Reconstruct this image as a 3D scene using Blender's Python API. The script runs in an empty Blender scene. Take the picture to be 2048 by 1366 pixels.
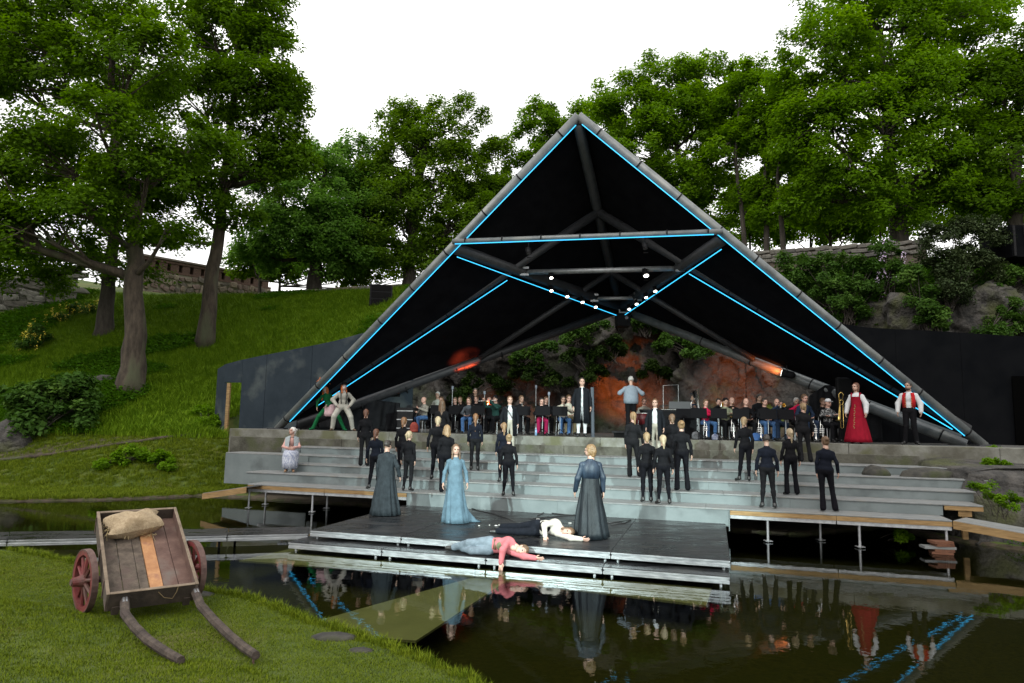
import bpy, math, random
import numpy as np
from mathutils import Matrix, Vector
random.seed(7)
rng = np.random.default_rng(7)
scene = bpy.context.scene
COL = scene.collection

# ------------------------------------------------------------------ camera
CAM_Z, FPX, HORIZON, ROLL = 2.66, 1355.0, 838.0, 0.018     # in pixels of the 2048 wide photograph
PITCH = math.atan((HORIZON - 683) / FPX)
cF = np.array([0, math.cos(PITCH), math.sin(PITCH)])
_r0 = np.array([1.0, 0, 0]); _u0 = np.cross(_r0, cF)
cR = math.cos(ROLL) * _r0 + math.sin(ROLL) * _u0
cU = -math.sin(ROLL) * _r0 + math.cos(ROLL) * _u0
cP = np.array([0, 0, CAM_Z])
cam_d = bpy.data.cameras.new('camera'); cam = bpy.data.objects.new('camera', cam_d); COL.objects.link(cam)
cam_d.sensor_width = 36.0; cam_d.lens = FPX / 2048 * 36.0; cam_d.clip_start = 0.1; cam_d.clip_end = 3000
cam.matrix_world = Matrix(((cR[0], cU[0], -cF[0], cP[0]), (cR[1], cU[1], -cF[1], cP[1]), (cR[2], cU[2], -cF[2], cP[2]), (0, 0, 0, 1)))
scene.camera = cam

# ------------------------------------------------------------------ sky, sun, exposure
world = bpy.data.worlds.new('World'); scene.world = world; world.use_nodes = True
nt = world.node_tree; nt.nodes.clear()
SUN_EL, SUN_AZ = math.radians(48), math.radians(215)        # high, from behind the camera on the left
sky = nt.nodes.new('ShaderNodeTexSky'); sky.sky_type = 'NISHITA'; sky.sun_disc = False
sky.sun_elevation = SUN_EL; sky.sun_rotation = SUN_AZ; sky.dust_density = 4.0; sky.air_density = 1.0
bg1 = nt.nodes.new('ShaderNodeBackground'); bg1.inputs['Strength'].default_value = 0.15
bg2 = nt.nodes.new('ShaderNodeBackground'); bg2.inputs['Strength'].default_value = 1.85
tc = nt.nodes.new('ShaderNodeTexCoord'); mp = nt.nodes.new('ShaderNodeMapping'); mp.inputs['Scale'].default_value = (1, 1, 2.5)
nz = nt.nodes.new('ShaderNodeTexNoise'); nz.inputs['Scale'].default_value = 1.6; nz.inputs['Detail'].default_value = 5
cr = nt.nodes.new('ShaderNodeValToRGB')
cr.color_ramp.elements[0].position = 0.42; cr.color_ramp.elements[0].color = (0.44, 0.43, 0.425, 1)
cr.color_ramp.elements[1].position = 0.62; cr.color_ramp.elements[1].color = (1.0, 0.985, 0.96, 1)
mx = nt.nodes.new('ShaderNodeMixShader'); mx.inputs[0].default_value = 0.9
wo = nt.nodes.new('ShaderNodeOutputWorld')
L = nt.links.new
L(sky.outputs[0], bg1.inputs[0]); L(tc.outputs['Generated'], mp.inputs[0]); L(mp.outputs[0], nz.inputs['Vector'])
L(nz.outputs['Fac'], cr.inputs[0]); L(cr.outputs[0], bg2.inputs[0])
L(bg1.outputs[0], mx.inputs[1]); L(bg2.outputs[0], mx.inputs[2]); L(mx.outputs[0], wo.inputs[0])
sun_d = bpy.data.lights.new('sun', 'SUN'); sun = bpy.data.objects.new('sun', sun_d); COL.objects.link(sun)
sun_d.energy = 1.1; sun_d.angle = math.radians(35); sun_d.color = (1.0, 0.96, 0.9)
sd = Vector((math.sin(SUN_AZ) * math.cos(SUN_EL), math.cos(SUN_AZ) * math.cos(SUN_EL), math.sin(SUN_EL)))
sun.rotation_euler = sd.to_track_quat('Z', 'Y').to_euler()
vs = scene.view_settings; vs.view_transform = 'Standard'; vs.look = 'None'; vs.exposure = 0.34; vs.gamma = 1.0
vs.use_curve_mapping = False
scene.cycles.max_bounces = 6; scene.cycles.transparent_max_bounces = 10; scene.cycles.diffuse_bounces = 4
scene.cycles.caustics_reflective = False; scene.cycles.caustics_refractive = False
scene.cycles.sample_clamp_indirect = 6.0

# ------------------------------------------------------------------ where things stand
def ray(px, py): return cF * FPX + cR * (px - 1024) - cU * (py - 683)
def AH(px, py, z):
    r = ray(px, py); return cP + r * ((z - CAM_Z) / r[2])
def AD(px, py, y):
    r = ray(px, py); return cP + r * (y / r[1])
TH = math.radians(16.5); CT, ST = math.cos(TH), math.sin(TH)
def S(u, v, z=0.0): return np.array([u * CT + v * ST, -u * ST + v * CT, z])     # stage axes: u along the steps, v up stage
def UV(p): return p[0] * CT - p[1] * ST, p[0] * ST + p[1] * CT
def AV(px, py, v):
    r = ray(px, py); n = np.array([ST, CT, 0]); return cP + r * ((v - cP @ n) / (r @ n))

# ------------------------------------------------------------------ materials
MATS = {}
def mat(name, c1, c2=None, scale=6.0, rough=0.7, bump=0.0, bscale=None, metal=0.0, spec=0.5, lo=0.35, hi=0.65, detail=6,
        stretch=(1, 1, 1), rough2=None, emit=None, estr=0.0, c3=None, s3=1.0, sheen=0.0, coat=0.0, crack=0.0):
    if name in MATS: return MATS[name]
    m = bpy.data.materials.new(name); m.use_nodes = True; MATS[name] = m
    n = m.node_tree.nodes; l = m.node_tree.links.new; b = n['Principled BSDF']
    b.inputs['Roughness'].default_value = rough; b.inputs['Metallic'].default_value = metal
    b.inputs['Specular IOR Level'].default_value = spec; b.inputs['Coat Weight'].default_value = coat
    if sheen: b.inputs['Sheen Weight'].default_value = sheen
    c1 = tuple(c1) + (1,); b.inputs['Base Color'].default_value = c1
    if emit: b.inputs['Emission Color'].default_value = tuple(emit) + (1,); b.inputs['Emission Strength'].default_value = estr
    if c2 is not None or bump:
        t = n.new('ShaderNodeTexCoord'); mpn = n.new('ShaderNodeMapping'); mpn.inputs['Scale'].default_value = stretch
        l(t.outputs['Object'], mpn.inputs[0])
        z = n.new('ShaderNodeTexNoise'); z.inputs['Scale'].default_value = scale; z.inputs['Detail'].default_value = detail; z.inputs['Roughness'].default_value = 0.65
        l(mpn.outputs[0], z.inputs['Vector'])
    if c2 is not None:
        r = n.new('ShaderNodeValToRGB'); e = r.color_ramp.elements
        e[0].position = lo; e[0].color = c1; e[1].position = hi; e[1].color = tuple(c2) + (1,)
        l(z.outputs['Fac'], r.inputs[0]); out = r.outputs[0]
        if c3 is not None:
            z3 = n.new('ShaderNodeTexNoise'); z3.inputs['Scale'].default_value = s3; z3.inputs['Detail'].default_value = 4
            l(mpn.outputs[0], z3.inputs['Vector'])
            r3 = n.new('ShaderNodeValToRGB'); r3.color_ramp.elements[0].position = 0.52; r3.color_ramp.elements[1].position = 0.66
            l(z3.outputs['Fac'], r3.inputs[0]); mxc = n.new('ShaderNodeMix'); mxc.data_type = 'RGBA'
            l(r3.outputs[0], mxc.inputs['Factor']); l(out, mxc.inputs['A']); mxc.inputs['B'].default_value = tuple(c3) + (1,)
            out = mxc.outputs['Result']
        l(out, b.inputs['Base Color'])
        if rough2 is not None:
            mr = n.new('ShaderNodeMapRange'); mr.inputs['From Min'].default_value = 0.35; mr.inputs['From Max'].default_value = 0.65
            mr.inputs['To Min'].default_value = rough; mr.inputs['To Max'].default_value = rough2
            l(z.outputs['Fac'], mr.inputs['Value']); l(mr.outputs[0], b.inputs['Roughness'])
    if crack:
        vo = n.new('ShaderNodeTexVoronoi'); vo.feature = 'DISTANCE_TO_EDGE'; vo.inputs['Scale'].default_value = crack; wn = n.new('ShaderNodeMix'); wn.data_type = 'VECTOR'; wn.inputs['Factor'].default_value = 0.25
        l(mpn.outputs[0], wn.inputs['A']); l(z.outputs['Color'], wn.inputs['B']); l(wn.outputs['Result'], vo.inputs['Vector'])
    if bump:
        zb = z
        if bscale:
            zb = n.new('ShaderNodeTexNoise'); zb.inputs['Scale'].default_value = bscale; zb.inputs['Detail'].default_value = 5; l(mpn.outputs[0], zb.inputs['Vector'])
        bp = n.new('ShaderNodeBump'); bp.inputs['Strength'].default_value = bump; bp.inputs['Distance'].default_value = 0.05
        l(bp.outputs[0], b.inputs['Normal'])
        if crack:
            bp.inputs['Distance'].default_value = 0.12; mrr = n.new('ShaderNodeMapRange'); mrr.inputs['From Max'].default_value = 0.06; l(vo.outputs['Distance'], mrr.inputs['Value']); ad = n.new('ShaderNodeMath'); ad.operation = 'ADD'; l(mrr.outputs[0], ad.inputs[0]); l(zb.outputs['Fac'], ad.inputs[1]); l(ad.outputs[0], bp.inputs['Height'])
        else: l(zb.outputs['Fac'], bp.inputs['Height'])
    return m
def emission(name, col, strength):
    if name in MATS: return MATS[name]
    m = bpy.data.materials.new(name); m.use_nodes = True; MATS[name] = m
    b = m.node_tree.nodes['Principled BSDF']; b.inputs['Base Color'].default_value = (0.02, 0.02, 0.02, 1)
    b.inputs['Emission Color'].default_value = tuple(col) + (1,); b.inputs['Emission Strength'].default_value = strength
    return m
def leafmat(name, c1, c2, c3, trans=0.35):
    """foliage: colour varies from leaf to leaf by a per-face value, light also passes through the leaf"""
    m = bpy.data.materials.new(name); m.use_nodes = True; MATS[name] = m
    n = m.node_tree.nodes; l = m.node_tree.links.new; n.clear()
    a = n.new('ShaderNodeAttribute'); a.attribute_name = 'rnd'
    r = n.new('ShaderNodeValToRGB'); e = r.color_ramp.elements
    e[0].position = 0.0; e[0].color = tuple(c1) + (1,); e[1].position = 1.0; e[1].color = tuple(c3) + (1,)
    k = e.new(0.5); k.color = tuple(c2) + (1,)
    l(a.outputs['Fac'], r.inputs[0])
    d = n.new('ShaderNodeBsdfPrincipled'); d.inputs['Roughness'].default_value = 0.6; d.inputs['Specular IOR Level'].default_value = 0.06
    t = n.new('ShaderNodeBsdfTranslucent'); hs = n.new('ShaderNodeHueSaturation'); hs.inputs['Value'].default_value = 1.25; hs.inputs['Saturation'].default_value = 1.1
    mxs = n.new('ShaderNodeMixShader'); mxs.inputs[0].default_value = trans; o = n.new('ShaderNodeOutputMaterial')
    l(r.outputs[0], d.inputs['Base Color']); l(r.outputs[0], hs.inputs['Color']); l(hs.outputs[0], t.inputs[0])
    l(d.outputs[0], mxs.inputs[1]); l(t.outputs[0], mxs.inputs[2]); l(mxs.outputs[0], o.inputs[0])
    return m

# ------------------------------------------------------------------ mesh helpers
ROOTM = {}
def tag(o, label=None, cat=None, group=None, kind=None):
    if label: o['label'] = label
    if cat: o['category'] = cat
    if group: o['group'] = group
    if kind: o['kind'] = kind
    return o
def root(name, loc, label, cat, group=None, rotz=0.0):
    o = bpy.data.objects.new(name, None); COL.objects.link(o); o.empty_display_size = 0.2
    o.location = [float(x) for x in loc]; o.rotation_euler = (0, 0, rotz)
    ROOTM[o] = Matrix.Translation(Vector([float(x) for x in loc])) @ Matrix.Rotation(rotz, 4, 'Z')
    return tag(o, label, cat, group)
def mesh_from(name, V, F, mats, mi=None, smooth=False, rnd=None):
    me = bpy.data.meshes.new(name)
    V = np.asarray(V, np.float32).reshape(-1, 3)
    if isinstance(F, np.ndarray):
        nf, k = F.shape; me.vertices.add(len(V)); me.vertices.foreach_set('co', V.ravel())
        me.loops.add(nf * k); me.loops.foreach_set('vertex_index', F.astype(np.int32).ravel())
        me.polygons.add(nf); me.polygons.foreach_set('loop_start', np.arange(0, nf * k, k, dtype=np.int32))
        me.update(calc_edges=True)
    else:
        me.from_pydata(V.tolist(), [], F); me.update()
    for m in (mats if isinstance(mats, (list, tuple)) else [mats]): me.materials.append(m)
    if mi is not None: me.polygons.foreach_set('material_index', np.asarray(mi, np.int32))
    if smooth: me.polygons.foreach_set('use_smooth', np.ones(len(me.polygons), bool))
    if rnd is not None:
        at = me.attributes.new('rnd', 'FLOAT', 'FACE'); at.data.foreach_set('value', np.asarray(rnd, np.float32))
    return me
def link(name, me, parent=None, loc=None, local=False):
    o = bpy.data.objects.new(name, me); COL.objects.link(o)
    if parent is not None: o.parent = parent
    if loc is not None: o.location = [float(x) for x in loc]
    return o
class MB:
    def __init__(self): self.V = []; self.F = []; self.mi = []
    def add(self, V, F, mi=0):
        o = len(self.V); self.V += [tuple(float(c) for c in v) for v in V]
        self.F += [tuple(i + o for i in f) for f in F]; self.mi += [mi] * len(F); return self
    def hexa(self, p, mi=0):      # 8 points: bottom ring 0-3, top ring 4-7
        return self.add(p, [(3, 2, 1, 0), (4, 5, 6, 7), (0, 1, 5, 4), (1, 2, 6, 5), (2, 3, 7, 6), (3, 0, 4, 7)], mi)
    def box(self, c, s, R=None, mi=0):
        hx, hy, hz = s[0] / 2, s[1] / 2, s[2] / 2
        p = np.array([(-hx, -hy, -hz), (hx, -hy, -hz), (hx, hy, -hz), (-hx, hy, -hz), (-hx, -hy, hz), (hx, -hy, hz), (hx, hy, hz), (-hx, hy, hz)])
        if R is not None: p = p @ np.asarray(R).T
        return self.hexa(p + np.asarray(c), mi)
    def sbox(self, u0, u1, v0, v1, z0, z1, mi=0):      # box in stage axes
        return self.hexa([S(u0, v0, z0), S(u1, v0, z0), S(u1, v1, z0), S(u0, v1, z0), S(u0, v0, z1), S(u1, v0, z1), S(u1, v1, z1), S(u0, v1, z1)], mi)
    def tube(self, pts, r, n=8, mi=0, caps=True, up=(0, 0, 1), flat=1.0):
        pts = [np.asarray(p, float) for p in pts]; k = len(pts)
        rr = r if isinstance(r, (list, tuple, np.ndarray)) else [r] * k
        V = []; F = []; nrm = None
        for i in range(k):
            t = pts[min(i + 1, k - 1)] - pts[max(i - 1, 0)]; t = t / (np.linalg.norm(t) + 1e-9)
            if nrm is None:
                a = np.asarray(up, float); a = a if abs(a @ t) < 0.95 else np.array([1.0, 0, 0]); nrm = np.cross(t, a)
            nrm = nrm - t * (nrm @ t); nrm /= np.linalg.norm(nrm) + 1e-9; b = np.cross(t, nrm)
            for j in range(n):
                w = 2 * math.pi * j / n; V.append(pts[i] + rr[i] * (math.cos(w) * nrm + flat * math.sin(w) * b))
        for i in range(k - 1):
            for j in range(n): F.append((i * n + j, i * n + (j + 1) % n, (i + 1) * n + (j + 1) % n, (i + 1) * n + j))
        if caps: F.append(tuple(range(n))[::-1]); F.append(tuple((k - 1) * n + j for j in range(n)))
        return self.add(V, F, mi)
    def loft(self, rings, mi=0, close=True, caps=False):
        n = len(rings[0]); V = [p for r in rings for p in r]; F = []; m = n if close else n - 1
        for i in range(len(rings) - 1):
            for j in range(m): F.append((i * n + j, i * n + (j + 1) % n, (i + 1) * n + (j + 1) % n, (i + 1) * n + j))
        if caps: F.append(tuple(range(n))[::-1]); F.append(tuple((len(rings) - 1) * n + j for j in range(n)))
        return self.add(V, F, mi)
    def build(self, name, mats, parent=None, smooth=False, label=None, cat=None, group=None, kind=None, local=False, origin=None, bevel=0.0):
        V = np.array(self.V)
        if parent is not None and not local and parent in ROOTM:
            Mi = np.array(ROOTM[parent].inverted()); V = V @ Mi[:3, :3].T + Mi[:3, 3]
        if origin is not None: V = V - np.asarray(origin)
        me = mesh_from(name, V, self.F, mats, self.mi, smooth)
        o = link(name, me, parent, origin)
        if bevel:
            bm = o.modifiers.new('bevel', 'BEVEL'); bm.width = bevel; bm.segments = 1; bm.limit_method = 'ANGLE'
        return tag(o, label, cat, group, kind)
def child(name, parent, mats, fn, smooth=False, **k):
    m = MB(); fn(m); return m.build(name, mats, parent, smooth, **k)
def copy_tree(o, loc=None, rotz=None, label=None, parent=None):
    c = o.copy(); COL.objects.link(c); c.parent = parent
    if loc is not None: c.location = [float(x) for x in loc]
    if rotz is not None: c.rotation_euler = (0, 0, rotz)
    if label: c['label'] = label
    for ch in [q for q in bpy.data.objects if q.parent == o]: copy_tree(ch, parent=c)
    return c
def vnoise(P, seed=0, f=1.0):
    """cheap smooth noise from sines, about -1..1"""
    P = np.asarray(P) * f; r = np.random.default_rng(seed); o = np.zeros(P.shape[:-1])
    for i in range(7):
        k = r.normal(size=P.shape[-1]) * (0.6 + 0.5 * i); o = o + np.sin(P @ k + r.uniform(0, 6.28)) / (1 + 0.55 * i)
    return o / 3.0

# ================================================================== SETTING
POND = [AH(x, y, 0)[:2] for x, y in [(-700, 1075), (0, 1093), (20, 1101), (68, 1112), (137, 1125), (250, 1150), (403, 1183), (444, 1190), (513, 1204), (581, 1228),
        (632, 1252), (690, 1266), (740, 1284), (784, 1298), (843, 1322), (887, 1340), (950, 1366)]]
POND += [np.array(p) for p in [(0.6, 5.6), (3, 4.6), (8, 4.0), (16, 4.0), (22, 7), (24, 13)]]
POND += [AH(x, y, 0)[:2] for x, y in [(2300, 1125), (2048, 1103), (1900, 1082), (1760, 1055)]]
POND += [S(2.0, 18.0)[:2], S(-4, 18.3)[:2], S(-9, 18.6)[:2], S(-12.2, 18.6)[:2]]
POND += [AH(x, y, 0)[:2] for x, y in [(405, 992), (330, 996), (200, 1001), (0, 1004), (-700, 1000)]]
POND = np.array(POND)
def pond_sd(X, Y): return poly_sd(X, Y, POND) + .055 * vnoise(np.stack([X, Y], -1), 77, 1.7)
def poly_sd(X, Y, POND):
    """signed distance to an outline, negative inside"""
    d = np.full(X.shape, 1e9); ins = np.zeros(X.shape, bool); n = len(POND)
    for i in range(n):
        a = POND[i]; b = POND[(i + 1) % n]; e = b - a
        t = np.clip(((X - a[0]) * e[0] + (Y - a[1]) * e[1]) / (e @ e), 0, 1)
        d = np.minimum(d, np.hypot(X - a[0] - t * e[0], Y - a[1] - t * e[1]))
        c = (a[1] > Y) != (b[1] > Y); ins ^= c & (X < (b[0] - a[0]) * (Y - a[1]) / (b[1] - a[1] + 1e-12) + a[0])
    return np.where(ins, -d, d)
CTRL = [(-4.6, 7.2, .18), (-3, 6.6, .22), (-7, 9, .2), (-5.5, 8.6, .14), (-12, 8, .3), (-2, 4, .42), (0, 1, .7), (-9, 2, .8), (10, 0, .8), (20, 2, .8), (28, 12, .8), (-25, 10, .6)]
for x, y, d in [(0, 918, 25.5), (150, 905, 26), (300, 882, 26.5), (445, 868, 27.5), (250, 930, 24.4), (60, 950, 24), (380, 935, 24.6), (200, 985, 22.8), (0, 985, 22.6), (370, 985, 23.2),
                (265, 782, 31), (215, 672, 38), (410, 690, 37.5), (120, 800, 30), (30, 850, 28), (100, 650, 40), (0, 690, 38), (-200, 800, 30), (-300, 650, 42), (300, 605, 44), (520, 597, 45),
                (700, 592, 44), (790, 585, 43), (560, 660, 38), (700, 640, 40), (600, 720, 34), (480, 800, 31), (420, 840, 29), (-100, 930, 25), (-500, 930, 24)]:
    p = AD(x, y, d); CTRL.append((p[0], p[1], p[2]))
for x, y, z in [(-30, 30, 5), (-40, 45, 11), (-25, 60, 11.5), (0, 60, 10.5), (25, 60, 11), (50, 60, 12), (50, 30, 11), (3, 46, 9.8), (10, 42, 9.8), (16, 36, 10.2), (22, 33, 10.4), (30, 28, 10.6),
                (-8, 30.5, 2.0), (-14.5, 30, 2.6), (0, 29, 1.9), (6, 27.5, 1.9), (10, 25, 1.9), (15, 22, 1.7), (19, 19, 1.4), (0, 34.5, 8.2), (6, 33.5, 8.2), (12, 31, 8.0), (17, 28, 8.0), (22.5, 26, 8.3), (27, 24, 8.4), (-6, 36, 7.6), (-13, 35, 4.6),
                (-10, 41, 9.0), (26, 18, 3)]: CTRL.append((x, y, z))
CTRL = np.array(CTRL)
def _tps(r): return np.where(r > 1e-9, r * r * np.log(r + 1e-9), 0)
_n = len(CTRL); _K = _tps(np.hypot(CTRL[:, None, 0] - CTRL[None, :, 0], CTRL[:, None, 1] - CTRL[None, :, 1])) + np.eye(_n) * 0.6
_P = np.c_[np.ones(_n), CTRL[:, :2]]; _A = np.block([[_K, _P], [_P.T, np.zeros((3, 3))]])
_w = np.linalg.solve(_A, np.r_[CTRL[:, 2], np.zeros(3)])
def hill(X, Y):
    sh = X.shape; x = X.ravel(); y = Y.ravel(); o = np.zeros(len(x))
    for i in range(0, len(x), 20000):
        q = slice(i, i + 20000)
        o[q] = _tps(np.hypot(x[q, None] - CTRL[None, :, 0], y[q, None] - CTRL[None, :, 1])) @ _w[:_n] + _w[_n] + _w[_n + 1] * x[q] + _w[_n + 2] * y[q]
    far = np.clip((np.hypot(x - 3, y - 30) - 45) / 30, 0, 1)
    o = o * (1 - far) + np.clip(11.5, None, 12) * far * (y > 14) + 0.8 * far * (y <= 14)
    return o.reshape(sh)
BOWL = np.array([tuple(S(-19.5, 22.5)[:2]), (-11.5, 30.5), (-8.6, 33.0), (-4, 33), (1, 32), (6, 30.8), (10, 29.2), (13.2, 27.6), (15, 27.4), (18.5, 26.2), (23, 24.8), (30, 23.5), (30, 17), tuple(S(12, 17.2)[:2]), tuple(S(-15, 17.2)[:2])])
def ground_z(X, Y):
    X = np.asarray(X, float); Y = np.asarray(Y, float); sd = pond_sd(X, Y); h = hill(X, Y)
    h = np.minimum(h, 1.75 + np.clip(poly_sd(X, Y, BOWL) - 0.1, 0, 50) * 4.0)
    P = np.stack([X, Y], -1); h = h + vnoise(P, 3, 0.5) * 0.10 * np.clip(sd / 3, 0, 1) + vnoise(P, 4, 2.2) * 0.03 * np.clip(sd / 1.5, 0, 1)
    bank = 0.05 + np.clip(sd, 0, 50) * 0.95 + vnoise(P, 5, 3) * 0.02
    out = np.minimum(np.maximum(h, 0.06 + 0.02 * np.clip(sd, 0, 2)), bank)
    return np.where(sd > 0, out, np.maximum(-0.42, 0.03 + sd * 1.4) + vnoise(P, 6, 2) * 0.02)
def gz(x, y): return float(ground_z(np.array([x]), np.array([y]))[0])
def axis(lo, hi, fine, far):
    a = list(np.arange(lo, hi, fine)); s = fine
    r = hi; out = []
    while r < far: out.append(r); s *= 1.25; r += s
    l = lo; s = fine; pre = []
    while l > -far: s *= 1.25; l -= s; pre.append(l)
    return np.array(pre[::-1] + a + out)
ax = axis(-22, 26, 0.2, 600); ay = axis(2, 47, 0.2, 600); ay = ay[ay > -60]
GX, GY = np.meshgrid(ax, ay, indexing='ij'); GZ = ground_z(GX, GY)
nx, ny = GX.shape; idx = np.arange(nx * ny).reshape(nx, ny)
GF = np.stack([idx[:-1, :-1], idx[1:, :-1], idx[1:, 1:], idx[:-1, 1:]], -1).reshape(-1, 4)
m_ground = mat('grass_ground', (0.034, 0.060, 0.005), (0.078, 0.108, 0.010), scale=0.9, rough=0.95, bump=0.6, bscale=9, c3=(0.085, 0.085, 0.018), s3=0.45)
# the bed below the water is mud and gravel: choose the material by where the face lies
cx = GX[:-1, :-1].ravel() + 0.1; cy = GY[:-1, :-1].ravel() + 0.1; gsd = pond_sd(cx, cy)
m_bed = mat('pond_bed', (0.018, 0.019, 0.006), (0.062, 0.058, 0.018), scale=14, rough=0.9, bump=0.4, lo=0.3, hi=0.75, c3=(0.030, 0.034, 0.008), s3=0.8)
m_earth = mat('earth', (0.035, 0.026, 0.015), (0.075, 0.058, 0.036), scale=5, rough=0.95, bump=0.5)
under = (cy > 17) & (cx > -8.2) & (cx < 17) & (GZ[:-1, :-1].ravel() < 2.4)
gm = np.where(gsd < 0.0, 1, np.where(under | ((gsd < 0.22) & (cy > 14)), 2, 0))
terrain = link('ground', mesh_from('ground', np.stack([GX, GY, GZ], -1), GF, [m_ground, m_bed, m_earth], gm, True)); tag(terrain, kind='structure')

# water: clear over a dark bed, mirrors at a low angle
mw = bpy.data.materials.new('pond_water'); mw.use_nodes = True; n = mw.node_tree.nodes; l = mw.node_tree.links.new; n.clear()
o_ = n.new('ShaderNodeOutputMaterial'); ms = n.new('ShaderNodeMixShader'); tr = n.new('ShaderNodeBsdfTransparent'); gl = n.new('ShaderNodeBsdfGlossy'); fr = n.new('ShaderNodeFresnel')
tr.inputs[0].default_value = (0.50, 0.52, 0.27, 1); gl.inputs['Roughness'].default_value = 0.015; gl.inputs[0].default_value = (0.95, 0.97, 1, 1); fr.inputs['IOR'].default_value = 1.36
t_ = n.new('ShaderNodeTexCoord'); z1 = n.new('ShaderNodeTexNoise'); z1.inputs['Scale'].default_value = 5.0; z1.inputs['Detail'].default_value = 3
bp = n.new('ShaderNodeBump'); bp.inputs['Strength'].default_value = 0.035; bp.inputs['Distance'].default_value = 0.03
l(t_.outputs['Object'], z1.inputs['Vector']); l(z1.outputs['Fac'], bp.inputs['Height']); l(bp.outputs[0], gl.inputs['Normal']); l(bp.outputs[0], fr.inputs['Normal'])
l(fr.outputs[0], ms.inputs[0]); l(tr.outputs[0], ms.inputs[1]); l(gl.outputs[0], ms.inputs[2]); l(ms.outputs[0], o_.inputs[0])
wa = MB(); wa.add([(-45, 3, 0), (26, 3, 0), (26, 24, 0), (-45, 24, 0)], [(0, 1, 2, 3)])
wo_ = wa.build('pond_water', mw); tag(wo_, kind='structure')

# ---- rock faces
def rock_sheet(name, path, z0, z1, lean, nu, nv, amp, seed, mats, thick=1.2, zvar=0.8, **k):
    path = np.array(path, float); seg = np.r_[0, np.cumsum(np.hypot(*np.diff(path, axis=0).T))]
    uu = np.linspace(0, seg[-1], nu); X = np.interp(uu, seg, path[:, 0]); Y = np.interp(uu, seg, path[:, 1])
    tx = np.gradient(X); ty = np.gradient(Y); ln = np.hypot(tx, ty); nxn, nyn = ty / ln, -tx / ln      # towards the viewer
    vv = np.linspace(0, 1, nv); za = np.interp(uu, seg, z1) if np.ndim(z1) else np.full(nu, z1)
    Zt = za + vnoise(np.c_[uu, uu * 0], seed, 0.9) * zvar
    A, B = np.meshgrid(np.arange(nu), vv, indexing='ij')
    back = lean * B ** 1.3 + thick * np.clip(B - 0.86, 0, 1) / 0.14 * 1.2
    Z = z0 + (Zt[:, None] - z0) * np.minimum(B / 0.9, 1 + 0.0 * B)
    P = np.stack([X[:, None] - nxn[:, None] * back, Y[:, None] - nyn[:, None] * back, Z], -1)
    # blocky fractured relief: ridged noise and stepped cells
    q = P * np.array([1, 1, 1.4]); rn = 1 - np.abs(vnoise(q, seed + 1, 0.55)); r2 = 1 - np.abs(vnoise(q, seed + 2, 1.4)); st = np.round(vnoise(q, seed + 3, 0.5) * 2.5) / 2.5
    # fractured slabs: each cell of a stretched Voronoi pattern is a tilted plane of its own
    rs = np.random.default_rng(seed + 9); Lr = uu[-1]; Hr = float(za.max() - z0); fac = 0
    for nc, wgt in ((int(Lr * Hr * .35), 1.0), (int(Lr * Hr * 1.8), .42)):
        cu = rs.uniform(0, Lr, nc); cz = rs.uniform(0, Hr, nc); off = rs.uniform(-1, 1, nc); tu = rs.normal(size=nc) * .45; tz = rs.normal(size=nc) * .45 + .15
        pu = np.repeat(uu[:, None], nv, 1).ravel(); pz = (Z - z0).ravel(); sk = .35 * pz
        dd = (pu[:, None] + sk[:, None] - cu - .35 * cz) ** 2 * 1.0 + ((pz[:, None] - cz) * .75) ** 2; w = dd.argmin(1)
        fac = fac + wgt * (off[w] + tu[w] * (pu - cu[w]) + tz[w] * (pz - cz[w])).reshape(nu, nv)
    d = amp * (0.45 * rn + 0.12 * r2 + 0.90 * fac + 0.05 * vnoise(q, seed + 4, 4.0)) - amp * 0.5
    P[..., 0] += nxn[:, None] * d; P[..., 1] += nyn[:, None] * d; P[..., 2] += 0.15 * amp * vnoise(q, seed + 6, 1.2)
    ii = np.arange(nu * nv).reshape(nu, nv); F = np.stack([ii[:-1, :-1], ii[1:, :-1], ii[1:, 1:], ii[:-1, 1:]], -1).reshape(-1, 4)
    return link(name, mesh_from(name, P, F, mats, None, False))
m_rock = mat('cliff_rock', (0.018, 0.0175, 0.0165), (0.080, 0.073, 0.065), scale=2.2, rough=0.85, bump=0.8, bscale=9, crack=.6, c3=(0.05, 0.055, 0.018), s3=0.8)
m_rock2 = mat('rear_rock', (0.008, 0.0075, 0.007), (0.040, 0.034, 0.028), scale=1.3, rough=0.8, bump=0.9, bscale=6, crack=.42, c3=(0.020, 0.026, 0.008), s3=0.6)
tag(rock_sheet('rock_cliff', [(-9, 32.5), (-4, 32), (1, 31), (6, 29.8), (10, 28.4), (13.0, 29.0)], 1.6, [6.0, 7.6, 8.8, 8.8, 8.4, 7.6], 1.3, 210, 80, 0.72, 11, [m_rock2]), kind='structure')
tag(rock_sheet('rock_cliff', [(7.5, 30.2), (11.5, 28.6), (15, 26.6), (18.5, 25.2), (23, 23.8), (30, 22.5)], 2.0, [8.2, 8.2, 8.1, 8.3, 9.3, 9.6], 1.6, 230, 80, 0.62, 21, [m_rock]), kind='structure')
tag(rock_sheet('rock_outcrop', [tuple(S(4.9, 20.5)[:2]), tuple(S(5.5, 19.0)[:2]), tuple(S(6.1, 18.0)[:2]), tuple(S(6.6, 17.2)[:2]), tuple(S(8.4, 16.6)[:2]), tuple(S(12, 16.4)[:2])], -0.3, [1.9, 1.75, 1.5, 1.1, 1.2, 1.4], 1.0, 170, 50, 0.40, 31, [m_rock], thick=1.8, zvar=0.2), kind='structure')
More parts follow.
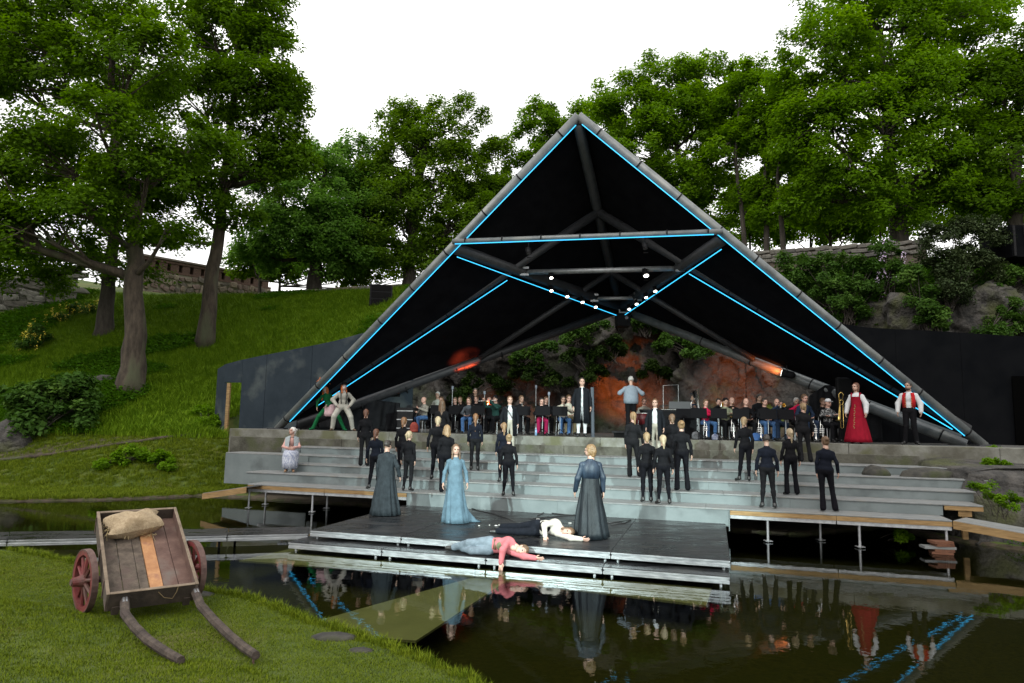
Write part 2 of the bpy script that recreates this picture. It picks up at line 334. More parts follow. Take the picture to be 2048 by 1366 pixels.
def boulder(name, c, r, seed, m, label, cat='boulder', group=None, sub=3, sq=0.6, parent=None):
    import bmesh
    bm = bmesh.new(); bmesh.ops.create_icosphere(bm, subdivisions=sub, radius=1.0); V = np.array([v.co[:] for v in bm.verts])
    F = np.array([[v.index for v in f.verts] for f in bm.faces]); bm.free()
    d = 1 + 0.28 * vnoise(V, seed, 1.2) + 0.20 * np.round(vnoise(V, seed + 1, 1.6) * 2) / 2 + 0.04 * vnoise(V, seed + 2, 5)
    V = V * d[:, None] * np.array([r[0], r[1], r[2]]); o = link(name, mesh_from(name, V, F, m), parent, c); return tag(o, label, cat, group)
m_stone = mat('mossy_stone', (0.018, 0.018, 0.016), (0.060, 0.056, 0.045), scale=4, rough=0.9, bump=0.7, c3=(0.028, 0.034, 0.010), s3=1.6)
boulder('boulder', S(UV(AV(1757, 950, 19.55))[0], 19.55, 1.43), (.32, .24, .25), 3, m_stone, 'pointed mossy boulder breaking through the grey steps, left of two', sub=2)
boulder('boulder', S(UV(AV(1850, 955, 19.55))[0], 19.55, 1.40), (.60, .26, .22), 5, m_stone, 'low flat mossy boulder breaking through the grey steps, right of two', sub=2)
boulder('boulder', AD(10, 905, 26.6) + [0, 0, -.2], (1.1, .8, 1.3), 8, m_rock, 'dark rock outcrop at the foot of the left hillside')
boulder('boulder', AD(200, 770, 31.6) + [0,0,-.35], (1.5, .7, .75), 9, m_rock, 'dark rock ledge in the grass left of the nearest tree trunk')
boulder('flat_stone', AH(665, 1276, .06), (.28, .16, .05), 12, m_stone, 'flat grey stone set in the lawn near the water edge', 'stone', sub=2)
boulder('flat_stone', AH(720, 1303, .06), (.16, .10, .04), 13, m_stone, 'small flat grey stone nearer the camera in the lawn edge', 'stone', sub=2)
boulder('flat_stone', AH(397, 1190, .06), (.26, .18, .05), 14, m_stone, 'flat stone at the water edge beside the cart', 'stone', sub=2)

# ---- concrete stage
m_gap = mat('rubber_black', (0.006, 0.006, 0.006), rough=0.9, spec=.1)
m_conc = mat('stage_concrete', (0.070, 0.066, 0.050), (0.18, 0.18, 0.158), scale=1.4, rough=0.85, bump=0.25, bscale=12, c3=(0.085, 0.085, 0.045), s3=1.3)
m_conc2 = mat('stage_ledge', (0.036, 0.034, 0.024), (0.10, 0.097, 0.078), scale=1.7, rough=0.9, bump=0.4, bscale=16, c3=(0.05, 0.055, 0.025), s3=1.5)
m_floor = mat('stage_floor', (0.05, 0.05, 0.048), (0.10, 0.098, 0.09), scale=1.2, rough=0.6, bump=0.1)
ZS = 2.14
b = MB(); b.sbox(-16.7, 16, 20.90, 29.2, 1.2, ZS - 0.006); b.build('stage_floor', m_floor, kind='structure')
b = MB()
for i, (u0, u1) in enumerate([(-16.75, -13.9), (-13.9, -10.4), (-10.4, -6.6), (-6.6, -3.3), (-3.3, .2), (.2, 3.6), (3.6, 7.2), (7.2, 12), (12, 16)]):
    b.sbox(u0 + .004, u1 - .004, 20.80 + .004 * (i % 2), 21.35, 1.2, ZS + .002 * (i % 3))
b.build('stage_front', m_conc, kind='structure', bevel=0.015)
b = MB()
for i, (u0, u1) in enumerate([(-16.6, -12.1), (-12.1, -8), (-8, -4.4), (-4.4, -.6), (-.6, 3.1), (3.1, 5.3)]):
    b.sbox(u0 + .003, u1 - .003, 20.68 + .006 * (i % 2), 20.85, 0.9, 1.87 + .003 * (i % 2))
b.build('stage_ledge', m_conc2, kind='structure', bevel=0.012)

# ---- grey painted stepped seating
m_tread = mat('step_tread', (0.128, 0.137, 0.138), (0.20, 0.208, 0.206), scale=3.0, rough=0.6, bump=0.12, bscale=30, stretch=(1, 3, 1), c3=(0.18, 0.175, 0.16), s3=2.2)
m_riser = mat('step_riser', (0.106, 0.129, 0.131), (0.148, 0.174, 0.176), scale=1.1, rough=0.55, bump=0.05, bscale=40, c3=(0.080, 0.096, 0.098), s3=1.3)
m_wood = mat('raw_timber', (0.17, 0.10, 0.035), (0.30, 0.19, 0.078), scale=3, rough=0.7, bump=0.2, stretch=(1, 1, 8))
m_alu = mat('aluminium', (0.36, 0.38, 0.40), (0.48, 0.50, 0.51), scale=5, rough=0.32, metal=0.85, stretch=(1, 1, 6), rough2=0.5)
m_galv = mat('galvanised_steel', (0.30, 0.31, 0.32), (0.45, 0.46, 0.47), scale=9, rough=0.5, metal=0.7)
ZT = [0.70, 0.955, 1.18, 1.40, 1.62]; VT = [16.7 + .8 * k for k in range(5)]
def uat(px, py, v): return UV(AV(px, py, v))[0]
UL = [uat(496, 972, VT[0]), uat(492, 950, VT[1]), uat(582, 925, VT[2]), uat(453, 902, VT[3]), uat(585, 893, VT[4])]
UR = [uat(1904, 1039, VT[0]), uat(1966, 1010, VT[1]), uat(1952, 985, VT[2]), uat(1976, 960, VT[3]), uat(1938, 932, VT[4])]
seat = root('stepped_seating', S(-4, 17, 0), 'broad grey painted steps rising from the pond to the concrete stage', 'steps')
for k in range(5):
    v1 = VT[k] + .82 if k < 4 else 20.67
    nb = 7; us = np.linspace(UL[k], UR[k], nb + 1)
    for j in range(nb):
        child('tread', seat, m_tread, lambda m: m.sbox(us[j] + .002, us[j + 1] - .002, VT[k] - .025, v1, ZT[k] - .035, ZT[k] + .0015 * (j % 2)), bevel=0.006)
    if k == 0: continue
    zb = ZT[k - 1]; nb = 6; ur = uat(1885, 1000, VT[1]) if k == 1 else UR[k] - .05; us = np.linspace(UL[k] + .02, ur, nb + 1) + np.r_[0, rng.uniform(-.3, .3, nb - 1), 0]
    for j in range(nb):
        z0 = zb if (k != 3 or us[j] > UL[2] - .3) else ZT[1] - .3
        child('riser', seat, m_riser, lambda m: m.sbox(us[j] + .002, us[j + 1] - .002, VT[k], VT[k] + .02 + .002 * (j % 2), z0 + .002, ZT[k] - .036))
# left end: the long panel beside the bank
child('side_panel', seat, m_riser, lambda m: m.hexa([S(UL[3], VT[3] - .03, .4), S(UL[2] + .1, VT[3] - .03, .4), S(UL[2] + .1, VT[3] - .012, .4), S(UL[3], VT[3] - .012, .4), S(UL[3], VT[3] - .03, ZT[3] - .037), S(UL[2] + .1, VT[3] - .03, ZT[3] - .037), S(UL[2] + .1, VT[3] - .012, ZT[3] - .037), S(UL[3], VT[3] - .012, ZT[3] - .037)]))
# centre block steps down to the black platform
us = np.linspace(-7.73, .32, 5)
for j in range(4): child('riser', seat, m_riser, lambda m: m.sbox(us[j] + .002, us[j + 1] - .002, VT[0] - .012 + .002 * (j % 2), VT[0] + .02, .30, ZT[0] - .036))
child('side_panel', seat, m_riser, lambda m: m.sbox(.322, .345, VT[0] - .012, VT[0] + .8, .2, ZT[0] - .036))
child('side_panel', seat, m_riser, lambda m: m.sbox(-7.755, -7.732, VT[0] - .012, VT[0] + .8, .2, ZT[0] - .036))
for u0, u1, n_ in [(UL[0], -7.76, 2), (.35, UR[0], 2)]:
    us = np.linspace(u0, u1, n_ + 1)
    for j in range(n_):
        child('edge_beam', seat, m_wood, lambda m: m.sbox(us[j] + .004, us[j + 1] - .004, VT[0] - .02, VT[0] + .03, ZT[0] - .135, ZT[0] - .037))
        child('support_rail', seat, m_galv, lambda m: (m.sbox(us[j] + .01, us[j + 1] - .01, VT[0] + .0, VT[0] + .06, ZT[0] - .215, ZT[0] - .138), m.sbox(us[j] + .01, us[j + 1] - .01, VT[0] + .5, VT[0] + .56, ZT[0] - .215, ZT[0] - .138)))
def post(px, py, v, zb=-.4):
    u = uat(px, py, v)
    def f(m):
        m.tube([S(u, v, zb), S(u, v, ZT[0] - .14)], .028, 8); m.box(S(u, v, max(zb, 0) + .03), (.16, .16, .012))
    child('leg', seat, m_galv, f, smooth=False)
for px, py, v in [(499, 985, 16.75), (626, 985, 16.75), (532, 985, 17.6), (655, 990, 17.6), (1535, 1040, 16.75), (1718, 1045, 16.75), (1892, 1050, 16.75), (1640, 1045, 17.4)]: post(px, py, v)
# loose end of the upper board on the right, on a timber bracket
ub = uat(1930, 1010, VT[1])
child('edge_beam', seat, m_wood, lambda m: m.sbox(uat(1888, 1008, VT[1]), UR[1], VT[1] - .015, VT[1] + .03, ZT[1] - .13, ZT[1] - .037))
child('leg', seat, m_wood, lambda m: (m.sbox(ub - .05, ub + .05, VT[1] + .05, VT[1] + .15, .2, ZT[1] - .135), m.sbox(ub - .13, ub + .13, VT[1] + .02, VT[1] + .048, ZT[1] - .26, ZT[1] - .135)))
# small cable clips and marks on the treads
# ramps at both ends of the lowest deck
def ramp(name, a, bq, w, label, z0, z1, n_=3):
    a = np.array(a); bq = np.array(bq); d = (bq - a)[:2]; L_ = np.linalg.norm(d); nn = np.array([-d[1], d[0]]) / L_; nn = nn if nn[1] > 0 else -nn
    r = root(name, (a[0], a[1], z0), label, 'ramp')
    def quad(m, t0, t1, s0, s1, dz0, dz1):
        p = []
        for zz in (dz0, dz1):
            for t, s in ((t0, s0), (t1, s0), (t1, s1), (t0, s1)):
                q = a[:2] + d * t + nn * s; p.append((q[0], q[1], z0 + (z1 - z0) * t + zz))
        m.hexa(p)
    for i in range(n_): child('deck_board', r, m_tread, lambda m: quad(m, 0, 1, i * w / n_ + .003, (i + 1) * w / n_ - .003, -.035, .002 * (i % 2)))
    child('side_beam', r, m_wood, lambda m: quad(m, 0, 1, -.03, .0, -.17, -.012))
    child('side_beam', r, m_wood, lambda m: quad(m, 0, 1, w, w + .03, -.17, -.012))
pa = AH(494, 973, .70); pb = AH(406, 986, .46); ramp('timber_ramp', pa, pb, .8, 'short timber ramp from the lowest step down to the left bank', .70, .46)
pa = S(UR[0] + .02, VT[0] - .02, 0); pb = AH(2300, 1112, .46); ramp('timber_ramp', pa, pb, .8, 'long timber ramp leading off right from the lowest step', .70, .46)
# bricks and planks stacked under the right end
for i, (dx, w, c) in enumerate([(0, .40, 0), (.03, .38, 0), (-.06, .62, 1), (.03, .36, 0), (.0, .40, 0)]):
    p = S(UR[0] - .25 + dx, VT[0] - .05, .03 + .054 * i)
    o = child('timber_offcut', None, mat('red_timber', (0.085, 0.034, 0.018), (0.17, 0.07, 0.036), scale=6, rough=0.8, bump=.2) if c == 0 else m_tread, lambda m: m.box(p, (w, .26, .05), Matrix.Rotation(-TH + .08 * i, 3, 'Z')))
    tag(o, ['lowest reddish block of the small pile under the right end of the deck', 'second lowest reddish block of the pile under the right deck end', 'wide grey plank in the middle of the pile under the right deck end', 'reddish block just above the grey plank in the pile under the deck', 'topmost reddish block of the pile under the right deck end'][i], 'timber block', 'blocks piled under the deck end')

# ---- black stage platform on aluminium frames
m_deck = mat('black_deck', (0.006, 0.006, 0.007), (0.016, 0.016, 0.018), scale=1.5, rough=0.16, rough2=0.5, bump=0.08, bscale=60, c3=(0.022, 0.0215, 0.0205), s3=2.5, stretch=(1, 3, 1))
def deck(p00, p10, p11, p01, z, label, group, zleg=-.42, th_=.125, legs=(0, 1, 2, 3), lm=None):
    """one deck module: four plan corners (front left, front right, rear right, rear left)"""
    P = [np.array(p[:2], float) for p in (p00, p10, p11, p01)]; c = sum(P) / 4
    r = root('stage_deck', (c[0], c[1], 0), label, 'stage deck', group)
    ins = lambda k, e: P[k] + (c - P[k]) / np.linalg.norm(c - P[k]) * e
    def slab(m, e, z0, z1): q = [ins(k, e) for k in range(4)]; m.hexa([(*p, z0) for p in q] + [(*p, z1) for p in q])
    child('deck_board', r, m_deck, lambda m: slab(m, .006, z - .012, z))
    def rails(m):
        slab(m, .004, z - .045, z - .0125); slab(m, .022, z - .070, z - .0452); slab(m, .004, z - th_, z - .0702)
    child('frame', r, m_alu, rails, bevel=.004)
    for k in legs:
        q = ins(k, .16); child('leg', r, lm or m_alu, lambda m: m.tube([(*q, zleg), (*q, z - th_)], .026, 8))
ZP = .36; us = [-7.84, -5.82, -3.80, -1.76, .26]; vs_ = [12.33, 14.5, 16.68]
names = ['far left', 'left of centre', 'right of centre', 'far right']
for j in range(2):
    for i in range(4):
        deck(S(us[i], vs_[j]), S(us[i + 1] - .008, vs_[j]), S(us[i + 1] - .008, vs_[j + 1] - .008), S(us[i], vs_[j + 1] - .008), ZP, f'black stage deck module, {names[i]} in the {"front" if j == 0 else "rear"} row of the upper platform', 'modules of the upper black platform')
us2 = [-8.06, -6.02, -3.95, -1.84, .24]
for i in range(4):
    deck(S(us2[i], 11.93), S(us2[i + 1] - .008, 11.93), S(us2[i + 1] - .008, 12.9), S(us2[i], 12.9), .175, f'low black deck module, {names[i]} in the step along the water', 'modules of the low step at the water')
# walkway to the left
ZW = .25; w_b = [AH(x, y, ZW) for x, y in [(621, 1053), (458, 1056.5), (250, 1060), (20, 1063.5), (-230, 1067)]]; w_f = [AH(x, y, ZW) for x, y in [(617, 1066), (455, 1070), (247, 1074), (15, 1079), (-235, 1084)]]
for i in range(4):
    e = (w_b[i] - w_b[i + 1]) * .004
    deck(w_f[i + 1], w_f[i] - e, w_b[i] - e, w_b[i + 1], ZW, ['grey black walkway module joining the platform on the left', 'walkway module just right of the cart box', 'walkway module behind the cart', 'walkway module at the left edge of the picture'][i], 'walkway modules over the water', legs=(1, 3), lm=m_gap)
# pale boards lying just under the water surface
m_sub = mat('submerged_board', (0.38, 0.39, 0.45), (0.46, 0.47, 0.53), scale=2, rough=0.8, bump=.05)
def subboard(pts, label, z=-.045):
    q = [AH(x, y, z) for x, y in pts]; m = MB(); m.hexa([(p[0], p[1], z - .03) for p in q] + [(p[0], p[1], z) for p in q])
    m.build('submerged_board', m_sub, label=label, cat='board', group='boards just under the water')
subboard([(478, 1121), (948, 1154), (950, 1112), (600, 1093)], 'pale board just under water, left half of the strip before the low step')
subboard([(951, 1154), (1413, 1211), (1427, 1165), (953, 1112)], 'pale board just under water, right half of the strip before the low step')
subboard([(560, 1262), (832, 1281), (1012, 1163), (945, 1155)], 'large pale board just under water reaching towards the grass', z=-.05)
# cables and white scraps on the platform
m_cable = mat('black_cable', (0.012, 0.012, 0.012), rough=0.5)
def ground_cable(pts, z, label, r=.012):
    q = [AH(x, y, z + r) for x, y in pts]; m = MB(); m.tube(q, r, 6); m.build('cable', m_cable, smooth=True, label=label, cat='cable')
ground_cable([(938, 1015), (960, 1022), (985, 1027), (1010, 1035), (1030, 1043)], ZP, 'black cable running towards the reclining man in the waistcoat')
ground_cable([(1075, 1031), (1090, 1024), (1110, 1027), (1140, 1030), (1160, 1029), (1100, 1034), (1060, 1037)], ZP, 'black cable loop lying behind the reclining man in the waistcoat')
ground_cable([(1215, 1046), (1240, 1043), (1262, 1040), (1250, 1046), (1222, 1049)], ZP, 'coiled black cable right of the long leather coat')
mp_ = mat('paper_scrap', (0.75, 0.74, 0.70), rough=0.9)
for i, (x, y) in enumerate([(958, 1051), (979, 1050), (992, 1051), (1000, 1050), (1007, 1050), (1016, 1051), (1022, 1052), (1042, 1046), (1076, 1038), (1140, 1046)]):
    p = AH(x, y, ZP + .006); m = MB(); m.box(p, (rng.uniform(.04, .09), rng.uniform(.02, .05), .008), Matrix.Rotation(rng.uniform(0, 3), 3, 'Z'))
    m.build('paper_scrap', mp_, label='white paper scrap on the black platform, ' + ['leftmost of the row', 'second from left in the row', 'third from left in the row', 'fourth from left in the row', 'fifth from left in the row', 'sixth from left in the row', 'nearest the dark trousers', 'beside the dropped black coat', 'behind the cream shirt', 'nearest the leather coat'][i], cat='scrap', group='white scraps on the platform')

# ================================================================== TENT ROOF
Lf = AV(555, 851, 21.4); Lf[2] = ZS; Rf = AV(1968, 886, 22.5); Rf[2] = ZS
A_ = AD(1157, 232, 19.0); B_ = AD(1240, 618, 27.0)
lerp = lambda a, b, t: a + (b - a) * t
def on_line_x(a, b, px):
    """the point of the segment a-b seen at picture column px"""
    lo, hi = 0.0, 1.0
    def col(t): d = lerp(a, b, t) - cP; return 1024 + FPX * (d @ cR) / (d @ cF)
    s = 1 if col(1) > col(0) else -1
    for _ in range(40):
        mid = (lo + hi) / 2
        if (col(mid) - px) * s < 0: lo = mid
        else: hi = mid
    return lo, lerp(a, b, lo)
m_tube = mat('roof_tube', (0.115, 0.128, 0.131), (0.19, 0.203, 0.206), scale=3, rough=0.45, metal=0.25, c3=(0.22, 0.23, 0.22), s3=1.3)
m_memb_o = mat('membrane_grey', (0.30, 0.31, 0.31), (0.38, 0.39, 0.39), scale=1, rough=0.6)
m_memb = mat('membrane_black', (0.006, 0.006, 0.0075), (0.010, 0.010, 0.012), scale=2, rough=0.95, spec=0.02)
m_dtube = mat('dark_tube', (0.024, 0.025, 0.028), (0.042, 0.042, 0.046), scale=4, rough=0.5)
m_blk = mat('matt_black', (0.006, 0.006, 0.007), (0.011, 0.011, 0.012), scale=8, rough=0.7, spec=.2)
m_led = emission('led_cyan', (0.04, 0.50, 0.90), 1.6)
tent = root('tent_roof', (float(A_[0]), float(A_[1]) + 4, ZS), 'tall pointed black tent roof on grey tubes over the open stage', 'tent roof')
tM, M_ = on_line_x(A_, B_, 1196); tN, N_ = on_line_x(A_, B_, 1222)
def beam(name, a, b2, r, m, n=14): return child(name, tent, m, lambda q: q.tube([a, lerp(a, b2, .5), b2], r, n), smooth=True)
fl = beam('front_tube', A_, Lf, .135, m_tube, 18); fr_ = beam('front_tube', A_, Rf, .135, m_tube, 18)
dn = np.array([0, .0, -.19]); bk = np.array([0, .15, -.05])
beam('ridge_tube', A_ + dn * .6 + bk, B_, .17, m_dtube)
beam('rear_tube', B_, Lf + S(.5, .6) * [1, 1, 0] + [0, 0, .15], .17, m_dtube); beam('rear_tube', B_, Rf + S(-.3, .5), .17, m_tube)
Lm = lerp(Lf, B_, .03) + [0, 0, .3]; Rm = lerp(Rf, B_, .03) + [0, 0, .3]
beam('middle_tube', M_ + dn, Lm, .15, m_dtube); beam('middle_tube', M_ + dn, Rm, .15, m_dtube)
_, q1 = on_line_x(B_, Lf, 960); _, q2 = on_line_x(B_, Rf, 1508)
beam('purlin', N_ + dn, q1, .11, m_dtube); beam('purlin', N_ + dn, q2, .11, m_dtube)
tL, TL = on_line_x(A_, Lf, 912); tR, TR = on_line_x(A_, Rf, 1446)
fw = -S(0, .28)
TL2 = TL + fw; TR2 = TR + fw
beam('truss_tube', TL2 + [0, 0, -.02], TR2 + [0, 0, -.02], .085, m_tube)
Bv = B_ + [0, -.3, .05]
v1 = beam('strut_tube', TL + [0, .1, -.15], Bv, .19, m_dtube); v2 = beam('strut_tube', TR + [0, .1, -.15], Bv, .19, m_dtube)
c1 = lerp(TL, Bv, .36) + [0, 0, -.1]; c2 = lerp(TR, Bv, .36) + [0, 0, -.1]
beam('cross_bar', c1, c2, .09, m_galv)
d1 = lerp(TL, Bv, .80) + [0, 0, -.1]; d2 = lerp(TR, Bv, .80) + [0, 0, -.1]; beam('cross_bar', d1, d2, .07, m_galv)
for e in (c1, c2, d1, d2): child('end_bracket', tent, m_galv, lambda q: (q.box(e, (.10, .34, .30), Matrix.Rotation(-TH, 3, 'Z')), q.box(e + [0, -.2, .12], (.3, .04, .07)), q.box(e + [0, -.2, -.12], (.3, .04, .07))))
# the two black membrane sheets, slightly sagging between the tubes
def sheet(m, a, b2, c, n=18, out=None, sag=.25):
    nn = np.cross(b2 - a, c - a); nn /= np.linalg.norm(nn); nn = nn if nn[2] > 0 else -nn
    idx = {}; V = []
    for i in range(n + 1):
        for j in range(n + 1 - i):
            w = (1 - i / n - j / n, i / n, j / n); p = a * w[0] + b2 * w[1] + c * w[2] + nn * (out - sag * 27 * w[0] * w[1] * w[2] * .9); idx[i, j] = len(V); V.append(p)
    F = []
    for i in range(n):
        for j in range(n - i):
            F.append((idx[i, j], idx[i + 1, j], idx[i, j + 1]))
            if j < n - i - 1: F.append((idx[i + 1, j], idx[i + 1, j + 1], idx[i, j + 1]))
    m.add(V, F)
for foot in (Lf, Rf):
    child('membrane', tent, m_memb, lambda q: sheet(q, A_, B_, foot, out=.10), smooth=True)
    child('membrane', tent, m_memb_o, lambda q: sheet(q, A_, B_, foot, out=.135), smooth=True, label='grey outer skin of the tent roof')
m_band = mat('edge_band', (0.06, 0.075, 0.085), (0.08, 0.095, 0.105), scale=2, rough=0.6)
rb0 = lerp(B_, Rf + S(-.3, .5), .45); rb1 = lerp(B_, Rf + S(-.3, .5), .99); upv = np.array([.12, 0, .40])
child('edge_band', tent, m_band, lambda q: q.hexa([rb0 + [0, .02, .1], rb1 + [0, .02, .1], rb1 + [0, .04, .1], rb0 + [0, .04, .1], rb0 + upv, rb1 + upv + [0, 0, .05], rb1 + upv + [0, .02, .05], rb0 + upv + [0, .02, 0]]))
# black clamps round the tubes
def clamps(a, b2, r, n, t0=.05, t1=.95):
    d = (b2 - a) / np.linalg.norm(b2 - a)
    for t in np.linspace(t0, t1, n):
        p = lerp(a, b2, t + rng.uniform(-.01, .01)); child('clamp', tent, m_blk, lambda q: q.tube([p - d * .02, p + d * .02], r + .014, 12))
clamps(A_, Lf, .135, 9); clamps(A_, Rf, .135, 10); clamps(M_ + dn, Rm, .15, 9, .4); clamps(M_ + dn, Lm, .15, 8, .4); clamps(TL2, TR2, .085, 7); clamps(B_, Rf + S(-.3, .5), .17, 5, .3); clamps(B_, Lf + S(.5, .6), .17, 5, .4)
# foot plates
for ft in (Lf, Rf): child('foot_plate', tent, m_dtube, lambda q: q.box(ft + [0, 0, .02], (.6, .5, .04)))
# LED tubes
def led(pa, pb, label, off, r=.0145):
    pa = pa + off; pb = pb + off; m = MB(); m.tube([pa, pb], r, 8); o = m.build('led_tube', m_led, origin=(pa + pb) / 2, smooth=True, label=label, cat='led tube', group='cyan led tubes on the tent roof')
    return o
inn = lambda a, b2: None
offL = np.array([.085, -.08, -.135]); offR = np.array([-.08, -.08, -.145])
led(lerp(A_, Lf, .015), lerp(A_, Lf, .955), 'cyan light tube along the long left front edge of the tent', offL)
led(lerp(A_, Rf, .015), lerp(A_, Rf, .955), 'cyan light tube along the long right front edge of the tent', offR)
led(lerp(TL2, TR2, .01), lerp(TL2, TR2, .965), 'cyan light tube under the horizontal truss', np.array([0, -.10, -.12]))
led(lerp(TL, Bv, .01), lerp(TL, Bv, .97), 'cyan light tube under the left strut running back to the middle', np.array([-.02, -.02, -.42]))
led(lerp(TR, Bv, .02), lerp(TR, Bv, .97), 'cyan light tube under the right strut running back to the middle', np.array([.02, -.02, -.42]))
ta, _ = on_line_x(M_ + dn, Lm, 1012); tb, _ = on_line_x(M_ + dn, Lm, 690); tc_, _ = on_line_x(M_ + dn, Lm, 634)
led(lerp(M_ + dn, Lm, ta), lerp(M_ + dn, Lm, tb), 'cyan light tube under the left middle beam of the tent', np.array([.05, -.05, -.26]))
led(lerp(M_ + dn, Lm, tb + .02), lerp(M_ + dn, Lm, tc_), 'short cyan light tube behind the two red haired figures', np.array([.05, -.05, -.26]))
ta, _ = on_line_x(M_ + dn, Rm, 1380); tb, _ = on_line_x(M_ + dn, Rm, 1905)
led(lerp(M_ + dn, Rm, ta), lerp(M_ + dn, Rm, tb), 'cyan light tube under the right middle beam of the tent', np.array([-.05, -.05, -.26]))

# ---- stage lamps in the roof
m_lens = emission('lamp_lens', (1.0, 0.95, 0.85), 5.0); m_lensoff = mat('lens_dark', (0.10, 0.10, 0.11), rough=0.15)
def spotlight(p, aim, label, lit=True, size=1.0, top=None, name='spotlight', cat='stage lamp'):
    p = np.asarray(p, float); d = np.asarray(aim, float) - p; d /= np.linalg.norm(d)
    r = root(name, p, label, cat, 'stage lamps under the tent roof')
    s = size
    child('lamp_housing', r, m_blk, lambda q: q.tube([p - d * .22 * s, p - d * .16 * s, p, p + d * .13 * s], [.05 * s, .10 * s, .105 * s, .12 * s], 12), smooth=True)
    child('lens', r, m_lens if lit else m_lensoff, lambda q: q.tube([p + d * .125 * s, p + d * .14 * s], .098 * s, 14))
    sd_ = np.cross(d, [0, 0, 1.0]); sd_ /= np.linalg.norm(sd_) + 1e-9
    tp = np.array(top) if top is not None else p + [0, 0, .35]
    child('yoke', r, m_blk, lambda q: (q.tube([p + sd_ * .13 * s, p + sd_ * .13 * s + [0, 0, .16 * s], p - sd_ * .13 * s + [0, 0, .16 * s], p - sd_ * .13 * s], .014, 6), q.tube([p + [0, 0, .16 * s], tp], .02, 6)))
    for sg in (1, -1): child('barn_door', r, m_blk, lambda q: q.box(p + d * .19 * s + np.array([0, 0, .13 * s * sg]), (.20 * s, .14 * s, .008)))
    return r
front = np.array([0.5, 12.0, -3.0])
spots = []
for i, t in enumerate([.50, .60, .70, .79]): spots.append((lerp(TL, Bv, t) + [.12, 0, -.38], lerp(TL, Bv, t) + [0, 0, -.1], f'lit stage lamp, number {["one","two","three","four"][i]} counting back along the left roof strut', True, 1.0))
for i, t in enumerate([.56, .66, .77, .86]): spots.append((lerp(TR, Bv, t) + [-.12, 0, -.34], lerp(TR, Bv, t) + [0, 0, -.1], f'lit stage lamp, number {["one","two","three","four"][i]} counting back along the right roof strut', True, .95))
spots.append((lerp(c1, c2, .18) + [0, -.12, -.18], lerp(c1, c2, .18), 'lit stage lamp at the left of the upper roof cross bar', True, 1.0))
spots.append((lerp(c1, c2, .79) + [0, -.12, -.16], lerp(c1, c2, .79), 'large lit stage lamp at the right of the upper roof cross bar', True, 1.3))
spots.append((lerp(TL2, TR2, .30) + [0, .05, -.40], lerp(TL2, TR2, .30), 'unlit stage lamp hanging from the left of the long roof truss', False, 1.0))
spots.append((lerp(TL2, TR2, .73) + [0, .05, -.36], lerp(TL2, TR2, .73), 'unlit stage lamp hanging from the right of the long roof truss', False, 1.0))
for p, tp, lb, lit, sz in spots: spotlight(p, p + np.array([.1, -.55, -1.0]) if lit else p + np.array([.2, -.4, -1.2]), lb, lit, sz * .66, tp)
p = AV(1684, 722, 24.2); spotlight(p, p + [-.4, -1, -.5], 'grey moving head lamp under the right roof slope', False, 1.5, p + [.1, .1, .45], 'moving_head_lamp')
p = AV(755, 730, 24.2); spotlight(p, p + [.4, -1, -.3], 'dim moving head lamp under the left roof slope', False, 1.1, p + [-.1, .1, .45], 'moving_head_lamp')
p = AV(1574, 748, 24.3); spotlight(p, p + [-1, .6, .3], 'black flood lamp hung on the right rear roof tube', True, 1.2, p + [0, 0, .3], 'flood_lamp')
pj = B_ + [.05, -.35, -.35]; r = root('projector', pj, 'boxy projector hanging below the rear point of the roof', 'projector')
child('projector_body', r, m_blk, lambda q: q.box(pj - [0, 0, .18], (.55, .6, .5)), bevel=.03); child('bracket', r, m_galv, lambda q: (q.box(pj + [0, -.1, .12], (.34, .3, .05)), q.box(pj + [-.15, -.1, .24], (.05, .1, .2)), q.box(pj + [.15, -.1, .24], (.05, .1, .2))))
child('lens', r, m_lensoff, lambda q: q.tube([pj + [.1, -.30, -.1], pj + [.1, -.34, -.1]], .07, 10))
def spot(name, p, aim, energy, col, ang=60, blend=.6, size=.1):
    d = bpy.data.lights.new(name, 'SPOT'); d.energy = energy; d.color = col; d.spot_size = math.radians(ang); d.spot_blend = blend; d.shadow_soft_size = size
    o = bpy.data.objects.new(name, d); COL.objects.link(o); o.location = [float(x) for x in p]
    o.rotation_euler = (Vector([float(x) for x in aim]) - Vector([float(x) for x in p])).to_track_quat('-Z', 'Y').to_euler(); return o
OR = (1.0, 0.20, 0.03)
# orange floods on the floor behind the players, washing the rock
for i, (px, py, v, ax_, ay_, e, lb) in enumerate([(1180, 855, 27.0, 1235, 790, 2000, 'orange flood lamp on the stage floor left of the conductor'), (1330, 850, 27.0, 1290, 800, 700, 'orange flood lamp on the stage floor right of the conductor'),
        (960, 850, 27.6, 985, 805, 200, 'orange flood lamp behind the left players'), (1085, 850, 27.6, 1060, 800, 180, 'orange flood lamp behind the players left of the long black coat'), (1500, 850, 26.6, 1480, 770, 1100, 'orange flood lamp behind the right players'), (1420, 850, 26.8, 1440, 770, 260, 'orange flood lamp behind the tuba player')]):
    p = AV(px, py, v); p[2] = ZS + .22; aim = AV(ax_, ay_, 30.5)
    dd = (aim - p) / np.linalg.norm(aim - p)
    r = root('flood_lamp', p, lb, 'flood lamp', 'orange flood lamps at the rock'); child('lamp_housing', r, m_blk, lambda q: (q.tube([p - dd * .18, p - dd * .02], .13, 10), q.box(p - [0, 0, .2], (.3, .2, .03)))); child('lens', r, emission('lens_orange', OR, 6), lambda q: q.tube([p - dd * .018, p], .11, 10))
    spot('flood_light', p + dd * .03, aim, e, OR, 46, .95)
p = AV(1574, 748, 24.3); spot('flood_light', p + [-.2, .1, .05], AV(1500, 700, 26.5), 130, OR, 80, .8)
p = AV(905, 690, 24.5); pz = AV(960, 850, 24.5); pz[2] = ZS + .4
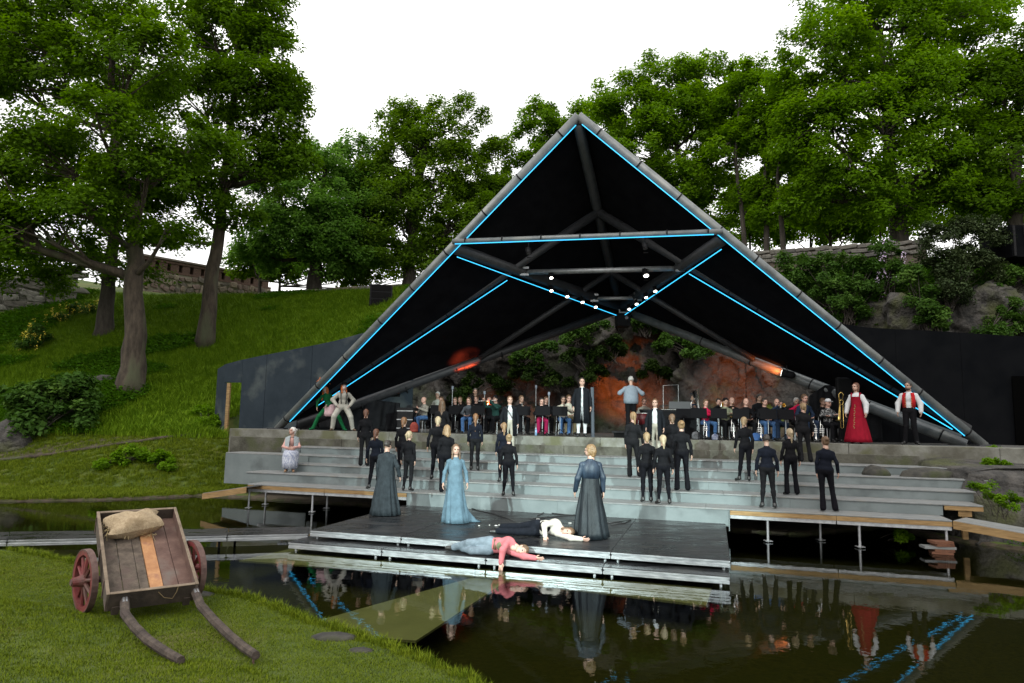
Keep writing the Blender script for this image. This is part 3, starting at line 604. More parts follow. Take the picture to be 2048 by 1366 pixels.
spot('flood_light', AV(985, 838, 24.0), AV(890, 640, 24.4), 7000, (1, .10, .03), 30, 1.0)
# theatre lamps on two masts in the audience behind the camera
for i, (x, y, z) in enumerate([(-9.5, -3.0, 7.5), (9.5, -4.0, 7.5)]):
    r = root('lamp_mast', (x, y, .7), ['steel lamp mast behind the audience on the left', 'steel lamp mast behind the audience on the right'][i], 'lamp mast', 'lamp masts behind the audience')
    child('mast', r, m_galv, lambda q: q.tube([(x, y - .3, .3), (x, y - .3, z + .4)], .06, 8)); child('cross_arm', r, m_galv, lambda q: q.tube([(x - .6, y - .3, z + .2), (x + .6, y - .3, z + .2)], .03, 8))
    tg = S(-3.6, 17.0, 1.0); dd = (tg - np.array([x, y, z])); dd /= np.linalg.norm(dd); p = np.array([x, y, z])
    child('lamp_housing', r, m_blk, lambda q: q.tube([p - dd * .4, p - dd * .02], [.12, .16], 12)); child('lens', r, emission('mast_lens', (.85, .97, 1), 4), lambda q: q.tube([p - dd * .018, p], .14, 12))
    spot('theatre_light', p + dd * .05, tg, 20000, (.80, .99, .96), 24, .5, .12)

# ================================================================== black wing walls
m_wall = mat('black_panel', (0.016, 0.024, 0.032), (0.025, 0.035, 0.045), scale=1.2, rough=0.7, spec=.12, bump=.05, bscale=20, c3=(0.060, 0.072, 0.074), s3=.9)
m_wallr = mat('black_drape_wall', (0.0035, 0.004, 0.005), (0.006, 0.0065, 0.0075), scale=1.2, rough=0.9, spec=0.03)
wl = root('wing_wall', S(-17, 24, ZS), 'dark blue black panel wall with a doorway left of the tent', 'wing wall')
VW = 23.6
def wpt(px, py, v=VW): return AV(px, py, v)
def panel(parent, m_, p0, p1, z0a, z0b, z1a, z1b, t=.05, name='panel'):
    d = np.array([ST, CT]) * t
    child(name, parent, m_, lambda q: q.hexa([(p0[0], p0[1], z0a), (p1[0], p1[1], z0b), (p1[0] + d[0], p1[1] + d[1], z0b), (p0[0] + d[0], p0[1] + d[1], z0a), (p0[0], p0[1], z1a), (p1[0], p1[1], z1b), (p1[0] + d[0], p1[1] + d[1], z1b), (p0[0] + d[0], p0[1] + d[1], z1a)]))
tops = [(486, 719), (534, 709), (580, 700), (625, 691), (672, 681), (722, 667), (770, 655), (830, 640)]
for i in range(len(tops) - 1):
    a = wpt(*tops[i]); c = wpt(*tops[i + 1]); e = (c - a) * .002; o_ = S(0, .012 * (i % 2))
    panel(wl, m_wall, a[:2] + e[:2] + o_[:2], c[:2] - e[:2] + o_[:2], 1.2, 1.2, a[2], c[2])
a = wpt(427, 738); c = wpt(452, 728); e = wpt(486, 719)
aa = a + S(-.0, -.0); 
panel(wl, m_wall, (a + S(.0, .25))[:2], c[:2] - e[:2] * 0, 1.2, 1.2, a[2] + .02, c[2])         # return running back to the hill
panel(wl, m_wall, c[:2], e[:2] - .004, wpt(470, 765)[2], wpt(470, 765)[2], c[2], e[2])       # lintel over the doorway
d0 = wpt(453, 800); d1_ = wpt(459, 800); panel(wl, m_wall, c[:2] + S(-.02, -.02)[:2] * 0, d0[:2], 1.2, 1.2, wpt(455, 766)[2], wpt(455, 766)[2], .06)
panel(wl, m_wood, d0[:2] - S(0, .03)[:2], d1_[:2] - S(0, .03)[:2], 1.3, 1.3, wpt(457, 766)[2], wpt(457, 766)[2], .08, 'door_post')
wr = root('wing_wall', S(10, 24.4, ZS), 'plain black panel wall right of the tent under the cliff', 'wing wall')
topsr = [(1640, 640), (1725, 654), (1790, 658), (1855, 661), (1920, 665), (1985, 669), (2050, 673), (2200, 682)]
for i in range(len(topsr) - 1):
    a = AV(*topsr[i], 24.6); c = AV(*topsr[i + 1], 24.6); o_ = S(0, .012 * (i % 2)); panel(wr, m_wallr, a[:2] + o_[:2], c[:2] + o_[:2], 1.2, 1.2, a[2], c[2])
a = AV(2024, 752, 24.5); c = AV(2120, 752, 24.5); child('doorway', wr, mat('opening_shade_black', (.002, .002, .002), rough=.9, spec=0), lambda q: q.hexa([(*a[:2], ZS), (*c[:2], ZS), (*(c + S(0, .05))[:2], ZS), (*(a + S(0, .05))[:2], ZS), a, c, c + S(0, .05), a + S(0, .05)]))  # no real opening: a black slab paints the shade inside the doorway
# black cloth low at the back of the left stage and beside the right tube foot
m_cloth = mat('black_cloth', (0.009, 0.0095, 0.011), (0.017, 0.0175, 0.019), scale=3, rough=0.9, spec=.05, bump=.15)
def drape(name, pts, v, label, folds=.05, m=None, n=60):
    q = [AV(x, y, v) for x, y in pts]; m_ = MB(); rows = []
    top = np.array([p for p in q]); s = np.linspace(0, len(q) - 1, n)
    for k, t in enumerate(np.linspace(1, 0, 10)):
        ring = []
        for x in s:
            i = min(int(x), len(q) - 2); p = lerp(q[i], q[i + 1], x - i); z = ZS + (p[2] - ZS) * t
            off = folds * (math.sin(x * 7.1 + t * 2) + .6 * math.sin(x * 15.7 + 1 - 3 * t)) * (1.2 - .6 * t); pp = S(*UV(p), z) + S(0, off - .12 * (1 - t) * folds / .05); ring.append((pp[0], pp[1], z))
        rows.append(ring)
    m_.loft(rows, close=False); o = m_.build(name, m or m_cloth, smooth=True, label=label, cat='cloth'); so = o.modifiers.new('thick', 'SOLIDIFY'); so.thickness = .012; return o
drape('black_cloth', [(598, 800), (622, 792), (680, 795), (730, 797), (775, 803), (800, 806)], 23.0, 'black cloth hung low behind the two red haired figures', .07)
drape('black_cloth', [(1618, 792), (1650, 770), (1700, 772), (1760, 790)], 24.2, 'black cloth hung beside the red dress at the right of the stage', .05)
# loudspeakers
def speaker(p, w, d_, h, label, rz=-TH):
    r = root('loudspeaker', p, label, 'loudspeaker', None, rz); R = np.array(Matrix.Rotation(rz, 3, 'Z'))
    child('cabinet', r, m_blk, lambda q: q.box(np.array(p) + [0, 0, h / 2], (w, d_, h), R), bevel=.015)
    k = 3 if h > 1 else 2
    for i in range(k): c_ = np.array(p) + R @ np.array([0, -d_ / 2 - .012, 0]) + [0, 0, h * (i + .5) / k]; child('grille', r, m_gap, lambda q: q.box(c_, (w * .86, .02, h / k * .84), R))
p = AV(1691, 868, 23.3); speaker((p[0], p[1], ZS), .42, .4, 2.0, 'tall black loudspeaker behind the red dress')
p = AV(797, 862, 23.8); speaker((p[0], p[1], ZS), .10, .10, 1.25, 'slim black speaker pole left of the players')
q_ = AV(797, 772, 23.8); speaker((q_[0], q_[1], ZS + 1.26), .40, .36, .62, 'black loudspeaker box on a pole left of the players')
p = AD(762, 590, 41); speaker((p[0], p[1], gz(p[0], p[1]) - .1), 1.35, .9, 1.3, 'black loudspeaker stack on top of the grassy slope', .2)
p = AD(2030, 518, 27); r = root('container', p, 'black metal container at the top right edge above the rocks', 'container')
child('container_wall', r, m_wallr, lambda q: [q.box(p + [.9 + .0 * i, .5, .65 + .0 * i], (2.6, 1.8, 1.3)) for i in range(1)])
for i in range(6): child('rib', r, m_blk, lambda q: q.box(p + [-.3 + .45 * i, -.43, .65], (.09, .05, 1.24)))

# ================================================================== stone walls on the hill
def stone_mesh(seed):
    import bmesh
    r = np.random.default_rng(seed); bm = bmesh.new(); bmesh.ops.create_cube(bm, size=1.0); bmesh.ops.bevel(bm, geom=bm.edges[:], offset=.14, segments=1, affect='EDGES')
    V = np.array([v.co[:] for v in bm.verts]); F = [[v.index for v in f.verts] for f in bm.faces]; bm.free()
    k = r.normal(size=(3, 3)) * .10; V = V + V @ k + r.normal(size=V.shape) * .035; return V, F
m_st = [mat(f'wall_stone_{i}', c, tuple(x * 1.7 for x in c), scale=3, rough=.9, bump=.6, bscale=9) for i, c in enumerate([(.13, .105, .08), (.17, .135, .10), (.10, .085, .07), (.19, .16, .12), (.14, .10, .085)])]
m_dk = [mat(f'block_stone_{i}', c, tuple(x * 2.2 for x in c), scale=2.2, rough=.9, bump=.6, bscale=8) for i, c in enumerate([(.045, .042, .038), (.06, .055, .048), (.075, .07, .06), (.11, .105, .095)])]
STONES = [stone_mesh(s) for s in range(7)]
SM = {}
def smesh(i, m):
    if (i, m.name) not in SM: SM[i, m.name] = mesh_from('stone', STONES[i][0], STONES[i][1], m)
    return SM[i, m.name]
def stone_wall(name, a, b2, h, rows, label, mats, mortar, t=.5, seed=1, cw=1.3, cat='wall', rub=0):
    a = np.array(a, float); b2 = np.array(b2, float); r = np.random.default_rng(seed); d = (b2 - a)[:2]; L_ = np.hypot(*d); ang = math.atan2(d[1], d[0])
    rt = root(name, a, label, cat); nrm = np.array([d[1], -d[0]]) / L_
    if nrm @ (np.array([0, 0]) - a[:2]) < 0: nrm = -nrm
    zb = lambda s: a[2] + (b2[2] - a[2]) * s
    q = [a[:2], b2[:2], b2[:2] - nrm * t, a[:2] - nrm * t]
    child('wall_core', rt, mortar, lambda m: m.hexa([(*q[0], a[2] - .5), (*q[1], b2[2] - .5), (*q[2], b2[2] - .5), (*q[3], a[2] - .5), (*q[0], a[2] + h), (*q[1], b2[2] + h), (*q[2], b2[2] + h), (*q[3], a[2] + h)]))
    rh = h / rows
    for k in range(rows):
        s = -r.uniform(0, .5) * rh
        while s < L_:
            w = rh * cw * r.uniform(.6, 1.5); c = s + w / 2
            if 0 < c < L_:
                p = a[:2] + d * (c / L_) + nrm * r.uniform(-.01, .03); o = link('stone', smesh(int(r.integers(7)), mats[int(r.integers(len(mats)))]), rt)
                Mi = ROOTM[rt].inverted(); o.location = Mi @ Vector((p[0], p[1], zb(c / L_) + rh * (k + .5) + r.uniform(-.03, .03) * rh * (1 + 6 * rub))); hh = rh * r.uniform(.8 - .25 * rub, 1.0)
                o.rotation_euler = (0, r.uniform(-.08, .08) * (1 + 5 * rub), ang); o.scale = (w * (.95 - .17 * rub), .22, hh)
            s += w
    return rt, nrm, d, L_, ang
m_mort = mat('mortar', (.20, .18, .14), (.30, .27, .21), scale=4, rough=.95, bump=.4)
m_mortd = mat('mortar_dark', (.10, .095, .085), (.20, .19, .17), scale=4, rough=.95, bump=.4)
wa_ = AD(262, 600, 49); wb_ = AD(540, 604, 60); ztop_a = AD(195, 486, 47)[2]
wa_[2] = 9.0; wb_[2] = 9.6
hW = AD(345, 545, 52)[2] - 9.3
rt, nrm, dW, LW, angW = stone_wall('fortress_wall', wa_, wb_, hW, 9, 'old rubble stone fortress wall with a brick parapet behind the left trees', m_st, m_mort, t=1.0, seed=4, cw=1.25, rub=1)
m_brick = mat('old_brick', (.085, .048, .038), (.155, .092, .070), scale=5, rough=.9, bump=.4, stretch=(1, 1, 3))
nop = 13
for i in range(nop):      # brick piers with square loopholes between them
    for s0, s1, z0, z1, nm in [((i + .0) / nop, (i + .68) / nop, 0, .75, 'brick_pier'), ((i + .68) / nop, (i + 1.0) / nop, 0, .18, 'brick_sill')]:
        p0 = wa_ + (wb_ - wa_) * s0; p1 = wa_ + (wb_ - wa_) * s1; q0 = p0[:2] - nrm * .9; q1 = p1[:2] - nrm * .9; f0 = p0[:2] + nrm * .03; f1 = p1[:2] + nrm * .03
        child(nm, rt, m_brick, lambda m: m.hexa([(*f0, p0[2] + hW + z0 + .003), (*f1, p1[2] + hW + z0 + .003), (*q1, p1[2] + hW + z0 + .003), (*q0, p0[2] + hW + z0 + .003), (*f0, p0[2] + hW + z1), (*f1, p1[2] + hW + z1), (*q1, p1[2] + hW + z1), (*q0, p0[2] + hW + z1)]))
for zz, hh, ex, mm in [(.755, .22, .08, m_brick), (.98, .14, .16, mat('coping_stone', (.15, .12, .10), (.24, .20, .17), scale=3, rough=.9, bump=.4))]:
    f0 = wa_[:2] + nrm * ex; f1 = wb_[:2] + nrm * ex; q0 = wa_[:2] - nrm * 1.1; q1 = wb_[:2] - nrm * 1.1
    child('coping', rt, mm, lambda m: m.hexa([(*f0, wa_[2] + hW + zz), (*f1, wb_[2] + hW + zz), (*q1, wb_[2] + hW + zz), (*q0, wa_[2] + hW + zz), (*f0, wa_[2] + hW + zz + hh), (*f1, wb_[2] + hW + zz + hh), (*q1, wb_[2] + hW + zz + hh), (*q0, wa_[2] + hW + zz + hh)]))
child('loophole_shade', rt, mat('opening_shade_black', (.002, .002, .002), rough=.9), lambda m: m.hexa([(*(wa_[:2] - nrm * .6), wa_[2] + hW), (*(wb_[:2] - nrm * .6), wb_[2] + hW), (*(wb_[:2] - nrm * .7), wb_[2] + hW), (*(wa_[:2] - nrm * .7), wa_[2] + hW), (*(wa_[:2] - nrm * .6), wa_[2] + hW + .75), (*(wb_[:2] - nrm * .6), wb_[2] + hW + .75), (*(wb_[:2] - nrm * .7), wb_[2] + hW + .75), (*(wa_[:2] - nrm * .7), wa_[2] + hW + .75)]))  # black sheet added behind the gaps to paint the shade inside the loopholes
pa = AD(-120, 690, 40); pb = AD(150, 622, 43.5); stone_wall('block_wall', (pa[0], pa[1], pa[2] - .2), (pb[0], pb[1], pb[2] - .2), 3.3, 7, 'dark weathered wall of large squared blocks at the left edge', m_dk, m_mortd, t=.8, seed=9, cw=2.0)
pa = AD(505, 606, 46); pb = AD(800, 590, 44.5); stone_wall('low_wall', (pa[0], pa[1], AD(505, 604, 46)[2]), (pb[0], pb[1], AD(800, 586, 44.5)[2]), .62, 2, 'low grey stone wall along the crest of the grassy slope', m_dk + m_st[:2], m_mortd, t=.5, seed=12, cw=2.2)
pa = AD(1470, 522, 36); pb = AD(1850, 492, 30.5); stone_wall('hilltop_wall', (pa[0], pa[1], AD(1470, 530, 36)[2]), (pb[0], pb[1], AD(1850, 508, 30.5)[2]), .68, 3, 'weathered brown stone wall above the rocks on the right', m_dk[:3], mat('mortar_brown', (.07, .055, .043), (.10, .08, .06), scale=4, rough=.95, bump=.4), t=.5, seed=15, cw=2.4)
d_ = (pb - pa)[:2]; nn_ = np.array([-d_[1], d_[0]]) / np.hypot(*d_)

# ================================================================== vegetation
LEAF_A = leafmat('leaf_maple_dark', (.037, .082, .003), (.070, .142, .006), (.118, .215, .012), .50)
LEAF_B = leafmat('leaf_maple_light', (.060, .130, .004), (.106, .212, .008), (.172, .300, .018), .50)
LEAF_C = leafmat('leaf_ash', (.066, .150, .020), (.112, .230, .036), (.18, .32, .060), .52)
LEAF_D = leafmat('leaf_oak', (.048, .100, .006), (.088, .165, .012), (.145, .238, .024), .50)
LEAF_Y = leafmat('leaf_shrub', (.026, .064, .010), (.050, .108, .018), (.090, .160, .030), .35)
LEAF_I = leafmat('leaf_ivy', (.008, .018, .003), (.016, .034, .005), (.030, .055, .009), .2)
LEAF_Z = leafmat('leaf_needle', (.022, .036, .014), (.042, .062, .024), (.080, .105, .044), .15)
m_bark = mat('bark', (.024, .018, .012), (.076, .058, .041), scale=5, rough=.95, bump=.9, stretch=(1, 1, .25), c3=(.06, .065, .035), s3=1.2)
m_barkd = mat('bark_dark', (.022, .018, .014), (.06, .05, .04), scale=5, rough=.95, bump=.8, stretch=(1, 1, .25))
def leaves(P, N, size, r, aspect=.62):
    n = len(P); t = r.normal(size=(n, 3)); t -= N * (t * N).sum(1)[:, None]; t /= np.linalg.norm(t, axis=1)[:, None] + 1e-9; b = np.cross(N, t)
    s = (size * r.uniform(.65, 1.35, n))[:, None]
    V = np.stack([P - t * s * .5, P + b * s * aspect * .5 + N * s * .12, P + t * s * .5 - N * s * .08, P - b * s * aspect * .5 + N * s * .12], 1)
    return V.reshape(-1, 3), np.arange(4 * n).reshape(n, 4)
def crown_clusters(blobs, dens, r):
    C = []; own = []
    for k, (c, ra) in enumerate(blobs):
        n = max(8, int(dens * (ra[0] * ra[2]) ** 1.0 * 6.0)); d = r.normal(size=(n, 3)); d /= np.linalg.norm(d, axis=1)[:, None]
        rad = r.uniform(.15, 1, n) ** .42 * r.uniform(.92, 1.06, n); d[:, 2] = np.where(d[:, 2] < -.55, -d[:, 2], d[:, 2])
        C.append(c + d * rad[:, None] * ra); own += [k] * n
    return np.vstack(C), np.array(own)
def foliage_mesh(C, cen, nleaf, rc, flat, size, r, lm, droop=.35):
    k = len(C); cnt = r.poisson(nleaf / k, k) + 2; ci = np.repeat(np.arange(k), cnt); n = len(ci)
    g = r.normal(size=(n, 3)); g /= np.linalg.norm(g, axis=1)[:, None] + 1e-9
    rr = rc * r.uniform(.6, 1.35, k)[ci] * r.uniform(0, 1, n) ** .55
    off = g * rr[:, None]; off[:, 2] = off[:, 2] * flat - droop * (np.hypot(off[:, 0], off[:, 1]) ** 2) / rc * .6
    P = C[ci] + off
    out = P - cen[ci]; out /= np.linalg.norm(out, axis=1)[:, None] + 1e-9
    N = np.array([0, 0, 1.0]) * .9 + out * .55 + r.normal(size=(n, 3)) * .42; N /= np.linalg.norm(N, axis=1)[:, None]
    V, F = leaves(P, N, size, r); tone = np.clip(r.normal(.5, .17, k)[ci] + r.normal(0, .14, n), 0, 1)
    return mesh_from('foliage', V, F, lm, None, False, tone)
def tree(label, trunk, r0, blobs, nleaf, size, lm, bark, seed, rc=.75, dens=1.0, flat=.72, group='trees on the slope and the hill', lean_branches=True, cat='tree', name='tree', twig=True):
    r = np.random.default_rng(seed)
    T = [AD(*p) for p in trunk]; T[0][2] = min(T[0][2], gz(T[0][0], T[0][1])) - .25
    gr_ = 1.04 if seed < 104 else 1.14
    bl = [(AD(x, y, d), gr_ * np.array([rx * d / FPX, .85 * (rx + ry) / 2 * d / FPX, ry * d / FPX])) for x, y, d, rx, ry in blobs]
    rt = root(name, T[0] + [0, 0, .25], label, cat, group)
    tt = np.array(T); s = np.linspace(0, 1, len(tt)); ss = np.linspace(0, 1, 5 * (len(tt) - 1) + 1); path = np.stack([np.interp(ss, s, tt[:, i]) for i in range(3)], 1)
    path[1:-1] = (path[:-2] + 2 * path[1:-1] + path[2:]) / 4; path[1:-1, :2] += r.normal(size=(len(path) - 2, 2)) * r0 * .10
    rad = r0 * (1 - .72 * ss) * (1 + .45 * np.exp(-ss * 14))
    m = MB(); m.tube(path, rad, 12)
    C, own = crown_clusters(bl, dens, r)
    w = MB()
    for k, (c, ra) in enumerate(bl):
        # one limb from the trunk into each clump of the crown
        j = np.argmin(np.linalg.norm(path - (c - [0, 0, ra[2] * 1.0]), axis=1) + 100 * (path[:, 2] > c[2] + .3) - .0); j = max(j, len(path) // 3)
        st_ = path[j]; mid = lerp(st_, c, .5) + np.array([r.normal() * .2, r.normal() * .2, -.06 * np.linalg.norm(c - st_)]); lp = [st_, lerp(st_, mid, .55), mid, lerp(mid, c, .6), c + [0, 0, ra[2] * .3]]
        lr = max(.05, min(rad[j] * .62, .035 * np.linalg.norm(c - st_) + .05)); w.tube(lp, [lr, lr * .85, lr * .65, lr * .45, lr * .2], 7)
        if twig:
            ids = np.where(own == k)[0]
            for q in ids[::4]:
                t0 = r.uniform(.35, 1); a = lp[2] if t0 < .6 else lp[3] if t0 < .85 else lp[4]; e = C[q]; mm = lerp(a, e, .5) + r.normal(size=3) * .12
                w.tube([a, mm, e], [lr * .28 + .012, lr * .17 + .01, .008], 4, caps=False)
    m.build('trunk', bark, rt, smooth=True); w.build('branches', bark, rt, smooth=True)
    me = foliage_mesh(C, np.array([bl[o][0] for o in own]), nleaf * (1.35 if seed < 104 else 1.5), rc, flat, size * 1.26, r, lm)
    co = np.empty(len(me.vertices) * 3, np.float32); me.vertices.foreach_get('co', co); co = co.reshape(-1, 3) - np.array(rt.location, np.float32); me.vertices.foreach_set('co', co.ravel())
    link('crown', me, rt); return rt
def shrub(label, blobs, nleaf, size, lm, seed, rc=.3, dens=4, flat=.8, cat='shrub', name='shrub', flowers=None, group='shrubs on the slopes and rocks', base=None):
    r = np.random.default_rng(seed); bl = [(AD(x, y, d), np.array([rx * d / FPX, .8 * (rx + ry) / 2 * d / FPX, ry * d / FPX])) for x, y, d, rx, ry in blobs]
    lo = min(bl, key=lambda q: q[0][2] - q[1][2]); bs = lo[0] - [0, -lo[1][1] * .5, lo[1][2] * 1.0]
    rt = root(name, bs, label, cat, group); C, own = crown_clusters(bl, dens, r); m = MB()
    for q in range(0, len(C), max(1, len(C) // 22)):
        e = C[q]; a = bs + r.normal(size=3) * [.15, .15, .05]; m.tube([a, lerp(a, e, .5) + [0, 0, .1 if size > .07 else .02], e], [.03, .02, .006] if size > .07 else [.006, .005, .003], 5, caps=False)
    m.build('stems', m_barkd, rt, smooth=True)
    me = foliage_mesh(C, np.array([bl[o][0] for o in own]), nleaf, rc, flat, size, r, lm)
    co = np.empty(len(me.vertices) * 3, np.float32); me.vertices.foreach_get('co', co); co = co.reshape(-1, 3) - np.array(rt.location, np.float32); me.vertices.foreach_set('co', co.ravel()); link('foliage', me, rt)
    if flowers:
        fm, nf, fs = flowers; ids = r.integers(0, len(C), nf); P = C[ids] + r.normal(size=(nf, 3)) * rc * .55 - np.array([0, .15, 0]); P = np.repeat(P, 9, 0) + r.normal(size=(nf * 9, 3)) * [.05, .05, .09]
        N = r.normal(size=(len(P), 3)) + [0, -1, .5]; N /= np.linalg.norm(N, axis=1)[:, None]; V, F = leaves(P, N, fs, r, .9); tag(link('flowers', mesh_from('flowers', V - np.array(rt.location), F, fm), rt), kind='stuff')
    return rt
# --- the three big trees on the left slope
tree('large maple with a pale straight trunk, nearest on the left slope', [(265, 785, 31), (268, 640, 31), (272, 500, 31), (262, 400, 31), (235, 300, 31), (225, 120, 31)], .50,
     [(70, 470, 30, 170, 90), (60, 320, 30, 150, 95), (100, 150, 30, 150, 110), (300, 340, 29.5, 130, 75), (400, 290, 30, 80, 60), (270, 130, 30, 130, 110), (180, 30, 31, 170, 90), (20, 40, 31, 120, 100), (330, 470, 29.5, 70, 40), (-90, 400, 30, 120, 190), (160, 420, 29, 110, 60), (-60, 120, 31, 120, 160), (190, 245, 28, 110, 65)], 58000, .155, LEAF_A, m_bark, 101, rc=.8, dens=1.25)
tree('dark maple with a leaning trunk behind the nearest left tree', [(205, 675, 38), (218, 560, 38), (232, 440, 38), (230, 300, 38), (210, 150, 38)], .42,
     [(130, 520, 37, 130, 55), (250, 440, 38, 120, 80), (60, 560, 38, 90, 40), (330, 380, 38, 90, 80), (120, 350, 38, 120, 100), (230, 220, 39, 140, 120), (-60, 500, 37, 110, 90), (270, 555, 38, 60, 28)], 34000, .17, LEAF_A, m_barkd, 102, rc=.9, dens=1.0)
tree('tall maple with a slim trunk, right of the three left trees', [(408, 692, 37.5), (425, 560, 37.5), (442, 440, 37.5), (452, 330, 37.5), (470, 180, 37.5), (480, 20, 37.5)], .42,
     [(470, 340, 37, 110, 70), (540, 230, 37, 80, 80), (400, 210, 37, 110, 100), (520, 110, 37, 85, 80), (420, 70, 37, 120, 90), (560, 300, 37, 70, 50), (500, 10, 37, 100, 60), (380, 380, 36.5, 90, 60), (590, 190, 37, 40, 45), (600, 330, 37, 45, 30), (350, 480, 37, 50, 25), (470, 430, 36.5, 60, 35), (510, 175, 36, 90, 60)], 46000, .17, LEAF_A, m_bark, 103, rc=.85, dens=1.15)
# --- trees on the hill behind
tree('light green ash tree between the slim maple and the tent', [(628, 590, 48), (630, 520, 48), (640, 430, 48), (650, 330, 48)], .55,
     [(560, 420, 47, 80, 80), (640, 350, 48, 70, 60), (600, 500, 47, 110, 50), (690, 430, 48, 80, 90), (720, 320, 49, 60, 40), (510, 510, 47, 50, 45), (660, 520, 47, 70, 45), (600, 330, 49, 55, 45), (690, 500, 46.5, 70, 60), (560, 470, 46.5, 70, 50), (740, 400, 49, 60, 60), (640, 440, 46, 60, 50)], 46000, .19, LEAF_C, m_barkd, 104, rc=.9, dens=1.0, flat=.8)
tree('dark oak with a ragged crown left of the tent peak', [(815, 590, 48), (820, 500, 48), (835, 400, 48), (850, 280, 48)], .5,
     [(800, 260, 48, 60, 55), (880, 280, 48, 75, 60), (770, 350, 48, 70, 60), (860, 390, 47.5, 90, 60), (800, 460, 47.5, 90, 60), (920, 350, 48, 60, 60), (850, 220, 48, 40, 25), (930, 230, 48, 38, 35), (760, 520, 47, 70, 50), (940, 440, 48, 70, 60), (870, 520, 48, 90, 50), (830, 310, 47.5, 70, 60), (790, 400, 47, 70, 50), (900, 460, 47.5, 70, 50), (740, 460, 47.5, 60, 60), (1000, 420, 49, 50, 60), (980, 500, 49, 60, 50)], 50000, .17, LEAF_D, m_barkd, 105, rc=.8, dens=1.0, flat=.75)
tree('small dark tree just left of the tent roof edge', [(980, 560, 50), (980, 450, 50), (985, 350, 50)], .3,
     [(990, 320, 50, 40, 45), (970, 400, 50, 60, 50), (1010, 400, 50, 45, 60), (950, 480, 50, 60, 50), (720, 600, 46, 1, 1)][:4], 15000, .18, LEAF_D, m_barkd, 106, rc=.8, dens=1.0)
tree('light green tree rising behind the tent peak', [(1110, 520, 50), (1110, 400, 50), (1105, 280, 50)], .35,
     [(1090, 240, 50, 50, 40), (1060, 265, 50, 30, 25), (1130, 290, 50, 60, 50), (1180, 240, 50, 50, 40), (1100, 350, 50, 80, 60)], 15000, .18, LEAF_B, m_barkd, 107, rc=.8, dens=1.0)
tree('broad light green tree right of the tent peak', [(1400, 520, 45), (1385, 420, 45), (1360, 320, 45), (1340, 200, 45)], .36,
     [(1260, 210, 45, 70, 60), (1330, 160, 45, 70, 45), (1410, 150, 45, 70, 40), (1290, 300, 44, 90, 70), (1390, 260, 45, 80, 70), (1350, 370, 44, 80, 60), (1440, 390, 45, 70, 70), (1440, 220, 45, 50, 60), (1220, 260, 45, 40, 60), (1420, 470, 44, 60, 40), (1340, 230, 44, 80, 60), (1300, 380, 45, 60, 50), (1440, 310, 44, 60, 50), (1480, 250, 46, 60, 70), (1500, 160, 46, 50, 40), (1370, 440, 45, 60, 40)], 54000, .175, LEAF_B, m_barkd, 108, rc=.8, dens=1.0)
tree('slim tree with a bare thin trunk right of the broad light green tree', [(1495, 540, 42), (1485, 430, 42), (1470, 320, 42), (1480, 190, 42)], .19,
     [(1490, 180, 42, 45, 55), (1510, 280, 42, 45, 60), (1460, 300, 42, 40, 50), (1520, 400, 42, 50, 40)], 11000, .17, LEAF_B, m_barkd, 109, rc=.7, dens=1.2)
tree('slim dark trunked tree second of the thin group', [(1535, 530, 41), (1532, 430, 41), (1530, 330, 41), (1545, 230, 41)], .20,
     [(1540, 250, 41, 40, 55), (1560, 350, 41, 45, 50), (1530, 430, 41, 30, 30)], 9000, .17, LEAF_B, m_barkd, 110, rc=.7, dens=1.2)
tree('leaning slim tree third of the thin group', [(1572, 520, 40), (1562, 430, 40), (1555, 350, 40), (1575, 250, 40)], .19,
     [(1590, 300, 40, 45, 60), (1600, 420, 40, 40, 40), (1570, 200, 41, 40, 50)], 9000, .17, LEAF_B, m_barkd, 111, rc=.7, dens=1.2)
tree('huge maple with a forked trunk filling the right', [(1805, 500, 38), (1798, 430, 38), (1780, 330, 38), (1770, 200, 38), (1760, 60, 38)], .55,
     [(1650, 120, 37, 110, 90), (1780, 80, 38, 120, 110), (1900, 60, 38, 110, 90), (1640, 270, 37, 100, 80), (1760, 250, 36.5, 120, 80), (1880, 200, 37, 120, 90), (1700, 390, 37, 110, 60), (1840, 350, 36.5, 120, 70), (1720, 10, 38, 120, 60), (1950, 330, 37, 90, 80), (1610, 400, 38, 60, 50), (1600, 200, 38, 50, 60), (1700, 180, 36.5, 80, 60), (1830, 150, 36.5, 80, 60), (1580, 320, 38.5, 60, 60), (1690, 320, 36, 80, 50), (1900, 280, 36, 80, 60), (1960, 130, 38, 80, 80), (1970, 20, 39, 60, 50), (1780, 420, 36.5, 80, 40), (1900, 410, 36.5, 90, 40)], 80000, .165, LEAF_B, m_barkd, 112, rc=.85, dens=1.1)
tree('maple half out of the picture at the right edge', [(2030, 480, 36), (2030, 380, 36), (2035, 250, 36), (2040, 120, 36)], .4,
     [(2000, 180, 36, 80, 70), (2080, 140, 36, 90, 90), (2010, 300, 35.5, 90, 70), (2100, 280, 36, 90, 100), (2000, 410, 35.5, 80, 40), (2090, 420, 36, 90, 60)], 26000, .165, LEAF_A, m_barkd, 113, rc=.8, dens=1.0)
tree('low leafy young tree behind the right hilltop wall', [(1660, 510, 44), (1660, 450, 44), (1665, 390, 44)], .15, [(1640, 440, 44, 60, 40), (1700, 460, 44, 60, 35), (1740, 430, 44, 60, 40)], 12000, .18, LEAF_B, m_barkd, 114, rc=.8)
tree('dark young trees behind the low wall left of the tent', [(520, 590, 52), (520, 530, 52), (520, 470, 52)], .15, [(510, 530, 52, 45, 40), (560, 540, 52, 40, 35), (720, 500, 52, 60, 60), (700, 555, 50, 60, 25)], 14000, .19, LEAF_D, m_barkd, 115, rc=.8)
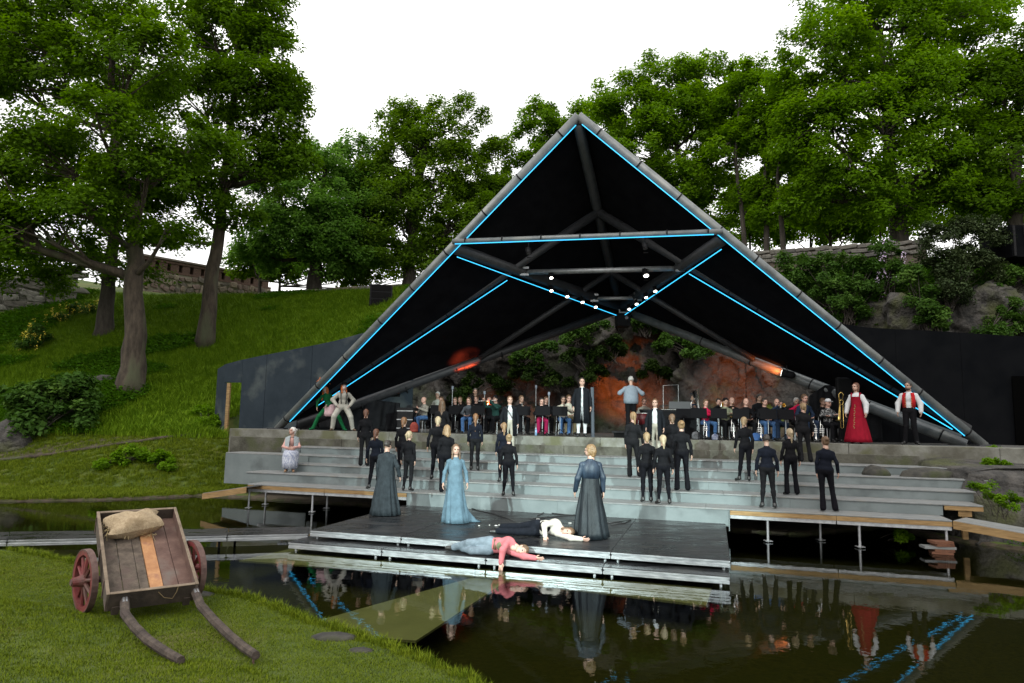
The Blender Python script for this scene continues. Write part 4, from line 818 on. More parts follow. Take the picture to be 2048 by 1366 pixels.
for i, (tr_, bl_, lb_) in enumerate([([(1500, 520, 54), (1500, 470, 54), (1500, 420, 54)], [(1480, 450, 54, 60, 50), (1540, 470, 54, 60, 40), (1500, 390, 55, 60, 40)], 'bushy tree glimpsed between the thin trunks on the right'),
        ([(1620, 510, 54), (1620, 470, 54), (1620, 420, 54)], [(1600, 460, 54, 60, 40), (1660, 440, 54, 60, 50), (1640, 380, 55, 60, 40)], 'bushy tree right of the thin trunks far behind'),
        ([(1760, 500, 52), (1760, 460, 52), (1760, 420, 52)], [(1750, 450, 52, 70, 40), (1830, 440, 52, 60, 45), (1880, 400, 52, 60, 50), (1800, 385, 53, 60, 40)], 'bushy tree far behind the forked maple trunk'),
        ([(1960, 490, 50), (1960, 450, 50), (1960, 400, 50)], [(1940, 430, 50, 60, 40), (2010, 420, 50, 70, 50), (1970, 370, 50, 60, 40)], 'bushy tree far behind the dusky bush'),
        ([(560, 585, 56), (560, 540, 56), (560, 500, 56)], [(560, 520, 56, 60, 40), (660, 540, 56, 70, 30), (760, 540, 54, 70, 35), (900, 540, 54, 70, 40)], 'row of dark bushes behind the low wall left of the tent')]):
    tree(lb_, tr_, .14, bl_, 8500, .22, LEAF_B if i < 4 else LEAF_D, m_barkd, 120 + i, rc=.9, flat=.8)
# --- shrubs on the right rocks
shrub('light green shrub beside the right tent edge', [(1590, 530, 29.5, 40, 30), (1630, 560, 29, 45, 40), (1680, 590, 28.5, 55, 40), (1610, 575, 29, 40, 40)], 9000, .13, LEAF_Y, 201, rc=.35)
shrub('lilac with mauve flowers below the hilltop wall', [(1765, 510, 29, 38, 40), (1780, 560, 28.5, 45, 40), (1740, 550, 29, 35, 30)], 6000, .12, LEAF_Y, 202, rc=.3, flowers=(mat('lilac_flower', (.42, .32, .48), (.62, .52, .66), scale=20, rough=.8), 38, .07))
shrub('leafy green shrub between the lilac and the tent', [(1720, 560, 28.5, 40, 50), (1700, 620, 28, 40, 30), (1660, 530, 29, 35, 30)], 7000, .13, LEAF_Y, 203, rc=.32)
shrub('big dusky yew like bush at the right', [(1900, 480, 27, 70, 45), (1940, 540, 26.5, 70, 50), (1870, 540, 26.5, 50, 45), (1960, 470, 27, 60, 40), (1900, 590, 26, 50, 35)], 24000, .10, LEAF_Z, 204, rc=.34, dens=5, flat=.7)
shrub('bright green plant trailing over the rock below the dusky bush', [(1850, 600, 26.2, 35, 40), (1870, 640, 25.8, 35, 35), (1830, 560, 26.5, 30, 30)], 6000, .13, LEAF_Y, 205, rc=.3)
shrub('yellow green low shrub at the right edge above the black wall', [(2010, 650, 25.5, 55, 22), (2040, 620, 25.5, 40, 25), (1985, 665, 25, 35, 14)], 6000, .10, LEAF_Y, 206, rc=.28)
shrub('shrub below the black container at the right edge', [(2030, 555, 26.5, 45, 30), (1990, 580, 26.5, 35, 25)], 5000, .12, LEAF_Y, 207, rc=.3)
# --- plants on the rock behind the stage
for i, (bl, lb) in enumerate([([(1190, 655, 30.5, 40, 16), (1150, 675, 30.3, 40, 16)], 'leafy plant hanging over the rear rock left of the roof point'), ([(1290, 655, 30, 40, 18), (1265, 640, 30.2, 35, 14)], 'leafy plant on the rear rock right of the roof point'),
        ([(1345, 685, 29.4, 35, 20), (1385, 700, 29, 30, 16)], 'plant on the rear rock above the tuba player'), ([(1090, 700, 30.4, 40, 16), (1050, 715, 30.2, 30, 14)], 'plant on the rear rock above the left players'), ([(1230, 700, 29.6, 30, 25)], 'dark plant on the middle of the rear rock'), ([(1060, 745, 30.4, 55, 22), (1110, 765, 30.2, 35, 18)], 'dark ivy on the rear rock behind the left microphones'), ([(1160, 720, 30.2, 45, 22), (1190, 750, 30, 30, 20)], 'dark ivy on the rear rock above the long buttoned coat'), ([(975, 770, 30.8, 50, 22), (930, 790, 30.8, 35, 16)], 'dark ivy on the rear rock behind the far left players'), ([(1310, 745, 29.4, 32, 22)], 'dark ivy patch on the rear rock right of the conductor')]):
    shrub(lb, bl, 3500, .13, LEAF_Y if i < 4 else LEAF_I, 220 + i, rc=.3)
# --- left slope
shrub('large leaved dark bush on the left bank', [(80, 800, 27.5, 70, 40), (140, 780, 28, 55, 35), (60, 845, 27, 50, 30), (150, 830, 27.5, 45, 30)], 7000, .22, LEAF_Y, 230, rc=.4)
YEL = mat('yellow_flower', (.45, .36, .02), (.58, .48, .04), scale=20, rough=.7)
shrub('yellow flowering shrub low on the left slope', [(60, 690, 36, 35, 20), (85, 665, 36.5, 30, 16)], 3500, .14, LEAF_Y, 231, rc=.35, flowers=(YEL, 60, .07))
shrub('yellow flowering shrub higher on the left slope by the wall', [(160, 620, 41, 30, 14), (120, 640, 40, 30, 12)], 3500, .15, LEAF_Y, 232, rc=.35, flowers=(YEL, 55, .08))
for i, (bl, lb) in enumerate([([(255, 915, 24.6, 40, 22), (220, 930, 24.3, 30, 16)], 'clump of weeds on the bank below the path'), ([(320, 925, 24.4, 40, 18)], 'weeds on the bank nearer the steps'), ([(420, 845, 28.2, 25, 14), (400, 825, 29, 22, 12)], 'weeds beside the doorway of the dark wall'), ([(1975, 985, 15.5, 35, 22), (2010, 1010, 15.2, 35, 25)], 'leafy plant on the rock at the right end of the steps'), ([(1985, 930, 17.5, 40, 10)], 'low plant on the rock right of the stage'), ([(1985, 905, 18.2, 30, 9)], 'small plant at the right foot of the stage'), ([(1800, 1068, 15.6, 22, 10)], 'small water plant under the right deck')]):
    shrub(lb, bl, 2600 if i < 3 else 2200, .11 if i < 3 else .06, G_W if False else LEAF_B, 240 + i, rc=.25 if i < 3 else .12, dens=6 if i < 3 else 14, name='weed_clump' if i < 3 else 'plant', cat='plant')

# ---- grass: real blades, scattered as instances
def grass_mat(name, c1, c2):
    m = bpy.data.materials.new(name); m.use_nodes = True; n = m.node_tree.nodes; l = m.node_tree.links.new; b_ = n['Principled BSDF']
    oi = n.new('ShaderNodeObjectInfo'); r = n.new('ShaderNodeValToRGB'); r.color_ramp.elements[0].color = (*c1, 1); r.color_ramp.elements[1].color = (*c2, 1)
    l(oi.outputs['Random'], r.inputs[0]); l(r.outputs[0], b_.inputs['Base Color']); b_.inputs['Roughness'].default_value = .6; b_.inputs['Specular IOR Level'].default_value = .06; return m
def tuft(n, rad, h0, h1, w, seed, bend=.5):
    r = np.random.default_rng(seed); V = []; F = []
    for i in range(n):
        a = r.uniform(0, 6.28); q = rad * math.sqrt(r.uniform()); p = np.array([q * math.cos(a), q * math.sin(a), -.02]); h = r.uniform(h0, h1); t = r.uniform(0, 6.28); d = np.array([math.cos(t), math.sin(t), 0]) ; s = np.array([-d[1], d[0], 0]) * w
        k = len(V); V += [p - s, p + s, p + d * h * bend * .3 + s * .7 + [0, 0, h * .6], p + d * h * bend * .3 - s * .7 + [0, 0, h * .6], p + d * h * bend + [0, 0, h]]; F += [(k, k + 1, k + 2, k + 3), (k + 3, k + 2, k + 4)]
    return np.array(V), F
def herb(n, h, size, seed):
    r = np.random.default_rng(seed); P = r.normal(size=(n, 3)) * [.16, .16, 0]; P[:, 2] = h * r.uniform(.25, 1, n); N = r.normal(size=(n, 3)) * .5 + [0, 0, 1]; N /= np.linalg.norm(N, axis=1)[:, None]
    V, F = leaves(P, N, size, r, .6); return V, [tuple(f) for f in F]
def scatter(name, P, scl, templates, m, label, cat='grass'):
    tc_ = bpy.data.collections.new(name + '_templates')
    for i, (V, F) in enumerate(templates): tc_.objects.link(bpy.data.objects.new(name + '_tuft', mesh_from('tuft', V, F, m)))
    me = bpy.data.meshes.new(name); me.vertices.add(len(P)); me.vertices.foreach_set('co', np.asarray(P, np.float32).ravel())
    for nm, arr in (('scl', scl), ('rotz', rng.uniform(0, 6.28, len(P)))): a = me.attributes.new(nm, 'FLOAT', 'POINT'); a.data.foreach_set('value', np.asarray(arr, np.float32))
    o = link(name, me); g = bpy.data.node_groups.new(name, 'GeometryNodeTree'); g.interface.new_socket('Geometry', in_out='INPUT', socket_type='NodeSocketGeometry'); g.interface.new_socket('Geometry', in_out='OUTPUT', socket_type='NodeSocketGeometry')
    N = g.nodes.new; k = g.links.new; gi = N('NodeGroupInput'); go = N('NodeGroupOutput'); ip = N('GeometryNodeInstanceOnPoints'); ci = N('GeometryNodeCollectionInfo'); ci.inputs['Collection'].default_value = tc_; ci.inputs['Separate Children'].default_value = True; ci.inputs['Reset Children'].default_value = True
    a1 = N('GeometryNodeInputNamedAttribute'); a1.data_type = 'FLOAT'; a1.inputs['Name'].default_value = 'scl'; a2 = N('GeometryNodeInputNamedAttribute'); a2.data_type = 'FLOAT'; a2.inputs['Name'].default_value = 'rotz'; cx_ = N('ShaderNodeCombineXYZ'); mp2 = N('GeometryNodeMeshToPoints')
    k(gi.outputs[0], mp2.inputs[0]); k(mp2.outputs[0], ip.inputs['Points']); k(ci.outputs[0], ip.inputs['Instance']); ip.inputs['Pick Instance'].default_value = True
    k(a2.outputs[0], cx_.inputs[2]); k(cx_.outputs[0], ip.inputs['Rotation']); k(a1.outputs[0], ip.inputs['Scale']); k(ip.outputs[0], go.inputs[0])
    md = o.modifiers.new('scatter', 'NODES'); md.node_group = g; return tag(o, label, cat, kind='stuff')
def pts(n, x0, x1, y0, y1, keep):
    X = rng.uniform(x0, x1, n); Y = rng.uniform(y0, y1, n); k = keep(X, Y); X, Y = X[k], Y[k]; return np.stack([X, Y, ground_z(X, Y)], 1)
infr = lambda X, Y, m=1.02: np.abs(X) < (Y * .756 * m + .8)
G_L = grass_mat('lawn_blades', (.062, .100, .004), (.142, .182, .010)); G_H = grass_mat('tall_grass', (.068, .140, .004), (.155, .250, .012)); G_W = leafmat('herb_leaf', (.046, .118, .005), (.085, .180, .010), (.13, .25, .018), .3); G_Y = grass_mat('dry_blades', (.10, .085, .022), (.16, .14, .035))
P = pts(60000, -11, 1, 4.6, 13, lambda X, Y: (pond_sd(X, Y) > .02) & infr(X, Y) & (Y < 12.9)); lawn_n = vnoise(P[:, :2], 41, .9)
scatter('lawn_grass', P[lawn_n < .75], rng.uniform(.6, 1.15, (lawn_n < .75).sum()), [tuft(20, .11, .022, .05, .0035, s) for s in range(4)], G_L, 'short mown lawn grass around the cart')
Pd = P[lawn_n > .2][::2]; scatter('dry_lawn_grass', Pd, rng.uniform(.6, 1.05, len(Pd)), [tuft(12, .12, .02, .04, .0035, s + 20) for s in range(3)], G_Y, 'yellowed patches of short lawn grass')
P = pts(60000, -12, 1.5, 4.6, 13.5, lambda X, Y: (np.abs(pond_sd(X, Y) - .09) < .10) & infr(X, Y) & (Y < 13.2)); scatter('shore_grass', P, rng.uniform(.3, 1.0, len(P)), [tuft(9, .05, .07, .15, .0045, s + 40, .7) for s in range(4)], G_L, 'longer grass blades along the edge of the pond')
hk = lambda X, Y: (pond_sd(X, Y) > .05) & ((poly_sd(X, Y, BOWL) > .3) | (UV((X, Y))[0] < UL[3] - .25) & (UV((X, Y))[1] < 23)) & infr(X, Y) & (Y > 18)
P = pts(90000, -36, -2, 20, 46, lambda X, Y: hk(X, Y) & (X < -4 + (Y - 33) * .2)); nn2 = vnoise(P[:, :2], 51, .33); bankm = P[:, 2] < 1.7
g1 = (nn2 < .0) & ~bankm; g2 = (nn2 >= .0) & ~bankm
Pg = np.vstack([P[g1], P[g2][::4]]); scatter('slope_grass', Pg, rng.uniform(.55, 1.2, len(Pg)), [tuft(22, .20, .16, .42, .010, s + 60, .55) for s in range(4)], G_H, 'tall green grass covering the left slope')
Ph = P[g2]; scatter('slope_herbs', Ph, rng.uniform(.7, 1.3, len(Ph)), [herb(14, .32, .13, s + 80) for s in range(4)], G_W, 'leafy ground cover on the left slope', 'ground cover')
Pb = P[bankm]; scatter('bank_grass', np.vstack([Pb, Pb + [.07, .05, 0]]), rng.uniform(.35, .8, 2 * len(Pb)), [tuft(20, .16, .08, .22, .007, s + 90, .6) for s in range(4)], G_L, 'grass on the bank beside the pond on the left')
P = pts(9000, 6, 26, 18, 36, lambda X, Y: (poly_sd(X, Y, BOWL) > 1.2) & infr(X, Y, 1.1)); scatter('hilltop_herbs', P, rng.uniform(.8, 1.6, len(P)), [herb(16, .4, .15, s + 100) for s in range(4)], G_W, 'leafy ground cover above the right rocks', 'ground cover')
P = pts(6000, -8, 14, 30, 37, lambda X, Y: (poly_sd(X, Y, BOWL) > .9) & (poly_sd(X, Y, BOWL) < 4.5)); scatter('cliff_top_herbs', P, rng.uniform(.8, 1.5, len(P)), [herb(16, .4, .15, s + 110) for s in range(4)], G_W, 'leafy ground cover on top of the rear rock', 'ground cover')
P = pts(5000, 9, 20, 12, 19, lambda X, Y: (pond_sd(X, Y) > .02) & (pond_sd(X, Y) < 1.2) & (UV((X, Y))[1] < 18)); scatter('right_bank_herbs', P, rng.uniform(.3, .7, len(P)), [herb(14, .3, .10, s + 120) for s in range(3)], G_W, 'low plants on the right bank of the pond', 'ground cover')
# ---- earth path edged with a log up to the stage
pp = [AD(x, y, d) for x, y, d in [(-150, 925, 25.2), (0, 917, 25.5), (150, 903, 26), (300, 881, 26.6), (400, 869, 27.2), (470, 862, 27.4)]]; pp = np.array(pp); s = np.linspace(0, len(pp) - 1, 50); cl = np.stack([np.interp(s, range(len(pp)), pp[:, i]) for i in range(2)], 1)
m = MB(); rows = []
for i, c in enumerate(cl): rows.append([(c[0], c[1] + o, gz(c[0], c[1] + o) + .02 + .02 * (abs(o) < .4)) for o in (-.2, .1, .4, .7, .95)])
m.loft(rows, close=False); m.build('earth_path', m_earth, smooth=True, kind='structure')
m = MB(); m.tube([(c[0], c[1] - .22, gz(c[0], c[1] - .22) + .05) for c in cl[2:44:3]], [.07 + .015 * math.sin(i * 2.1) for i in range(len(cl[2:44:3]))], 7); m.build('edging_log', m_bark, smooth=True, label='weathered log edging the earth path on the left bank', cat='log')

# ================================================================== PEOPLE
def surface_nets(Fv, org, h):
    s = Fv < 0; nx, ny, nz = s.shape
    c = [s[i:nx - 1 + i, j:ny - 1 + j, k:nz - 1 + k] for i in (0, 1) for j in (0, 1) for k in (0, 1)]
    al = c[0].copy(); an = c[0].copy()
    for q in c[1:]: al &= q; an |= q
    act = an & ~al; ids = -np.ones(act.shape, int); I = np.argwhere(act); ids[act] = np.arange(len(I))
    acc = np.zeros((len(I), 3)); cnt = np.zeros(len(I)); ii, jj, kk = I.T
    offs = [(i, j, k) for i in (0, 1) for j in (0, 1) for k in (0, 1)]
    for a in offs:
        for ax_ in range(3):
            if a[ax_] == 1: continue
            b_ = list(a); b_[ax_] = 1
            fa = Fv[ii + a[0], jj + a[1], kk + a[2]]; fb = Fv[ii + b_[0], jj + b_[1], kk + b_[2]]; x = (fa < 0) != (fb < 0)
            t = np.where(x, fa / np.where(x, fa - fb, 1), 0); p = np.tile(np.array(a, float), (len(I), 1)); p[:, ax_] = t
            acc += p * x[:, None]; cnt += x
    V = (I + acc / cnt[:, None]) * h + org; Q = []
    for ax_ in range(3):
        o1, o2 = (ax_ + 1) % 3, (ax_ + 2) % 3
        sl0 = [slice(None)] * 3; sl1 = [slice(None)] * 3; sl0[ax_] = slice(0, -1); sl1[ax_] = slice(1, None)
        d = s[tuple(sl0)] != s[tuple(sl1)]; E_ = np.argwhere(d)
        E_ = E_[(E_[:, o1] > 0) & (E_[:, o2] > 0) & (E_[:, o1] < s.shape[o1] - 1) & (E_[:, o2] < s.shape[o2] - 1)]
        if not len(E_): continue
        def cell(da, db): q = E_.copy(); q[:, o1] += da; q[:, o2] += db; return ids[q[:, 0], q[:, 1], q[:, 2]]
        quad = np.stack([cell(-1, -1), cell(0, -1), cell(0, 0), cell(-1, 0)], 1); ins = s[tuple(E_.T)]
        quad[~ins] = quad[~ins][:, ::-1]; Q.append(quad)
    return V, np.vstack(Q)
def cap(a, b_, ra, rb, tg): return ('c', np.array(a, float), np.array(b_, float), ra, rb, tg)
def ell(c, r, tg, R=None): return ('e', np.array(c, float), np.array(r, float), R, None, tg)
def pdist(P, pr):
    if pr[0] == 'c':
        _, a, b_, ra, rb, _t = pr; ab = b_ - a; t = np.clip(((P - a) @ ab) / (ab @ ab + 1e-12), 0, 1); return np.linalg.norm(P - a - t[..., None] * ab, axis=-1) - (ra + (rb - ra) * t)
    _, c, r, R, _n2, _t = pr; q = P - c
    if R is not None: q = q @ np.asarray(R)
    k0 = np.linalg.norm(q / r, axis=-1); k1 = np.linalg.norm(q / (r * r), axis=-1); return k0 * (k0 - 1) / (k1 + 1e-9)
def sdf_mesh(prims, h, k=.03, cut=None, pad=.05):
    lo = np.min([np.minimum(p[1] - (p[3] if p[0] == 'c' else p[2].max()), (p[2] - p[4]) if p[0] == 'c' else p[1] - p[2].max()) for p in prims], 0) - pad
    hi = np.max([np.maximum(p[1] + (p[3] if p[0] == 'c' else p[2].max()), (p[2] + p[4]) if p[0] == 'c' else p[1] + p[2].max()) for p in prims], 0) + pad
    n = np.ceil((hi - lo) / h).astype(int) + 1; g = np.stack(np.meshgrid(*[lo[i] + h * np.arange(n[i]) for i in range(3)], indexing='ij'), -1)
    D = None
    for p in prims:
        d = pdist(g, p)
        if D is None: D = d
        else: hh = np.clip(.5 + .5 * (D - d) / k, 0, 1); D = D * (1 - hh) + d * hh - k * hh * (1 - hh)
    if cut is not None: D = cut(g, D)
    V, Q = surface_nets(D, lo, h); fc = V[Q].mean(1); dd = np.stack([pdist(fc, p) for p in prims], 1); tg = np.array([p[5] for p in prims])[dd.argmin(1)]
    return V, Q, tg
SKIN, TOP, BOT, SHOE, EYE, LIP, BROW, SOCK, TOP2 = range(9)
# head, facing +Y, origin at its middle; 23 cm tall
def make_head(h, male=True):
    j = .072 if male else .064
    pr = [ell((0, -.012, .022), (.077, .098, .096), SKIN), ell((0, .022, -.045), (j, .070, .070), SKIN), ell((0, .052, -.088), (.030, .028, .026), SKIN), cap((0, .088, .012), (0, .108, -.026), .008, .014, SKIN), ell((0, .072, .030), (.058, .022, .012), SKIN),
          ell((.074, -.008, -.010), (.010, .020, .032), SKIN), ell((-.074, -.008, -.010), (.010, .020, .032), SKIN), cap((0, -.02, -.06), (0, -.035, -.16), .052, .054, SKIN),
          ell((.030, .078, .008), (.015, .011, .009), EYE), ell((-.030, .078, .008), (.015, .011, .009), EYE), ell((0, .084, -.058), (.024, .011, .008), LIP), cap((.014, .089, .030), (.046, .080, .029), .005, .004, BROW), cap((-.014, .089, .030), (-.046, .080, .029), .005, .004, BROW)]
    return sdf_mesh(pr, h, .012, pad=.02)
HEADS = {('m', 0): make_head(.0098), ('f', 0): make_head(.0098, False), ('m', 1): make_head(.0135), ('f', 1): make_head(.0135, False)}
def make_hand(h, curl, spread=0.0):
    pr = [cap((-.022, .012, 0), (-.026, .082, 0), .015, .014, SKIN), cap((0, .0, 0), (0, .086, .002), .018, .014, SKIN), cap((.022, .012, 0), (.026, .078, 0), .015, .013, SKIN)]
    for x, L_, r_ in ((-.033, .062, .0075), (-.011, .078, .0085), (.012, .074, .0085), (.033, .066, .008)):
        p = np.array([x, .086, .001]); a = 0.0; sx = spread * x * 6
        for sg in (.44, .32, .24): a += curl; q = p + L_ * sg * np.array([sx, math.cos(a), -math.sin(a)]); pr.append(cap(p, q, r_, r_ * .93, SKIN)); p = q; r_ *= .93
    pr += [cap((.030, .018, -.004), (.056, .050, -.012), .013, .010, SKIN), cap((.056, .050, -.012), (.064, .080, -.018 - .02 * curl), .0095, .008, SKIN)]
    return sdf_mesh(pr, h, .006, pad=.012)
HANDS = {('rel', 0): make_hand(.0068, .28), ('flat', 0): make_hand(.0068, .08, .35), ('grip', 0): make_hand(.0068, .85), ('rel', 1): make_hand(.0095, .30), ('grip', 1): make_hand(.0095, .8)}
J0 = dict(pel=(0, 0, .95), chest=(0, .0, 1.27), neck=(0, -.012, 1.455), head=(0, .02, 1.625), hipR=(.085, 0, .93), knR=(.095, .015, .51), anR=(.10, -.02, .085), toR=(.125, .135, .035), shR=(.175, -.012, 1.40), elR=(.205, -.035, 1.12), wrR=(.215, .03, .88))
for k_ in list(J0):
    if k_.endswith('R'): x, y, z = J0[k_]; J0[k_[:-1] + 'L'] = (-x, y, z)
def unit(v): v = np.asarray(v, float); return v / (np.linalg.norm(v) + 1e-9)
def rot_head(yaw=0, pitch=0, roll=0): return np.array(Matrix.Rotation(yaw, 3, 'Z') @ Matrix.Rotation(pitch, 3, 'X') @ Matrix.Rotation(roll, 3, 'Y'))
def body_mesh(J=None, sex='f', lod=0, fat=1.0, legs='tight', sleeve=1.0, headR=None, handpose=('rel', 'rel'), hdir=None, bare_arm=0, shoe=1.0, longtop=False, knee_sock=False, waistz=None, vest=False, bald=False, kw_sh=False):
    j = {k: np.array(v, float) for k, v in {**J0, **(J or {})}.items()}
    up = unit(j['chest'] - j['pel']); rt = unit(j['shR'] - j['shL']); fw = np.cross(up, rt); Rt = np.stack([rt, fw, up], 1)
    if sex == 'f' and not kw_sh:
        for s_, q_ in (('R', 1), ('L', -1)):
            if abs(abs(j['sh' + s_][0]) - .175) < .002: j['sh' + s_] = j['sh' + s_] + np.array([-.014 * q_, 0, -.012])
    f = fat; wd = 1.0 if sex == 'm' else .90; hp = 1.0 if sex == 'm' else 1.10
    wst = lerp(j['pel'], j['chest'], .42)
    P = [ell(j['pel'] - up * .01, (.150 * hp * f, .108 * f * hp, .125), BOT, Rt), ell(wst, ((.142 if sex == 'm' else .140) * f * wd, .098 * f, .17), TOP, Rt), ell(j['chest'] + up * .02, (.160 * wd * (f * .5 + .5), .108 * f, .165), TOP, Rt),
         cap(j['neck'] - up * .055, j['shR'] - up * .035, .060, .050, TOP2 if vest else TOP), cap(j['neck'] - up * .055, j['shL'] - up * .035, .060, .050, TOP2 if vest else TOP), cap(j['neck'] - up * .05, j['neck'] - up * .005, .066, .056, TOP), cap(j['neck'], lerp(j['neck'], j['head'], .7), .052, .050, SKIN)]
    if longtop: P.append(ell(j['pel'] + up * .045, (.150 * hp * f, .110 * f * hp, .085), TOP, Rt))
    for s in 'RL':
        cal = {'tight': (.052, .036), 'loose': (.066, .062), 'flare': (.050, .070), 'baggy': (.088, .070), 'breech': (.058, .040)}[legs]; th = {'tight': .090, 'loose': .092, 'flare': .090, 'baggy': .108, 'breech': .10}[legs] * f ** .5
        kn = .056 if legs in ('tight', 'flare') else .068 if legs != 'baggy' else .092
        P += [cap(j['hip' + s], j['kn' + s], th, kn, BOT), cap(j['kn' + s], j['an' + s], kn * .98 if legs != 'breech' else .058, cal[1], SOCK if knee_sock else BOT)]
        if legs in ('tight', 'breech'): m_ = lerp(j['kn' + s], j['an' + s], .28); P.append(cap(m_ - up * 0, lerp(j['kn' + s], j['an' + s], .45), .058, .050, SOCK if knee_sock else BOT))
        hl = j['an' + s] - unit(j['to' + s] - j['an' + s]) * .03; fd = unit(j['to' + s] - j['an' + s]); P += [cap(lerp(j['an' + s], j['to' + s], -.15) - [0, 0, .02], j['to' + s], .042 * shoe, .036 * shoe, SHOE), cap(j['an' + s] + unit(j['kn' + s] - j['an' + s]) * .02, j['an' + s], .046 * shoe, .045 * shoe, SHOE)]
        tg = TOP2 if vest else TOP
        P += [cap(j['sh' + s] - up * .045 - rt * (.012 if s == 'R' else -.012), j['el' + s], .047 * (sleeve * .6 + .4), .042 * sleeve, tg), cap(j['el' + s], lerp(j['el' + s], j['wr' + s], .95 if not bare_arm else .35), .043 * sleeve, .034 * (sleeve * .9 + .1), tg), cap(lerp(j['el' + s], j['wr' + s], .5), j['wr' + s], .032, .026, SKIN)]
    V, Q, T = sdf_mesh(P, .020 if lod == 0 else .026, .028)
    Vs, Qs, Ts = [V], [Q], [T]; n = len(V)
    HV, HQ, HT = HEADS[sex, lod]; R_ = Rt if headR is None else headR; hv = HV @ R_.T + j['head']; Vs.append(hv); Qs.append(HQ + n); Ts.append(HT); n += len(hv)
    for i, s in enumerate('RL'):
        HV, HQ, HT = HANDS[handpose[i] if (handpose[i], lod) in HANDS else 'rel', lod]
        yd = unit(j['wr' + s] - j['el' + s]); td = np.array([0, 1.0, 0])
        if hdir and hdir.get(s) is not None: yd = unit(hdir[s][0]); td = np.array(hdir[s][1], float)
        td = unit(td - yd * (td @ yd)); sg = -1 if s == 'R' else 1; X = td * sg; Z = np.cross(X, yd); RR = np.stack([X, yd, Z], 1)
        hv = HV * np.array([sg, 1, 1]); hv = hv @ RR.T + j['wr' + s] - yd * .012; hq = HQ if sg > 0 else HQ[:, ::-1]; Vs.append(hv); Qs.append(hq + n); Ts.append(HT); n += len(hv)
    return np.vstack(Vs), np.vstack(Qs), np.concatenate(Ts), j, (Rt if headR is None else headR)
# materials of clothes, skin and hair
def cloth(name, c, var=1.35, rough=.85, scale=14, bump=.12): return mat('cloth_' + name, c, tuple(min(1, x * var) for x in c), scale=scale, rough=rough, bump=bump, spec=.08)
def skinm(name, c): return mat('skin_' + name, c, tuple(x * 1.12 for x in c), scale=30, rough=.5)
def hairm(name, c): return mat('hair_' + name, tuple(x * .65 for x in c), tuple(min(1, x * 1.25) for x in c), scale=26, rough=.45, bump=.5, stretch=(1, 1, .12))
SK = skinm('fair', (.40, .25, .19)); SK2 = skinm('tan', (.30, .18, .13)); SK3 = skinm('pink', (.42, .245, .19)); SKW = skinm('powdered', (.48, .38, .35))
m_eye = mat('eye_dark', (.03, .02, .018), rough=.3); m_lip = mat('lip', (.34, .12, .10), rough=.45); m_brow = mat('brow', (.07, .045, .03), rough=.9)
BLK = cloth('black', (.0050, .0050, .0060), 1.6); BLK2 = cloth('black_leggings', (.0040, .0040, .0055), 1.6); BLKS = mat('shoe_black', (.012, .012, .012), rough=.4); SOLE = mat('shoe_white', (.6, .6, .58), rough=.6)
HB = {'blond': hairm('blond', (.25, .170, .088)), 'pale': hairm('pale_blond', (.34, .265, .165)), 'straw': hairm('straw', (.20, .120, .055)), 'brown': hairm('brown', (.11, .062, .032)), 'dark': hairm('dark', (.022, .016, .012)), 'auburn': hairm('auburn', (.10, .038, .018)), 'ginger': hairm('ginger', (.16, .075, .03)), 'grey': hairm('grey', (.42, .41, .39)), 'white': hairm('white', (.68, .66, .62)), 'orange': hairm('orange', (.46, .12, .02)), 'lbrown': hairm('light_brown', (.24, .15, .075))}
